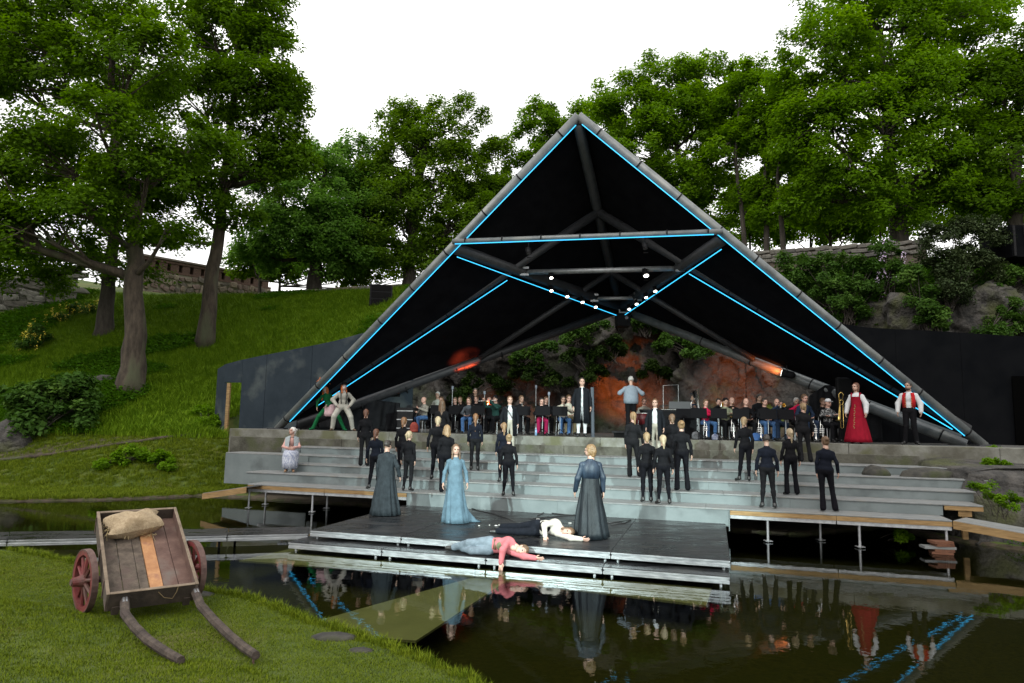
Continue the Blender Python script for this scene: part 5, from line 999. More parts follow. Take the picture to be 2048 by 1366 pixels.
# hair, made round the head origin
def hair_mesh(style, h=.0125, ln=.3):
    face = lambda g: np.maximum.reduce([.028 - g[..., 1] + .25 * np.abs(g[..., 0]), g[..., 2] - .062 + 1.2 * np.maximum(0, np.abs(g[..., 0]) - .045), -.30 - g[..., 2]])
    low = lambda g: g[..., 2] + .055 + .35 * g[..., 1]
    base = ell((0, -.020, .030), (.086, .104, .100), 0); bk = ell((0, -.050, -.02), (.072, .068, .085), 0)
    S_ = {'short': [base, ell((0, -.045, -.01), (.074, .066, .075), 0)], 'bun': [base, bk, ell((0, -.125, .05), (.043, .040, .043), 0)],
          'pony': [base, bk, cap((0, -.115, .04), (0, -.15, .0), .026, .034, 0), cap((0, -.15, .0), (.01, -.125, -ln), .036, .014, 0)], 'low': [base, bk, cap((0, -.09, -.02), (0, -.11, -.10), .045, .034, 0), cap((0, -.11, -.10), (0, -.11, -ln), .034, .016, 0)],
          'long': [base, bk, cap((.045, -.05, -.02), (.06, -.07, -ln), .045, .03, 0), cap((-.045, -.05, -.02), (-.06, -.07, -ln), .045, .03, 0), cap((0, -.07, -.02), (0, -.10, -ln - .03), .06, .04, 0), cap((.072, .005, -.01), (.085, .03, -ln * .85), .026, .022, 0), cap((-.072, .005, -.01), (-.085, .03, -ln * .85), .026, .022, 0)],
          'bob': [base, bk, cap((.066, -.02, -.01), (.070, -.01, -ln), .030, .024, 0), cap((-.066, -.02, -.01), (-.070, -.01, -ln), .030, .024, 0), cap((0, -.06, -.02), (0, -.06, -ln - .01), .07, .052, 0)],
          'wild': [base, bk] + [cap((.06 * math.cos(a), -.03 + .05 * math.sin(a), -.01), (.13 * math.cos(a), -.05 + .09 * math.sin(a), -ln * q), .05, .02, 0) for a, q in ((0.2, 1), (-.4, .8), (2.9, 1), (3.5, .8), (4.2, 1.1), (5.2, 1.1), (4.7, .9))],
          'bald': [ell((0, -.045, -.012), (.082, .070, .040), 0)]}[style]
    lim = .20 if style in ('short', 'bald') else 1
    def cut(g, D):
        D = np.maximum(D, -face(g)) if style != 'x' else D
        if style in ('short', 'bald'): D = np.maximum(D, -low(g))
        w = .004 * np.sin(g[..., 0] * 190 + 8 * np.sin(g[..., 2] * 21)) + .003 * np.sin(g[..., 1] * 170 + g[..., 2] * 30); return D + w
    V, Q, _t = sdf_mesh(S_, h, .02, cut, .03); return V, Q
HAIR = {}
def hair(person, style, colour, headpos, headR, ln=.3, sc=1.0):
    key = (style, round(ln, 2))
    if key not in HAIR: HAIR[key] = hair_mesh(style, ln=ln)
    mk = (key, colour)
    if mk not in HAIR: HAIR[mk] = mesh_from('hair', *HAIR[key], HB[colour], None, True)
    o = link('hair', HAIR[mk], person); M4 = Matrix([list(headR[i] * sc) + [float(headpos[i])] for i in range(3)] + [[0, 0, 0, 1]]); o.matrix_local = M4; return o
TPL = {}
def person(loc, rz, label, mats, hairs=None, group=None, scale=1.0, key=None, **kw):
    """one figure: a body mesh (skin, clothes and shoes as materials) with hair as a child"""
    if key is None or key not in TPL:
        r = body_mesh(**kw)
        if key is not None: TPL[key] = r
    else: r = TPL[key]
    V, Q, T, j, hR = r; md = dict(top=BLK, bot=BLK2, shoe=BLKS, skin=SK, sock=None, top2=None); md.update(mats)
    ml = [md['skin'], md['top'], md['bot'], md['shoe'], m_eye, m_lip, m_brow, md['sock'] or md['bot'], md['top2'] or md['top']]
    mk = ('me', key, tuple(m.name for m in ml))
    if key is not None and mk in TPL: me = TPL[mk]
    else:
        me = mesh_from('person', V, Q, ml, T, True)
        if key is not None: TPL[mk] = me
    o = link('person', me, None, loc); o.rotation_euler = (0, 0, rz); o.scale = (scale,) * 3; tag(o, label, 'person', group)
    if hairs: hair(o, hairs[0], hairs[1], j['head'], hR, hairs[2] if len(hairs) > 2 else .3)
    o_j[o.name] = j; return o
o_j = {}
def garment(person_o, name, rings, m, open_=None, n=40, thick=.012, label=None):
    """cloth shell from rings (z, cx, cy, rx, ry, fold depth, folds, phase); open_ = half angle left open at the front"""
    mb = MB(); a0, a1 = (0, 2 * math.pi) if open_ is None else (math.pi / 2 + open_, math.pi / 2 + 2 * math.pi - open_)
    an = np.linspace(a0, a1, n, endpoint=open_ is not None)
    def ring(t, inner):
        z, cx_, cy_, rx, ry, fa, fn, ph = t[:8]; out = []
        for a in an:
            f_ = 1 + fa * (.62 + .38 * math.sin(2 * a + 1.3)) * (math.cos(fn * a + ph + .8 * math.sin(a + 3.1 * z)) + .55 * math.cos((fn * 1.7 // 1) * a + 2.3 * ph + 1.4 * math.sin(2.3 * z)) + .35 * math.cos(3 * a + 4.0 * z)); q = (rx * f_ - inner, ry * f_ - inner); out.append((cx_ + q[0] * math.cos(a), cy_ + q[1] * math.sin(a), z))
        return out
    rr = [ring(t, 0) for t in rings] + [ring(t, thick) for t in rings[::-1]]
    if open_ is not None:
        rr.append(rr[0]); mb.loft(rr, close=False)
        k = len(rr) - 1
    else: mb.loft(rr, close=True)
    o = mb.build(name, m, person_o, True, local=True)
    if label: o['label'] = label
    return o
# ---------------------------------------------------------------- dancers in black on the steps, seen from behind
def tread_at(px, py):
    best = None
    for k in range(5):
        p = AH(px, py, ZT[k]); v = UV(p)[1]; lo, hi = VT[k], (VT[k] + .8 if k < 4 else 20.67); e = max(lo + .12 - v, v - hi + .12, 0)
        if best is None or e < best[0]: best = (e, k, p)
    e, k, p = best; u, v = UV(p); lo, hi = VT[k], (VT[k] + .8 if k < 4 else 20.67); v = min(max(v, lo + .14), hi - .2); return S(u, v, ZT[k] + .002), k
A_WIDE = dict(elR=(.222, -.03, 1.12), wrR=(.245, .02, .885), elL=(-.222, -.03, 1.12), wrL=(-.245, .02, .885))
DANCER = {'a': dict(sex='f', legs='tight', longtop=True, fat=1.10), 'b': dict(sex='f', legs='flare', longtop=True, fat=1.08), 'c': dict(sex='f', legs='tight', longtop=True, fat=1.10, J=dict(knR=(.12, .02, .51), anR=(.15, -.02, .085), toR=(.18, .13, .035), anL=(-.13, -.02, .085), toL=(-.16, .13, .035), **A_WIDE)),
          'd': dict(sex='f', legs='tight', longtop=True, fat=1.22, J=dict(anR=(.13, -.02, .085), toR=(.16, .13, .035), anL=(-.13, -.02, .085), toL=(-.16, .13, .035), shR=(.19, -.01, 1.40), shL=(-.19, -.01, 1.40), elR=(.25, -.03, 1.13), wrR=(.27, .02, .90), elL=(-.25, -.03, 1.13), wrL=(-.27, .02, .90))),
          'e': dict(sex='f', legs='flare', longtop=True, fat=1.08, J=dict(knR=(.11, .02, .51), anR=(.14, -.02, .085), toR=(.18, .12, .035), knL=(-.11, .02, .51), anL=(-.12, -.02, .085), toL=(-.15, .13, .035), **A_WIDE))}
DANCER['f'] = dict(sex='f', legs='tight', longtop=True, fat=1.06, headR=rot_head(-.35), J=dict(pel=(.02, 0, .95), chest=(0, .0, 1.27), hipR=(.105, 0, .93), hipL=(-.065, 0, .93), knR=(.10, .01, .51), anR=(.09, -.03, .085), toR=(.13, .12, .035), knL=(-.10, .06, .50), anL=(-.15, .05, .085), toL=(-.21, .19, .035), elR=(.20, -.06, 1.12), wrR=(.205, -.01, .88), elL=(-.225, -.02, 1.12), wrL=(-.25, .07, .89)))
DANCER['g'] = dict(sex='f', legs='flare', longtop=True, fat=1.12, headR=rot_head(.3, -.08), J=dict(pel=(-.02, 0, .95), chest=(.01, .0, 1.27), hipR=(.065, 0, .93), hipL=(-.105, 0, .93), knL=(-.10, .0, .51), anL=(-.09, -.03, .085), toL=(-.12, .12, .035), knR=(.12, .05, .50), anR=(.17, .03, .085), toR=(.23, .16, .035), elL=(-.20, -.05, 1.12), wrL=(-.20, .0, .88), elR=(.235, -.03, 1.13), wrR=(.26, .06, .90)))
NAVY = cloth('navy_black', (.0050, .0062, .0105), 1.5); CHAR = cloth('charcoal', (.0075, .0075, .0085), 1.5)
DL = [(708, 935, 818, 'b', BLK, ('low', 'auburn', .16), 'dancer in black with wavy reddish hair standing highest on the far left', .0),
      (748, 979, 858, 'f', NAVY, ('low', 'auburn', .20), 'dancer in dark navy black with an auburn ponytail beside the grey pleated coat', .1),
      (785, 960, 834, 'a', BLK, ('low', 'ginger', .18), 'dancer with brown ponytail half hidden above the grey pleated coat', -.25),
      (813, 983, 862, 'f', BLK, ('pony', 'pale', .15), 'dancer with pale blond ponytail right of the grey pleated coat', -.3),
      (862, 962, 833, 'd', BLK, ('low', 'pale', .15), 'broad dancer in black with pale blond hair tied back, left of centre', 0),
      (890, 985, 850, 'g', BLK, ('long', 'lbrown', .14), 'dancer in wide necked black top partly behind the blue dress', .05),
      (942, 943, 827, 'a', NAVY, ('low', 'ginger', .42), 'dancer with golden brown hair hanging to her waist', 0),
      (1006, 965, 845, 'a', NAVY, ('low', 'straw', .28), 'dancer with straw ponytail hidden behind the blond bun', .1),
      (1002, 998, 868, 'c', BLK, ('bun', 'blond'), 'dancer with a blond bun standing lowest in the centre', 0),
      (1266, 955, 824, 'g', CHAR, ('pony', 'lbrown', .22), 'dancer with light brown ponytail and a pack on her belt, below the conductor', -.1),
      (1294, 1005, 865, 'a', BLK, ('low', 'blond', .12), 'dancer with short blond ponytail at the left of the low front pair', 0),
      (1324, 1014, 870, 'c', BLK, ('low', 'pale', .22), 'dancer with very pale ponytail at the right of the low front pair', .1),
      (1345, 958, 828, 'a', BLK, ('low', 'brown', .14), 'dancer with dark brown hair half hidden right of the man in the open coat', 0),
      (1364, 982, 841, 'e', BLK, ('bun', 'straw'), 'dancer with a ginger blond bun and wide trousers right of centre', 0),
      (1491, 963, 834, 'f', BLK, ('low', 'blond', .12), 'dancer with blond hair pinned up below the bald player', .1),
      (1536, 1017, 869, 'c', NAVY, ('short', 'dark'), 'dancer with short black hair and ankle boots', -.1),
      (1583, 990, 857, 'e', BLK, ('pony', 'pale', .26), 'dancer with long pale ponytail and flared trousers on the right', .15),
      (1655, 1023, 873, 'g', NAVY, ('bun', 'brown'), 'dancer with brown pinned hair and boots, farthest right and lowest', -.15),
      (1606, 923, 806, 'g', CHAR, ('pony', 'blond', .16), 'dancer with blond ponytail standing highest on the right', -.1),
      (901, 915, 797, 'a', CHAR, ('long', 'brown', .30), 'dancer with long dark brown hair standing highest before the left players', 0)]
def height_for(px, py, top, base):      # scale so that the figure reaches the picture row of its head
    d = base - cP; depth = d @ cF; return abs(py - top) * depth / FPX * 1.005
for i, (px, py, tp, k, top, hr, lb, yaw) in enumerate(DL):
    b_, lv = tread_at(px, py); r_ = ray(px, tp); n_ = np.array([b_[0], b_[1], 0]) / np.hypot(b_[0], b_[1]); t_ = np.hypot(b_[0], b_[1]) / np.hypot(r_[0], r_[1]); ht = CAM_Z + r_[2] * t_ - b_[2]
    sc = min(max(ht / 1.745, .88), 1.04)
    person(b_, yaw - math.atan2(b_[0], b_[1]) * .5, lb, dict(top=top, bot=BLK2 if i % 3 else CHAR, shoe=BLKS), hr, 'dancers in black on the steps', sc, key='dancer_' + k, **DANCER[k])
# ---------------------------------------------------------------- principals
face_cam = lambda p: math.pi - math.atan2(p[0], p[1])
def skirt_rings(z0, z1, r0, r1, folds=11, fa=.05, n=9, cy=0.0, ph=.4, ry=.85, pw=1.2, cx1=0.0, cy1=0.0):
    out = []
    for i in range(n):
        t = i / (n - 1); q = t ** pw; r = r0 + (r1 - r0) * q; out.append((z0 + (z1 - z0) * t, cx1 * q, cy + cy1 * q, r, r * (ry + (1 - ry) * q * .6), fa * min(1, t * 1.6), folds, ph + .15 * math.sin(3 * t)))
    return out
# man in grey pleated coat, back to the camera
GREY = cloth('pleated_grey', (.019, .0235, .027), 1.6, .8, 9, .3)
p = AH(770, 1030, ZP); o = person(p, -.12, 'man in a floor length grey pleated coat seen from behind', dict(top=GREY, bot=GREY, shoe=BLKS), ('short', 'dark'), None, 1.0, sex='m', legs='loose', sleeve=1.25, headR=rot_head(-.35), J=dict(elR=(.27, -.05, 1.13), wrR=(.31, .05, .90)))
garment(o, 'coat', [(1.44, 0, -.01, .10, .09, 0, 12, 0), (1.40, 0, -.01, .15, .115, .01, 12, 0), (1.34, 0, -.01, .195, .14, .015, 12, 0), (1.26, 0, -.01, .205, .155, .02, 12, 0), (1.08, 0, -.01, .185, .145, .03, 12, 0)] + skirt_rings(.98, .015, .20, .33, 14, .13, 8, -.01), GREY, n=96)
# woman in the blue dress
BLU = cloth('pale_blue', (.070, .112, .142), 1.45, .75, 7, .15)
p = AH(908, 1046, ZP); o = person(p, face_cam(p) + .05, 'woman in a long pale blue dress facing the audience', dict(top=BLU, bot=BLU, shoe=BLU, skin=SK), ('long', 'brown', .24), None, .985, sex='f', legs='tight', headR=rot_head(.1), J=dict(elR=(.24, -.02, 1.12), wrR=(.27, .05, .88), elL=(-.24, -.02, 1.12), wrL=(-.27, .05, .88)))
garment(o, 'dress', [(1.40, 0, -.01, .14, .11, 0, 9, 0), (1.30, 0, 0, .168, .135, .01, 9, 0), (1.10, 0, 0, .148, .122, .015, 9, 0)] + skirt_rings(1.0, .01, .175, .29, 9, .10, 9, 0, cx1=-.05, cy1=-.05), BLU, n=72)
garment(o, 'train', [(.5, -.16, -.14, .06, .05, .0, 4, 0), (.25, -.24, -.16, .10, .08, .08, 5, 0), (.05, -.36, -.18, .17, .12, .1, 5, 0), (.008, -.42, -.2, .22, .15, .1, 5, 0)], BLU, n=24)
# man in the leather coat, blond, back to the camera
LEA = mat('leather_coat', (.004, .006, .008), (.013, .018, .022), scale=5, rough=.5, spec=.25, bump=.35, stretch=(1, 1, .4)); LEB = mat('leather_blue', (.007, .011, .020), (.026, .042, .066), scale=6, rough=.45, spec=.3, bump=.2, stretch=(1, 1, .4))
p = AH(1180, 1076, ZP); o = person(p, .22, 'blond man in a long dark leather coat seen from behind', dict(top=LEB, bot=LEA, shoe=BLKS), ('bob', 'straw', .07), None, 1.045, sex='m', legs='loose', sleeve=1.35, headR=rot_head(.75), handpose=('rel', 'rel'), J=dict(elR=(.24, -.03, 1.12), wrR=(.25, -.02, .86), elL=(-.25, .0, 1.10), wrL=(-.26, .12, .86)))
garment(o, 'coat', [(1.45, 0, -.01, .085, .085, 0, 9, 0), (1.40, 0, -.01, .14, .115, .0, 9, 0), (1.34, 0, -.01, .18, .135, .0, 9, 0), (1.25, 0, -.01, .188, .145, .01, 9, 0), (1.09, 0, -.01, .166, .132, .01, 9, 0)], LEB, n=50)
garment(o, 'coat_skirt', skirt_rings(1.11, .012, .168, .33, 10, .10, 11, -.01, pw=1.1), LEA, n=80)
# man in the open coat with white shirt and cream breeches, left
WHT = cloth('white', (.46, .47, .48), 1.2, .8, 10, .1); CRM = cloth('cream', (.30, .285, .235), 1.3, .8, 8, .15); COATB = cloth('black_coat', (.0065, .0075, .0095), 1.5)
def coat_man(px, py, lb, yaw, hairc, sc=1.0, hem=.52, closed=False, bot=CRM, base=None, pole=None):
    b_ = tread_at(px, py)[0] if base is None else base
    o = person(b_, face_cam(b_) + yaw, lb, dict(top=WHT, top2=COATB, bot=bot, shoe=BLKS, sock=WHT if closed else bot), ('short', hairc), None, sc, sex='m', legs='loose' if not closed else 'breech', sleeve=1.3, vest=True, knee_sock=closed, J=dict(elR=(.25, -.03, 1.12), wrR=(.26, .04, .88), elL=(-.25, -.03, 1.12), wrL=(-.26, .04, .88)))
    garment(o, 'coat', [(1.45, 0, -.02, .085, .075, 0, 7, 0), (1.40, 0, -.01, .145, .11, .0, 7, 0), (1.34, 0, -.01, .195, .135, .0, 7, 0), (1.25, 0, -.01, .21, .15, .01, 7, 0), (1.05, 0, -.01, .20, .145, .02, 7, .5), (.85, 0, -.02, .215, .16, .03, 7, .8), (hem, 0, -.03, .25, .19, .05, 7, 1.0)], COATB, open_=.16 if closed else .40, n=44)
    return o
o = coat_man(1018, 906, 'man in an open black coat, white shirt and cream trousers left of centre', .1, 'brown', 1.0)
mb = MB(); mb.tube([(.14, .115, 1.40), (.02, .15, 1.22), (-.11, .13, 1.0)], .012, 6); mb.build('strap', BLKS, o, local=True)
cb = S(UV(AV(1163, 874, 20.95))[0], 20.98, ZS); o = coat_man(1163, 875, 'man in a long buttoned black coat standing centre stage', .05, 'dark', 1.06, .40, True, WHT, cb)
mb = MB(); mb.tube([S(UV(cb)[0] + .33, 21.1, ZS), S(UV(cb)[0] + .30, 21.1, ZS + 1.55)], .055, 8); mb.build('grey_post', mat('post_slate', (.045, .055, .070), rough=.7), label='slim grey post beside the man in the long buttoned coat', cat='post')
o = coat_man(1303, 921, 'man in an open black coat and white shirt behind the low dancers', -.1, 'brown', .97)
# conductor on his podium
cp = S(UV(AV(1262, 860, 22.4))[0], 22.4, ZS); r = root('podium', cp, 'low black podium under the conductor', 'podium'); child('podium_top', r, m_blk, lambda q: q.sbox(UV(cp)[0] - .55, UV(cp)[0] + .55, 21.9, 23.0, ZS + .14, ZS + .2)); child('podium_frame', r, m_gap, lambda q: q.sbox(UV(cp)[0] - .5, UV(cp)[0] + .5, 21.95, 22.95, ZS + .002, ZS + .139))
GJ = cloth('grey_blue_jacket', (.17, .20, .235), 1.25)
CONDUCTOR = person(cp + [0, 0, .2], -.05, 'conductor with grey hair and a grey blue jacket seen from behind', dict(top=GJ, bot=BLK, shoe=BLKS), ('short', 'grey'), None, 1.02, sex='m', legs='loose', fat=1.38, sleeve=1.65, longtop=True, headR=rot_head(0, -.15), J=dict(shR=(.19, -.01, 1.40), shL=(-.19, -.01, 1.40), elR=(.36, -.02, 1.20), wrR=(.30, .22, 1.28), elL=(-.36, -.02, 1.20), wrL=(-.30, .22, 1.28)), hdir={'R': ((-.2, 1, .2), (-1, 0, 0)), 'L': ((.2, 1, .2), (1, 0, 0))}).name
garment(bpy.context.scene.objects[CONDUCTOR], 'jacket', [(1.45, 0, -.02, .085, .08, 0, 6, 0), (1.41, 0, -.01, .16, .12, .0, 6, 0), (1.33, 0, -.01, .215, .155, .0, 6, 0), (1.15, 0, -.01, .230, .175, .01, 6, 0), (.98, 0, -.01, .235, .18, .015, 6, .5), (.87, 0, -.01, .222, .17, .02, 6, 1.0)], GJ, n=44)
# woman in the red dress, man in the red waistcoat
RED = cloth('red_wool', (.18, .006, .016), 1.3, .85, 8, .15); REDV = cloth('red_velvet', (.33, .015, .018), 1.3)
b_ = S(UV(AV(1716, 885, 21.25))[0], 21.25, ZS); o = person(b_, face_cam(b_) - .35, 'woman in a long red pinafore dress over a white blouse', dict(top=WHT, bot=RED, shoe=BLKS), ('bob', 'auburn', .12), None, .985, sex='f', legs='tight', sleeve=1.75, headR=rot_head(-.3), J=dict(elR=(.25, -.03, 1.12), wrR=(.27, .05, .88), elL=(-.25, -.03, 1.12), wrL=(-.27, .05, .88)))
garment(o, 'dress', [(1.34, 0, 0, .150, .120, 0, 9, 0), (1.22, 0, 0, .150, .126, .0, 9, 0), (1.08, 0, 0, .140, .118, .01, 9, 0)] + skirt_rings(1.0, .05, .165, .36, 13, .045, 9, 0, pw=1.0), RED, n=64)
for s_ in (1, -1): mb = MB(); mb.tube([(.10 * s_, .075, 1.33), (.115 * s_, .02, 1.45), (.10 * s_, -.07, 1.36)], .03, 6, flat=.35); mb.build('shoulder_strap', RED, o, True, local=True)
mb = MB()
for z_ in np.linspace(1.10, .45, 14): mb.box((.01 * math.sin(z_ * 40), .128 + (1.1 - z_) * .19, z_), (.03, .012, .02))
oo = mb.build('embroidery', mat('gold_thread', (.30, .20, .08), rough=.5), o, local=True); tag(oo, kind='stuff')
b_ = S(UV(AV(1822, 889, 21.5))[0], 21.5, ZS); o = person(b_, face_cam(b_) - .1, 'dark bearded man in a red waistcoat and wide white sleeves', dict(top=WHT, bot=BLK, shoe=BLKS, skin=SK2), ('short', 'dark'), None, 1.015, sex='m', legs='loose', sleeve=1.7, headR=rot_head(-.4), J=dict(elR=(.27, -.03, 1.13), wrR=(.28, .04, .90), elL=(-.27, -.03, 1.13), wrL=(-.28, .04, .90), anR=(.14, -.02, .085), toR=(.2, .12, .035), anL=(-.14, -.02, .085), toL=(-.2, .12, .035)))
garment(o, 'waistcoat', [(1.43, 0, -.01, .135, .105, 0, 7, 0), (1.36, 0, 0, .172, .130, .0, 7, 0), (1.20, 0, 0, .170, .132, .0, 7, 0), (1.02, 0, 0, .158, .125, .01, 7, 0)], REDV, open_=.42, n=36)
mb = MB(); V_, Q_, _t = sdf_mesh([ell((0, .035, -.085), (.062, .062, .035), 0), ell((0, .085, -.045), (.026, .014, .007), 0)], .009, .01); bd = link('beard', mesh_from('beard', V_, Q_, HB['dark'], None, True), o); hp_ = o_j[o.name]['head']; hr_ = rot_head(-.4); bd.matrix_local = Matrix([list(hr_[i]) + [float(hp_[i])] for i in range(3)] + [[0, 0, 0, 1]])
mb = MB()
for s_ in (1, -1):
    for z_ in np.linspace(1.30, 1.06, 6): mb.tube([(s_ * .078, .128, z_), (s_ * .078, .138, z_)], .009, 6)
oo = mb.build('buttons', mat('brass', (.55, .38, .12), rough=.35, metal=.9), o, local=True); tag(oo, kind='stuff')
# the two trolls
CREAM = cloth('cream_linen', (.30, .29, .255), 1.3, .85, 9, .2); GRN = cloth('green_velvet', (.008, .085, .030), 1.6, .8); PNK = cloth('pale_pink', (.52, .36, .38), 1.2)
b_ = S(UV(AV(684, 858, 21.2))[0], 21.2, ZS)
o = person(b_, face_cam(b_) + .1, 'figure in baggy cream clothes with long orange hair and a dark hat', dict(top=CREAM, bot=CREAM, shoe=mat('shoe_brown', (.08, .05, .03), rough=.6), skin=SKW), ('long', 'orange', .26), None, 1.0, sex='m', legs='baggy', sleeve=1.7, fat=1.1, headR=rot_head(.3, .1), J=dict(pel=(0, -.03, .86), chest=(0, .0, 1.19), neck=(0, 0, 1.375), head=(0, .04, 1.54), hipR=(.10, -.02, .84), hipL=(-.10, -.02, .84), knR=(.30, .12, .50), anR=(.33, .0, .085), toR=(.40, .13, .035), knL=(-.26, .12, .50), anL=(-.36, .0, .085), toL=(-.44, .13, .035), shR=(.19, .0, 1.32), shL=(-.19, .0, 1.32), elR=(.36, -.05, 1.08), wrR=(.22, .10, .88), elL=(-.36, -.05, 1.08), wrL=(-.22, .10, .88)), hdir={'R': ((-.5, .4, -.7), (0, 1, .5)), 'L': ((.5, .4, -.7), (0, 1, .5))})
for s_ in (1, -1): mb = MB(); mb.tube([(.10 * s_, .06, 1.37), (.105 * s_, .128, 1.25), (.09 * s_, .14, 1.05), (.08 * s_, .13, .93)], .018, 6, flat=.5); mb.build('brace', BLKS, o, True, local=True)
mb = MB(); hp_ = o_j[o.name]['head']; mb.tube([hp_ + [0, -.02, .07], hp_ + [0, -.02, .085]], [.15, .15], 16); mb.tube([hp_ + [0, -.02, .085], hp_ + [0, -.03, .17], hp_ + [0, -.03, .18]], [.095, .085, .03], 14); mb.build('hat', BLK, o, True, local=True)
b_ = S(UV(AV(660, 857, 21.5))[0], 21.5, ZS)
o = person(b_, face_cam(b_) - .1, 'figure in green velvet with long orange hair and a tall hair crest', dict(top=GRN, bot=GRN, shoe=GRN, skin=SK), ('wild', 'orange', .42), None, 1.0, sex='f', legs='loose', sleeve=1.1, headR=rot_head(-.35, -.1), J=dict(pel=(.06, -.05, .84), chest=(.13, .03, 1.14), neck=(.19, .06, 1.31), head=(.23, .10, 1.47), hipR=(.15, -.05, .82), hipL=(-.03, -.05, .82), knR=(.40, .10, .50), anR=(.58, .0, .085), toR=(.68, .12, .035), knL=(-.30, .12, .48), anL=(-.48, .0, .085), toL=(-.56, .12, .035), shR=(.34, .02, 1.25), shL=(.03, .02, 1.27), elR=(.48, -.02, 1.02), wrR=(.47, .10, .80), elL=(-.05, .10, 1.03), wrL=(.12, .22, .86)))
garment(o, 'apron', [(.92, .0, .04, .17, .14, 0, 7, 0), (.80, .0, .05, .22, .18, .04, 7, 0), (.62, .0, .05, .24, .20, .06, 7, .3), (.50, 0, .05, .22, .18, .06, 7, .6)], PNK, n=36)
mb = MB(); hp_ = o_j[o.name]['head']
for i in range(22):
    a = i * 2.4; q = rng.uniform(.06, .17); mb.tube([hp_ + [0, -.03, .08], hp_ + [math.cos(a) * q * .6, -.03 + math.sin(a) * q * .4, .22], hp_ + [math.cos(a) * q * 1.3, -.03 + math.sin(a) * q, .33 + .08 * math.sin(i)], hp_ + [math.cos(a) * q * 2.0, -.02 + math.sin(a) * q * 1.3, .24 + .09 * math.sin(i * 1.7)]], [.045, .038, .030, .008], 6)
mb.build('hair_crest', HB['orange'], o, True, local=True)
# old woman sitting on the steps
PINK = cloth('old_rose', (.45, .26, .23), 1.2); SHAWL = cloth('grey_shawl', (.24, .27, .28), 1.35, .95, 30, .5); STRIPE = mat('striped_cloth', (.16, .19, .30), (.50, .52, .56), scale=9, rough=.85, stretch=(9, 9, .4), lo=.45, hi=.55)
b_, lv = tread_at(566, 946); b_ = S(UV(b_)[0], VT[1] + .42, ZT[1]); sz = ZT[2] + .0 - ZT[1]
seatz = ZT[3] - ZT[1]
o = person(b_, math.pi + .25, 'old woman with white hair and a grey shawl sitting on the left steps', dict(top=PINK, bot=STRIPE, shoe=mat('shoe_tan', (.22, .13, .07), rough=.7), skin=SK3), ('bun', 'white'), None, 1.0, sex='f', legs='loose', headR=rot_head(-.9, .12), J=dict(pel=(0, -.48, seatz + .11), chest=(0, -.42, seatz + .42), neck=(0, -.40, seatz + .60), head=(0, -.36, seatz + .77), hipR=(.09, -.46, seatz + .10), hipL=(-.09, -.46, seatz + .10), knR=(.13, -.06, .50), knL=(-.13, -.06, .50), anR=(.10, -.02, .085), toR=(.12, .12, .035), anL=(-.10, -.02, .085), toL=(-.12, .12, .035), shR=(.17, -.42, seatz + .54), shL=(-.17, -.42, seatz + .54), elR=(.24, -.30, seatz + .30), wrR=(.03, -.12, seatz + .24), elL=(-.24, -.30, seatz + .30), wrL=(-.03, -.12, seatz + .27)), hdir={'R': ((-1, .2, -.2), (0, .3, 1)), 'L': ((1, .2, -.2), (0, .3, 1))})
garment(o, 'shawl', [(seatz + .63, 0, -.42, .075, .07, 0, 6, 0), (seatz + .58, 0, -.43, .19, .13, .02, 6, 0), (seatz + .42, 0, -.42, .235, .18, .03, 7, 0), (seatz + .26, 0, -.40, .265, .22, .05, 8, .4), (seatz + .12, 0, -.36, .27, .24, .07, 9, .8)], SHAWL, open_=.30, n=44)
garment(o, 'skirt', [(seatz + .22, 0, -.40, .18, .20, 0, 9, 0), (seatz + .16, 0, -.26, .22, .33, .02, 9, 0), (.48, 0, -.16, .235, .25, .04, 11, .2), (.30, 0, -.06, .22, .17, .06, 11, .4), (.12, 0, -.01, .21, .16, .07, 11, .6)], STRIPE, n=50)
# ---------------------------------------------------------------- the two men lying on the platform
# local frame: x runs from the feet to the head along the picture, y away from the audience, z up
PINKS = cloth('pink_shirt', (.36, .105, .115), 1.25, .85, 9, .25); DEN = cloth('grey_blue_trousers', (.095, .115, .135), 1.8, .9, 5, .3); OLV = cloth('olive_vest', (.10, .10, .06), 1.4); WSH = cloth('cream_shirt', (.40, .36, .32), 1.2, .85, 9, .25)
def lying(p0, rz, label, mats, hairs, J, headR, **kw):
    return person(p0, rz, label, mats, hairs, None, 1.0, J=J, headR=headR, **kw)
def hd(fwd, up):      # head axes from the way the face looks and the way the crown points
    f_ = unit(fwd); u_ = np.array(up, float); u_ = unit(u_ - f_ * (u_ @ f_)); return np.stack([np.cross(f_, u_), f_, u_], 1)
zl, zu = .175, ZP
b_ = S(UV(AH(1005, 1118, zl))[0], 12.22, zl)
b_ = S(UV(AH(1000, 1112, zl))[0], 12.13, zl)
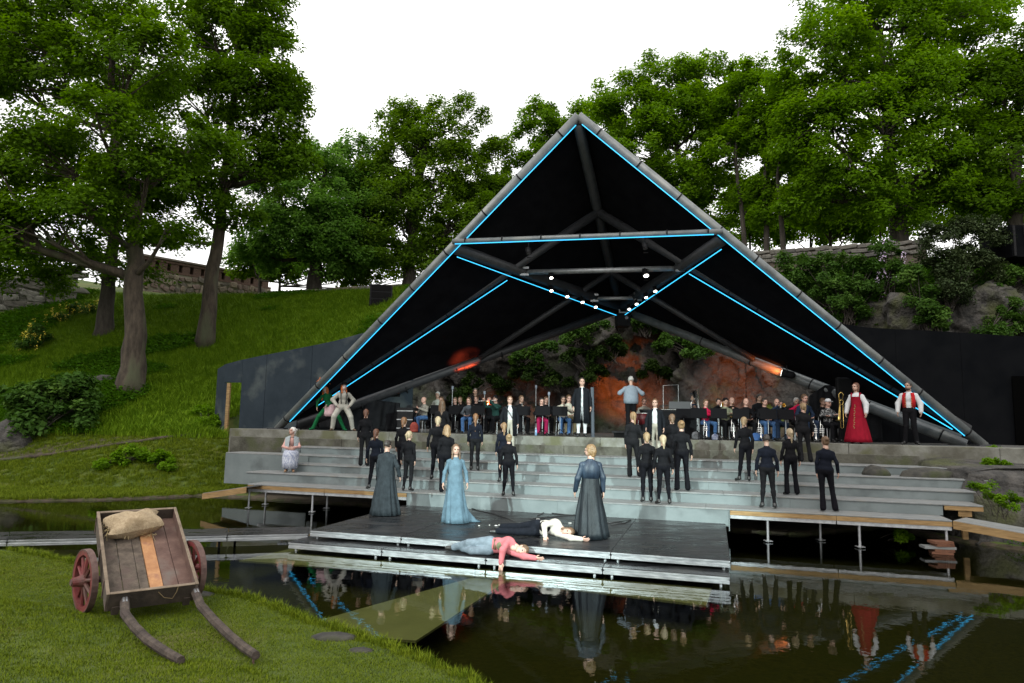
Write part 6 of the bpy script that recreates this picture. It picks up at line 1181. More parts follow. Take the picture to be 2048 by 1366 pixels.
# lies on his side on the low step, chest towards the audience, one arm hanging to the water
o = lying(b_, -TH, 'man in a pink shirt lying on the low step with one hand in the water', dict(top=PINKS, bot=DEN, shoe=mat('boot_dark', (.022, .02, .018), rough=.6), skin=SK3), ('short', 'brown'),
    dict(pel=(-.18, .05, .17), chest=(.12, .02, .20), neck=(.29, -.01, .20), head=(.43, -.04, .15), hipR=(-.20, .02, .09), hipL=(-.20, .06, .25), knR=(-.50, -.12, .085), anR=(-.74, .08, .075), toR=(-.90, .10, .06), knL=(-.60, -.02, .20), anL=(-.92, .10, .085), toL=(-1.08, .10, .06), shR=(.25, -.02, .09), shL=(.21, -.03, .31), elR=(.49, -.12, .055), wrR=(.72, -.15, .045), elL=(.13, -.24, .16), wrL=(.11, -.27, -.06)), hd((.25, -.9, -.25), (.9, .2, -.1)), sex='m', legs='loose', sleeve=1.4, bare_arm=0, handpose=('rel', 'flat'), hdir={'R': ((1, -.2, -.05), (0, -.6, .8)), 'L': ((.05, -.25, -1), (.9, -.2, .1))})
mb = MB(); mb.tube([(-.08, -.075, .13), (-.08, -.02, .29), (-.08, .10, .31)], .03, 8, flat=.5); mb.build('belt', mat('belt_brown', (.10, .05, .03), rough=.5), o, True, local=True)
V_, Q_, _t = sdf_mesh([cap((.0, .05, .19), (.16, .045, .215), .122, .110, 0)], .016, .02); link('waistcoat', mesh_from('waistcoat', V_, Q_, OLV, None, True), o)
b2_ = S(*UV(AH(1085, 1076, zu)), zu)
o = lying(b2_, -TH, 'man in a cream shirt, black waistcoat and black trousers lying on the platform', dict(top=WSH, bot=cloth('black_trousers', (.006, .007, .010), 1.6), shoe=BLKS, skin=SK3), ('long', 'brown', .12),
    dict(pel=(-.12, .18, .16), chest=(.18, .14, .20), neck=(.36, .08, .19), head=(.50, .02, .14), hipR=(-.14, .16, .09), hipL=(-.14, .18, .24), knR=(-.50, -.02, .09), anR=(-.92, .04, .075), toR=(-1.07, .0, .055), knL=(-.52, .30, .15), anL=(-.95, .42, .10), toL=(-1.10, .44, .06),
         shR=(.32, .05, .09), shL=(.27, .08, .31), elR=(.58, -.10, .055), wrR=(.80, -.10, .045), elL=(.04, -.04, .26), wrL=(.09, -.16, .05)), hd((.05, -.95, .05), (.92, .1, .15)), sex='m', legs='loose', sleeve=1.35, handpose=('rel', 'flat'), hdir={'R': ((1, -.15, -.05), (0, -.6, .8)), 'L': ((.1, -.35, -.5), (.9, 0, .1))})
V_, Q_, _t = sdf_mesh([cap((.0, .16, .19), (.24, .14, .21), .122, .108, 0)], .016, .02); link('waistcoat', mesh_from('waistcoat', V_, Q_, BLK, None, True), o)
mb = MB(); r_ = np.random.default_rng(5); rows = []
for i in range(14):
    rows.append([(-.75 + .045 * i + .03 * math.sin(j * 1.3), .30 + .05 * j, .012 + .05 * abs(math.sin(i * 1.1 + j * .9)) * math.sin(math.pi * j / 9) * math.sin(math.pi * i / 13) + .03 * math.sin(math.pi * j / 9) * math.sin(math.pi * i / 13)) for j in range(10)])
mb.loft(rows, close=False); cc = mb.build('coat_on_floor', BLK, None, True, local=True, label='black coat dropped in a heap behind the reclining man in the waistcoat', cat='coat'); cc.location = [float(x) for x in b2_ + [-.05, .1, .004]]; cc.rotation_euler = (0, 0, -TH)

# ================================================================== THE PLAYERS
SEAT = dict(pel=(0, 0, .56), chest=(0, .03, .87), neck=(0, .035, 1.05), head=(0, .065, 1.215), hipR=(.09, .02, .55), hipL=(-.09, .02, .55), knR=(.14, .43, .52), knL=(-.14, .43, .52), anR=(.13, .40, .085), anL=(-.13, .40, .085), toR=(.16, .55, .035), toL=(-.16, .55, .035), shR=(.175, .02, .985), shL=(-.175, .02, .985))
ARMS = {'down': dict(elR=(.25, .05, .74), wrR=(.09, .30, .66), elL=(-.25, .05, .74), wrL=(-.09, .30, .66)), 'clar': dict(elR=(.27, .12, .76), wrR=(.03, .36, .74), elL=(-.27, .12, .80), wrL=(-.03, .30, .90)),
        'flute': dict(elR=(.36, .12, .94), wrR=(.34, .22, 1.14), elL=(-.20, .26, .90), wrL=(.10, .26, 1.15)), 'trump': dict(elR=(.30, .14, .90), wrR=(.05, .30, 1.10), elL=(-.30, .14, .90), wrL=(-.04, .34, 1.12)), 'cross': dict(elR=(.28, .10, .82), wrR=(-.08, .20, .84), elL=(-.28, .10, .82), wrL=(.08, .22, .80)), 'horn': dict(elR=(.30, .08, .80), wrR=(.20, .28, .74), elL=(-.30, .10, .80), wrL=(.0, .30, .92))}
JEA = cloth('jeans', (.035, .075, .16), 1.6, .9, 12, .2); DKB = cloth('dark_blue', (.012, .020, .038), 1.5); GRS = cloth('grey_sweater', (.15, .14, .12), 1.5); GRN2 = cloth('dark_green', (.010, .030, .026), 1.5); OLJ = cloth('olive_jacket', (.13, .14, .095), 1.4); CRIM = cloth('crimson_jacket', (.42, .012, .055), 1.3); PAL = cloth('pale_top', (.34, .32, .26), 1.3); GRCO = cloth('pale_grey_coat', (.30, .31, .27), 1.3); NORD = mat('nordic_knit', (.015, .015, .016), (.26, .26, .26), scale=24, rough=.95, bump=.4, lo=.5, hi=.56); KHA = cloth('khaki', (.12, .10, .06), 1.4)
m_chair = mat('chair_black', (.006, .006, .007), rough=.9, spec=.1)
ch0 = root('chair', (0, 0, -50), 'x', 'chair'); ch0.location = (0, 0, 0); ROOTM[ch0] = Matrix.Identity(4)
child('chair_seat', ch0, m_chair, lambda q: q.box((0, .06, .43), (.42, .42, .04)), bevel=.01); child('chair_back', ch0, m_chair, lambda q: q.box((0, -.19, .72), (.40, .03, .26)), bevel=.01)
for sx in (-1, 1):
    child('leg', ch0, m_galv, lambda q: q.tube([(.19 * sx, .24, 0), (.18 * sx, .22, .41)], .012, 6)); child('leg', ch0, m_galv, lambda q: q.tube([(.19 * sx, -.20, 0), (.18 * sx, -.17, .41), (.18 * sx, -.19, .84)], .012, 6))
st0 = root('music_stand', (0, 0, 0), 'x', 'music stand', 'music stands of the band')
child('desk', st0, m_chair, lambda q: (q.box((0, 0, .80), (.48, .015, .32), Matrix.Rotation(-.3, 3, 'X')), q.box((0, -.08, .655), (.48, .06, .012)))); child('pole', st0, m_galv, lambda q: q.tube([(0, .03, .12), (0, .03, .76)], .012, 8))
for a in (0.3, 2.4, 4.5): child('leg', st0, m_gap, lambda q: q.tube([(0, .03, .22), (.26 * math.cos(a), .03 + .26 * math.sin(a), .012)], .010, 6))
child('sheet_music', st0, mp_, lambda q: q.box((.05, .016, .80), (.30, .004, .25), Matrix.Rotation(-.3, 3, 'X')))
m_silver = mat('silver_plate', (.62, .62, .60), rough=.22, metal=1.0); m_brass = mat('lacquered_brass', (.60, .42, .14), rough=.25, metal=1.0); m_ebony = mat('ebony_wood', (.010, .009, .008), rough=.35)
def instrument(kind, person_o, label, base=None):
    o = root(kind, (0, 0, 0), label, 'instrument', 'instruments of the band'); ROOTM[o] = Matrix.Identity(4)
    if kind == 'clarinet':
        child('clarinet_body', o, m_ebony, lambda q: q.tube([(0, .12, 1.10), (0, .30, .82), (0, .40, .62), (0, .42, .57)], [.010, .015, .016, .034], 8)); child('keys', o, m_silver, lambda q: [q.box((.018, .16 + .035 * i, 1.04 - .055 * i), (.012, .012, .03)) for i in range(6)])['kind'] = 'stuff'
    elif kind == 'flute':
        child('flute_tube', o, m_silver, lambda q: q.tube([(-.10, .17, 1.165), (.58, .22, 1.13)], .012, 8)); child('keys', o, m_silver, lambda q: [q.box((.10 + .06 * i, .20, 1.165 - .003 * i), (.02, .02, .01)) for i in range(7)])['kind'] = 'stuff'
    elif kind == 'trumpet':
        child('bell', o, m_brass, lambda q: q.tube([(0, .30, 1.13), (0, .46, 1.12), (0, .56, 1.12), (0, .60, 1.12)], [.008, .010, .024, .06], 12, caps=False), smooth=True); child('tubing', o, m_brass, lambda q: q.tube([(0, .15, 1.16), (0, .48, 1.15), (0, .52, 1.11), (0, .48, 1.07), (0, .24, 1.07), (0, .21, 1.10), (0, .30, 1.13)], .008, 6), smooth=True)
        for i in range(3): child('valve', o, m_silver, lambda q: q.tube([(0, .30 + .035 * i, 1.04), (0, .30 + .035 * i, 1.19)], .012, 8))
    elif kind == 'tuba':
        child('bell', o, m_silver, lambda q: q.tube([(-.10, .26, .80), (-.08, .24, 1.10), (-.02, .22, 1.38), (.02, .20, 1.45)], [.05, .06, .12, .20], 16, caps=False), smooth=True); child('tubing', o, m_silver, lambda q: q.tube([(-.10, .26, .80), (0, .28, .62), (.14, .28, .70), (.16, .27, 1.05), (.08, .27, 1.18), (.02, .16, 1.15)], [.05, .045, .035, .028, .018, .012], 10), smooth=True)
        for i in range(3): child('valve', o, m_silver, lambda q: q.tube([(.0 + .05 * i, .30, .76), (.03 + .05 * i, .30, 1.0)], .018, 8))
    elif kind == 'horn':
        a = np.linspace(0, 5.6, 22); child('tubing', o, m_brass, lambda q: q.tube([(.10 + .13 * math.cos(t), .28, .82 + .13 * math.sin(t)) for t in a] + [(0, .16, 1.15)], .012, 8), smooth=True); child('bell', o, m_brass, lambda q: q.tube([(.22, .27, .72), (.26, .22, .66), (.27, .16, .62), (.27, .13, .60)], [.02, .04, .10, .14], 14, caps=False), smooth=True)
    elif kind == 'trumpet_on_stand':
        child('bell', o, m_silver, lambda q: q.tube([(0, 0, .36), (0, 0, .16), (0, 0, .08), (0, 0, .05)], [.010, .012, .025, .06], 12, caps=False), smooth=True); child('tubing', o, m_silver, lambda q: q.tube([(-.05, 0, .50), (-.05, 0, .16), (0, 0, .12), (.0, 0, .36), (-.02, 0, .40), (-.05, 0, .40)], .008, 6), smooth=True)
        for i in range(3): child('valve', o, m_silver, lambda q: q.tube([(-.08, 0, .22 + .04 * i), (.03, 0, .22 + .04 * i)], .013, 8))
        child('stand', o, m_gap, lambda q: [q.tube([(0, 0, .10), (.12 * math.cos(t), .12 * math.sin(t), .01)], .008, 5) for t in (0, 2.1, 4.2)])['kind'] = 'stuff'
    elif kind == 'trombone':
        child('slide', o, m_brass, lambda q: q.tube([(.04, 0, 1.30), (.04, 0, .45), (.0, 0, .42), (-.04, 0, .45), (-.04, 0, 1.3)], .009, 6), smooth=True); child('tubing', o, m_brass, lambda q: (q.tube([(-.04, 0, 1.30), (-.06, .0, 1.42), (0, 0, 1.48), (.06, 0, 1.42), (.06, .02, 1.05)], .012, 8), q.tube([(.05 * math.cos(t), .02, 1.18 + .07 * math.sin(t)) for t in np.linspace(0, 6.2, 14)], .010, 6)), smooth=True)
        child('bell', o, m_brass, lambda q: q.tube([(.06, .02, 1.05), (.08, .02, .78), (.09, .02, .68), (.09, .02, .64)], [.012, .02, .05, .10], 14, caps=False), smooth=True); child('stand', o, m_gap, lambda q: (q.tube([(.09, .02, .66), (.05, .02, .1)], .012, 6), [q.tube([(.05, .02, .16), (.05 + .2 * math.cos(t), .02 + .2 * math.sin(t), .01)], .009, 5) for t in (0, 2.1, 4.2)]))['kind'] = 'stuff'
    if person_o is not None: o.location = person_o.location; o.rotation_euler = person_o.rotation_euler; o.scale = person_o.scale
    else: o.location = [float(x) for x in base]
    return o
# (x, y of the head in the photograph, row, turn, sex, top, bottom, hair, arms, instrument, label)
PL = [(850, 803, 22.2, -.9, 'm', GRS, JEA, ('bald', 'blond'), 'clar', 'clarinet', 'balding player in a grey brown sweater and jeans at the far left'),
      (877, 790, 24.2, -.5, 'm', GRCO, BLK, ('short', 'grey'), 'down', None, 'ruddy player in a pale grey hooded jacket in the second row left'),
      (884, 800, 23.2, -.4, 'm', BLK, BLK, ('short', 'brown'), 'clar', 'clarinet', 'player in black with a clarinet behind the leftmost music stand'),
      (911, 801, 24.4, -.3, 'm', BLK, BLK, ('short', 'brown'), 'clar', None, 'player half hidden right of the long haired dancer'),
      (921, 800, 23.4, -.3, 'm', BLK, BLK, ('short', 'brown'), 'clar', 'clarinet', 'player in black with clarinet right of the long haired dancer'),
      (938, 803, 22.4, -.2, 'f', cloth('slate_jacket', (.045, .052, .060), 1.4), JEA, ('bob', 'brown', .10), 'down', None, 'woman in a slate grey jacket with a brown bob looking down'),
      (953, 798, 23.8, -.2, 'm', BLK, BLK, ('short', 'brown'), 'clar', None, 'player with glasses behind the woman in the slate jacket'),
      (951, 783, 26.2, -.1, 'm', BLK, BLK, ('short', 'dark'), 'down', None, 'player sitting high in the back row left'),
      (979, 801, 24.4, -.2, 'm', BLK, BLK, ('bald', 'grey'), 'trump', 'trumpet', 'player half hidden behind the flautist'),
      (992, 798, 22.6, -.5, 'm', GRN2, BLK, ('short', 'dark'), 'flute', 'flute', 'flautist in a dark green jacket and a black cap'),
      (1042, 798, 22.8, .3, 'f', BLK, BLK, ('bun', 'brown'), 'clar', 'clarinet', 'woman with tied brown hair right of the man in the open coat'),
      (1083, 805, 22.3, .1, 'f', BLK, cloth('crimson_trousers', (.22, .01, .05), 1.3), ('bob', 'dark', .10), 'clar', None, 'dark haired woman with head bowed over her stand'),
      (1092, 800, 23.8, .2, 'm', BLK, BLK, ('short', 'brown'), 'down', None, 'player behind the dark haired woman'),
      (1126, 799, 22.3, .2, 'm', PAL, JEA, ('short', 'dark'), 'clar', 'clarinet', 'player with glasses, pale top and jeans left of the long buttoned coat'),
      (1137, 797, 24.0, .2, 'm', PAL, KHA, ('short', 'brown'), 'down', None, 'player behind the one with the pale top'),
      (1288, 803, 24.6, .1, 'm', GRS, BLK, ('short', 'brown'), 'down', None, 'percussion player behind the right man in the open coat'),
      (1386, 798, 24.6, .3, 'm', DKB, BLK, ('bald', 'grey'), 'horn', 'tuba', 'tuba player in dark blue right of the percussion'),
      (1410, 808, 22.3, .5, 'f', CRIM, JEA, ('bun', 'brown'), 'cross', None, 'player in a bright crimson jacket and jeans'),
      (1436, 804, 24.6, .3, 'm', BLK, BLK, ('short', 'dark'), 'trump', 'trumpet', 'player with trumpet behind the olive jacket'),
      (1450, 804, 22.6, .3, 'm', OLJ, BLK, None, 'cross', None, 'player in an olive jacket and black knitted cap with arms folded'),
      (1463, 802, 24.2, .3, 'm', BLK, BLK, ('bald', 'brown'), 'horn', 'horn', 'balding player behind the olive jacket'),
      (1491, 804, 22.6, .3, 'm', BLK, BLK, None, 'down', None, 'bald player in black, front row right'),
      (1517, 796, 25.4, .4, 'm', BLK, BLK, ('short', 'dark'), 'down', None, 'player lit orange in the back row right'),
      (1528, 804, 22.7, .4, 'm', BLK, JEA, ('short', 'dark'), 'down', None, 'dark haired player in black jacket and jeans, front row right'),
      (1552, 805, 22.7, .4, 'm', DKB, DKB, ('bald', 'grey'), 'trump', 'trumpet', 'older player with glasses in a dark blue blazer'),
      (1591, 803, 24.0, .5, 'm', CRIM, BLK, ('short', 'grey'), 'trump', 'trumpet', 'player in red half hidden behind the high right dancer'),
      (1607, 797, 22.6, .5, 'm', DKB, DKB, ('short', 'brown'), 'down', None, 'young player in a dark blue jacket right of the high dancer'),
      (1654, 806, 22.4, .6, 'm', NORD, BLK, None, 'cross', None, 'player in a patterned knitted sweater and a pale capped hat'),
      (1644, 804, 23.8, .6, 'm', BLK, BLK, ('short', 'brown'), 'down', None, 'player hidden behind the patterned sweater')]
CNT = {}
for i, (px, py, v, yaw, sex, top, bot, hr, arms, ins, lb) in enumerate(PL):
    q = AV(px, py, v); u = UV(q)[0]; b_ = S(u, v, ZS); rz = math.pi - math.atan2(b_[0], b_[1]) + yaw; sc = float(np.clip((q[2] - ZS) / 1.215, .93, 1.06)); lift = max(0, q[2] - ZS - 1.215 * sc)
    b_ = b_ + [0, 0, lift]
    o = person(b_, rz, lb, dict(top=top, bot=bot, skin=SK2 if i % 3 == 1 else SK3), hr, 'seated players of the band', sc, key=f'player_{sex}_{arms}', J={**SEAT, **ARMS[arms]}, sex=sex, lod=1, legs='loose', sleeve=1.25, headR=rot_head(.15 * math.sin(i * 2.1), -.12), handpose=('grip', 'grip') if arms not in ('down', 'cross') else ('rel', 'rel'))
    c = copy_tree(ch0, b_ + [0, 0, .001], rz, 'black chair of the ' + ' '.join(lb.replace('player', 'one').split()[:11])); c['group'] = 'chairs of the band'
    if lift > .1:
        m = MB(); m.sbox(u - .6, u + .6, v - .5, v + .9, ZS + .002, ZS + lift - .003); m.build('riser_block', m_blk, label='black riser block under the ' + ' '.join(lb.split()[:10]), cat='riser')
    hp_ = o_j[o.name]['head']
    if 'cap' in lb and hr is None or 'cap' in lb and 'flautist' in lb:
        m = MB(); cm_ = mat('cap_pale', (.55, .56, .58), rough=.8) if 'pale' in lb else BLK; m.tube([hp_ + [0, -.015, .035], hp_ + [0, -.015, .09], hp_ + [0, -.015, .135], hp_ + [0, -.015, .142]], [.095, .092, .055, .01], 14); m.box(hp_ + [0, .11, .045], (.13, .08, .012)) if 'knitted cap' not in lb else None; m.build('cap', cm_, o, True, local=True)
    if ins: instrument(ins, o, f'{ins} held by the ' + ' '.join(lb.replace(' with a clarinet', '').replace(' with clarinet', '').replace(' with trumpet', '').replace('player', 'one', 1).split()[:10]))
# music stands in front of the players
for i, (px, v, yaw, w) in enumerate([(873, 22.1, -.7, 'leftmost black music stand in front of the balding clarinet player'), (955, 21.75, -.3, 'music stand right of the woman in the slate jacket'), (910, 22.6, -.4, 'music stand behind the long haired dancer'), (1046, 22.0, .1, 'music stand before the woman with tied brown hair'), (1085, 21.55, .1, 'music stand hiding the dark haired woman'), (1120, 21.6, .1, 'music stand before the player in the pale top'), (1398, 21.6, .3, 'music stand left of the crimson jacket'), (1438, 21.6, .3, 'music stand before the olive jacket'), (1482, 21.7, .3, 'music stand before the bald player'), (1537, 21.7, .4, 'music stand before the dark haired player in jeans'), (1572, 22.0, .4, 'music stand right of the dark blue blazer'), (1368, 22.8, .2, 'music stand near the percussion'), (1348, 23.2, .2, 'music stand at the left of the percussion')]):
    b_ = S(UV(AV(px, 850, v))[0], v, ZS + .002); rz = -math.atan2(b_[0], b_[1]) + yaw * .4 + math.pi
    copy_tree(st0, b_, rz + math.pi, w)
# remove the two prototypes
for pr in (ch0, st0):
    for q in [x for x in bpy.data.objects if x.parent == pr] + [pr]: bpy.data.objects.remove(q)
# instruments standing on the floor
for px, v, lb in [(1413, 21.5, 'silver trumpet on a floor stand before the crimson jacket'), (1468, 21.4, 'silver trumpet on a floor stand before the olive jacket'), (1522, 21.4, 'silver trumpet on a floor stand before the dark haired player'), (1632, 21.4, 'silver trumpet on a floor stand left of the patterned sweater'), (1646, 21.7, 'silver trumpet on a floor stand at the feet of the patterned sweater')]:
    b_ = S(UV(AV(px, 870, v))[0], v, ZS); o = instrument('trumpet_on_stand', None, lb, b_); o.name = 'trumpet'; o.scale = (1.3,) * 3
b_ = S(UV(AV(1685, 870, 21.9))[0], 21.9, ZS); o = instrument('trombone', None, 'yellow trombone on its stand left of the red dress', b_); o.rotation_euler = (0, 0, 2.9)
# percussion and keyboard in the middle
b_ = S(UV(AV(1335, 850, 23.4))[0], 23.4, ZS); r = root('percussion_rack', b_, 'black percussion rack with white sheets right of the conductor', 'percussion'); u0, v0 = UV(b_)
child('table', r, m_blk, lambda q: q.sbox(u0 - .9, u0 + 1.6, v0 - .3, v0 + .4, ZS + .86, ZS + .92)); child('curtain', r, m_cloth, lambda q: q.sbox(u0 - .88, u0 + 1.58, v0 - .28, v0 + .38, ZS + .02, ZS + .859)); child('sheet', r, mp_, lambda q: q.sbox(u0 - .2, u0 + .45, v0 - .2, v0 + .2, ZS + .924, ZS + .93)); child('grey_case', r, mat('case_grey', (.06, .062, .065), rough=.7), lambda q: q.sbox(u0 + .05, u0 + .75, v0 + .05, v0 + .35, ZS + .932, ZS + 1.2))
child('tube_frame', r, m_galv, lambda q: q.tube([S(u0 - .15, v0 + .3, ZS + .9), S(u0 - .15, v0 + .3, ZS + 1.75), S(u0 + .35, v0 + .3, ZS + 1.78), S(u0 + .35, v0 + .3, ZS + .9)], .012, 6))
b_ = S(UV(AV(1282, 850, 23.3))[0], 23.3, ZS); r = root('kettle_drum', b_, 'dark red kettle drum with a white skin beside the conductor', 'drum')
child('drum_bowl', r, mat('drum_red', (.10, .012, .015), rough=.3), lambda q: q.tube([b_ + [0, 0, .35], b_ + [0, 0, .45], b_ + [0, 0, .78]], [.10, .24, .32], 20), smooth=True); child('drum_skin', r, mp_, lambda q: q.tube([b_ + [0, 0, .781], b_ + [0, 0, .80]], .325, 20))
for a in (0, 2.1, 4.2): child('leg', r, m_galv, lambda q: q.tube([b_ + [.25 * math.cos(a), .25 * math.sin(a), .6], b_ + [.34 * math.cos(a), .34 * math.sin(a), .01]], .014, 6))
# microphones on tall stands
for i, (px, py, v, lb) in enumerate([(905, 780, 23.0, 'tall microphone stand behind the long haired dancer'), (969, 790, 23.0, 'tall microphone stand left of the flautist'), (1098, 792, 22.6, 'tall silver microphone stand right of the bowed woman'), (1072, 778, 24, 'microphone stand at the back left of centre')]):
    t_ = AV(px, py, v); b_ = np.array([t_[0], t_[1], ZS]); r = root('microphone_stand', b_, lb, 'microphone', 'microphone stands of the band'); child('pole', r, m_galv, lambda q: q.tube([b_ + [0, 0, .02], t_], .012, 6)); child('microphone', r, mat('mic_grey', (.16, .18, .22), rough=.6), lambda q: q.tube([t_, t_ + [0, 0, .05], t_ + [0, 0, .14]], [.02, .045, .04], 10)); child('base', r, m_gap, lambda q: q.tube([b_ + [0, 0, .002], b_ + [0, 0, .025]], .16, 14))
# bags and bottles on the stage floor
def bag(px, v, w, h, m, lb, name='bag'):
    b_ = S(UV(AV(px, 862, v))[0], v, ZS); V_, Q_, _t = sdf_mesh([ell((0, 0, h * .45), (w * .5, w * .32, h * .5), 0), ell((0, 0, h * .12), (w * .5, w * .36, h * .16), 0)], .02, .05); V_[:, 2] = np.maximum(V_[:, 2], .003); o = link(name, mesh_from(name, V_, Q_, m, None, True), None, b_); tag(o, lb, name)
    mb = MB(); mb.tube([(-.06, 0, h * .9), (-.04, 0, h * 1.08), (.04, 0, h * 1.08), (.06, 0, h * .9)], .012, 6); mb.build('handle', m_gap, o, True, local=True)
bag(828, 21.7, .30, .38, mat('bag_red', (.20, .025, .018), (.28, .05, .03), scale=6, rough=.8), 'red bag on the stage floor at the far left of the players'); bag(1514, 21.6, .42, .26, mat('bag_blue', (.012, .05, .16), (.02, .08, .22), scale=6, rough=.8), 'blue bag on the stage floor below the front right players')
bag(833, 21.9, .22, .26, mat('bag_grey', (.05, .05, .06), (.09, .09, .11), scale=6, rough=.8), 'grey bundle hanging by the leftmost chair'); bag(1391, 21.6, .24, .26, mat('bag_black', (.02, .02, .022), (.10, .10, .11), scale=9, rough=.7), 'black and white bag left of the crimson jacket'); bag(1430, 21.5, .22, .2, mat('bag_navy', (.03, .04, .09), (.22, .22, .26), scale=9, rough=.7), 'navy and white bag right of the crimson jacket')
for px, lb in [(1072, 'blue water bottle on the stage edge left of the bowed woman'), (1500, 'clear water bottle by the blue bag')]:
    b_ = S(UV(AV(px, 866, 21.4))[0], 21.4, ZS); r = root('bottle', b_, lb, 'bottle'); child('bottle_body', r, mat('bottle_blue', (.20, .32, .50), rough=.15), lambda q: q.tube([b_ + [0, 0, .002], b_ + [0, 0, .17], b_ + [0, 0, .20], b_ + [0, 0, .23]], [.035, .035, .014, .014], 10), smooth=True); child('bottle_cap', r, mp_, lambda q: q.tube([b_ + [0, 0, .231], b_ + [0, 0, .25]], .017, 8))
for px, v, s_, lb in [(815, 22.0, 1, 'black flight case with metal corners left of the players')]:
    b_ = S(UV(AV(px, 855, v))[0], v, ZS); r = root('flight_case', b_, lb, 'case'); u0, v0 = UV(b_); child('case_body', r, m_blk, lambda q: q.sbox(u0 - .3, u0 + .3, v0 - .25, v0 + .25, ZS + .08, ZS + .85), bevel=.02)
    for k in range(3): child('metal_edge', r, m_galv, lambda q: q.sbox(u0 - .305, u0 + .305, v0 - .258, v0 - .252, ZS + .12 + .3 * k, ZS + .15 + .3 * k))
    for sx in (-.2, .2): child('castor', r, m_gap, lambda q: q.tube([S(u0 + sx - .02, v0 - .15, ZS + .04), S(u0 + sx + .02, v0 - .15, ZS + .04)], .038, 10))

# ================================================================== HAND CART ON THE LAWN
O_ = np.array([-4.942, 9.49, .479]); PSI, TAU, BW, LA, LFR, HB_, HS, RW, TRK = .634, .405, 1.029, 1.106, .827, .354, .20, .398, 1.337
f_ = np.array([math.sin(PSI), -math.cos(PSI), 0]); e_ = np.array([math.cos(PSI), math.sin(PSI), 0]); z_ = np.array([0, 0, 1.0]); a_ = math.cos(TAU) * f_ - math.sin(TAU) * z_; n_ = math.sin(TAU) * f_ + math.cos(TAU) * z_
CP_ = lambda a, e, n: O_ + a_ * a + e_ * e + n_ * n
cart = root('hand_cart', (O_[0], O_[1], gz(O_[0], O_[1])), 'old wooden hand cart with red wheels tipped on its shafts on the lawn', 'cart')
m_old = mat('old_wood', (.050, .038, .028), (.125, .098, .074), scale=3.5, rough=.9, bump=.5, stretch=(2, 2, 2), c3=(.085, .060, .048), s3=2.0); m_old2 = mat('old_wood_red', (.085, .045, .035), (.150, .090, .070), scale=4, rough=.85, bump=.4, c3=(.12, .10, .085), s3=2); m_old3 = mat('old_wood_dark', (.022, .016, .012), (.060, .043, .032), scale=4, rough=.9, bump=.5)
m_shaft = mat('shaft_wood', (.028, .020, .015), (.095, .072, .056), scale=7, rough=.9, bump=.7, c3=(.05, .035, .03), s3=3); m_new = mat('fresh_plank', (.30, .135, .055), (.46, .24, .105), scale=2.6, rough=.75, bump=.3, stretch=(2, 2, 1), c3=(.26, .12, .07), s3=2.4); m_rim = mat('board_edge', (.13, .098, .068), (.22, .17, .12), scale=6, rough=.9, bump=.4); m_redp = mat('red_paint_worn', (.130, .022, .022), (.20, .040, .038), scale=5, rough=.6, bump=.25, c3=(.10, .05, .04), s3=3); m_tyre = mat('iron_tyre', (.075, .042, .036), (.14, .085, .072), scale=8, rough=.85, bump=.4)
def cbox(nm, a0, a1, e0, e1, n0, n1, m, bev=.004, par=cart, **k): return child(nm, par, m, lambda q: q.hexa([CP_(a0, e0, n0), CP_(a0, e1, n0), CP_(a1, e1, n0), CP_(a1, e0, n0), CP_(a0, e0, n1), CP_(a0, e1, n1), CP_(a1, e1, n1), CP_(a1, e0, n1)][::1]), bevel=bev, **k)
nb = HB_ - HS
pe = [-.50, -.30, -.115, -.005, .155, .335, .50]; pm = [m_old, m_old, m_old, m_new, m_old2, m_old2]
for i in range(6): cbox('floor_plank', -LA + .03, LFR - .03 + (.0 if i != 3 else .012), pe[i] + .003, pe[i + 1] - .003, nb + .012, nb + .036 + (.014 if i == 3 else .003 * (i % 2)), pm[i], label='fresh orange plank in the cart floor' if i == 3 else None)
for s in (-1, 1):
    e0, e1 = sorted((s * BW / 2, s * (BW / 2 - .032)))
    cbox('side_board', -LA, LFR, e0, e1, nb - .05, HB_ - .012, m_old if s < 0 else m_old2); cbox('side_rim', -LA - .01, LFR + .01, e0 - .004, e1 + .004, HB_ - .011, HB_, m_rim)
    cbox('bearer', -LA + .05, LFR + .02, s * .40 - .04, s * .40 + .04, nb - .10, nb + .010, m_old3)
cbox('tail_board', -LA - .002, -LA + .030, -BW / 2 + .034, BW / 2 - .034, nb - .04, HB_ - .013, m_old3); cbox('tail_rim', -LA - .01, -LA + .034, -BW / 2 + .038, BW / 2 - .038, HB_ - .012, HB_ - .001, m_rim)
cbox('front_board', LFR - .030, LFR + .004, -BW / 2 + .034, BW / 2 - .034, nb - .05, HB_ - .013, m_old3); cbox('front_rim', LFR - .034, LFR + .010, -BW / 2 + .038, BW / 2 - .038, HB_ - .012, HB_ - .001, m_rim)
for a in (-LA + .25, 0, LFR - .25): cbox('cross_beam', a - .04, a + .04, -BW / 2 + .02, BW / 2 - .02, nb - .15, nb - .101, m_old3)
for s in (-1, 1):
    for a in (-LA + .1, -.2, .5): cbox('iron_strap', a - .02, a + .02, s * (BW / 2 + .003), s * (BW / 2 + .010), nb - .08, HB_ - .03, m_tyre, 0)
child('axle', cart, m_old3, lambda q: q.tube([O_ - e_ * (TRK / 2 - .06), O_ + e_ * (TRK / 2 - .06)], .045, 8))
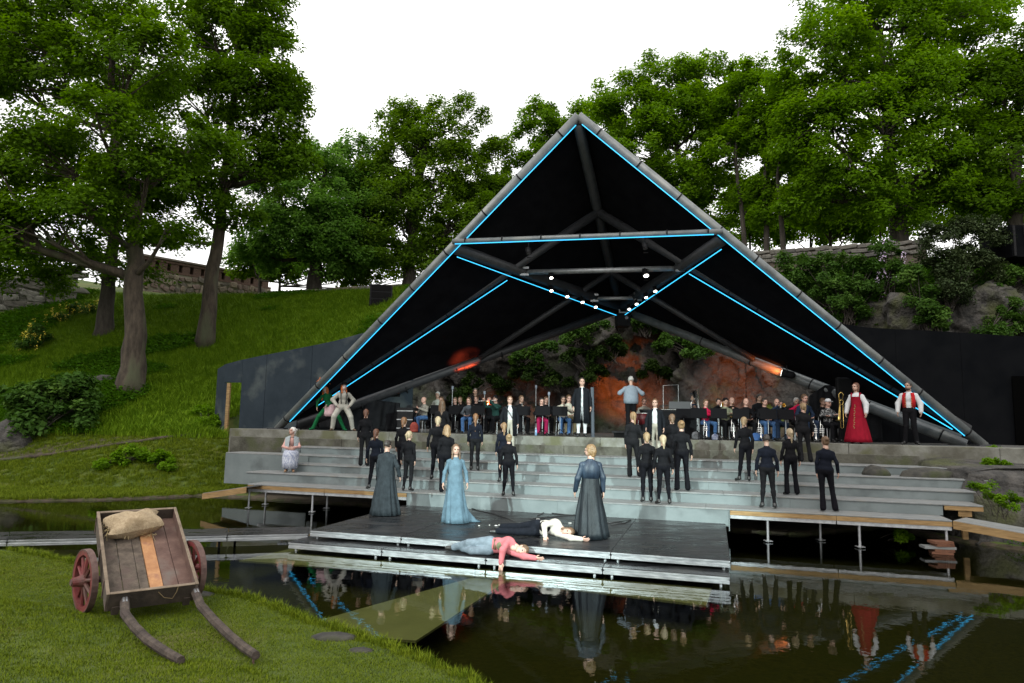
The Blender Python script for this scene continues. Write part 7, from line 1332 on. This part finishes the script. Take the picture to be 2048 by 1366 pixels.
for s in (-1, 1):
    c = O_ + e_ * (s * TRK / 2 - (.06 if s > 0 else 0)); ax_ = e_ * s; b0 = f_ * math.cos(.2) + e_ * math.sin(.2); b1 = z_; ax_ = (e_ * math.cos(.2) - f_ * math.sin(.2)) * s
    def ringp(m_, r0, r1, w0, w1, n=32):
        rr = []
        for i in range(n): t = 2 * math.pi * i / n; d = b0 * math.cos(t) + b1 * math.sin(t); rr.append([c + d * r0 + ax_ * w0, c + d * r1 + ax_ * w0, c + d * r1 + ax_ * w1, c + d * r0 + ax_ * w1])
        V = [p for r in rr for p in r]; F = [(4 * i + j, 4 * i + (j + 1) % 4, 4 * ((i + 1) % n) + (j + 1) % 4, 4 * ((i + 1) % n) + j) for i in range(n) for j in range(4)]; m_.add(V, F)
    wh = child('wheel', cart, m_redp, lambda q: ringp(q, RW - .075, RW - .012, -.035, .035))
    ROOTM[wh] = ROOTM[cart]
    child('tyre', wh, m_tyre, lambda q: ringp(q, RW - .012, RW, -.038, .038)); child('hub', wh, m_redp, lambda q: q.tube([c - ax_ * (.10 if s < 0 else .06), c - ax_ * .05, c + ax_ * .02, c + ax_ * .10, c + ax_ * .15], [.065, .085, .085, .06, .055], 14), smooth=False); child('hub_cap', wh, m_tyre, lambda q: q.tube([c + ax_ * .151, c + ax_ * .165], .04, 12))
    for i in range(10): t = 2 * math.pi * i / 10 + .2; d = b0 * math.cos(t) + b1 * math.sin(t); child('spoke', wh, m_redp, lambda q: q.tube([c + d * .07 + ax_ * .01, c + d * (RW - .07)], [.026, .019], 6))
for pl, y0, y1 in [([(238, 1200), (250, 1228), (270, 1255), (297, 1281), (328, 1302), (362, 1321)], 8.62, 7.12), ([(378, 1184), (402, 1212), (430, 1243), (460, 1272), (488, 1295), (512, 1311)], 9.1, 7.28)]:
    q = [AD(x, y, y0 + (y1 - y0) * (i / 5)) for i, (x, y) in enumerate(pl)]; q[0] = q[0] + [0, .12, .03]
    sh = child('shaft', cart, m_shaft, lambda m: m.tube(q, [.054, .054, .052, .050, .048, .044], 8), smooth=False, label='bent weathered cart shaft resting on the grass'); ROOTM[sh] = ROOTM[cart]
    d = unit(q[1] - q[0]); child('shaft_iron', sh, m_galv, lambda m: m.tube([q[0] + d * .05 + [0, 0, .012], q[0] + d * .28 + [0, 0, .012]], .046, 6)); en = q[-1]; child('shaft_pin', sh, m_tyre, lambda m: m.tube([en - unit(en - q[-2]) * .08 + [0, 0, .02], en - unit(en - q[-2]) * .08 - [0, 0, .11]], .012, 6))
child('rope', cart, mat('old_rope', (.16, .115, .06), rough=.95), lambda m: m.tube([CP_(LFR + .012, .05, HB_ - .05), CP_(LFR + .03, .12, HB_ - .13), CP_(LFR + .03, .22, HB_ - .16), CP_(LFR + .03, .26, HB_ - .06), CP_(LFR + .014, .27, HB_ - .01)], .006, 5))
# straw sack lying in the cart
m_sack = mat('sackcloth', (.29, .215, .13), (.41, .325, .21), scale=40, rough=.95, bump=.5, c3=(.22, .16, .09), s3=4)
sa = np.linspace(-1, 1, 26); sb = np.linspace(-1, 1, 20); top = []; bot = []
V = []; F = []
for side in (1, -1):
    for i, x in enumerate(sa):
        for j, y in enumerate(sb):
            env = max(0, (1 - abs(x) ** 5)) ** .5 * max(0, (1 - abs(y) ** 5)) ** .5; h = .155 * env * (1 - .25 * x * x - .2 * y * y) * side * (1 + .12 * math.sin(5 * x + 3 * y) + .08 * math.sin(9 * x - 4 * y)); w = 1 - .06 * math.cos(3 * y) * (abs(x) > .8); gather = (.03 * math.sin(j * 2.4) if x < -.7 else 0) * (-x - .7) / .3
            V.append(CP_(-LA + .34 + y * .215 * (1 - .05 * x) + .03 * x * -1, -.08 + x * .335 * w + .03 * math.sin(3 * y), nb + .16 + h + gather + (.02 * (1 - env)) + .03 * (x + .2)))
n1, n2 = len(sa), len(sb)
for k in range(2):
    for i in range(n1 - 1):
        for j in range(n2 - 1): o = k * n1 * n2; q = (o + i * n2 + j, o + (i + 1) * n2 + j, o + (i + 1) * n2 + j + 1, o + i * n2 + j + 1); F.append(q if k == 0 else q[::-1])
so = np.mean(V, 0); sack = link('straw_sack', mesh_from('straw_sack', np.array(V) - so, F, m_sack, None, True), None, so); tag(sack, 'stuffed sackcloth pillow lying in the raised end of the cart', 'sack')
mb = MB()
for i in range(26):
    j = rng.uniform(-1, 1); p = CP_(-LA + .34 + j * .19, -.40 + rng.uniform(-.01, .02), nb + .13 + rng.uniform(-.02, .05)) if i < 16 else CP_(-LA + .53, -.3 + rng.uniform(0, .5), nb + .10); d = rng.normal(size=3) * .03
    mb.tube([p, p + d * .6 - e_ * .02 + a_ * .02, p + d * 1.6 - e_ * .02 + a_ * .05 - n_ * .03], .0025, 4)
fo = mb.build('frayed_straw', mat('straw', (.42, .33, .17), rough=.9), None, label=None); fo.parent = sack; fo.matrix_parent_inverse = Matrix.Translation(Vector([float(x) for x in so])).inverted(); tag(fo, kind='stuff')
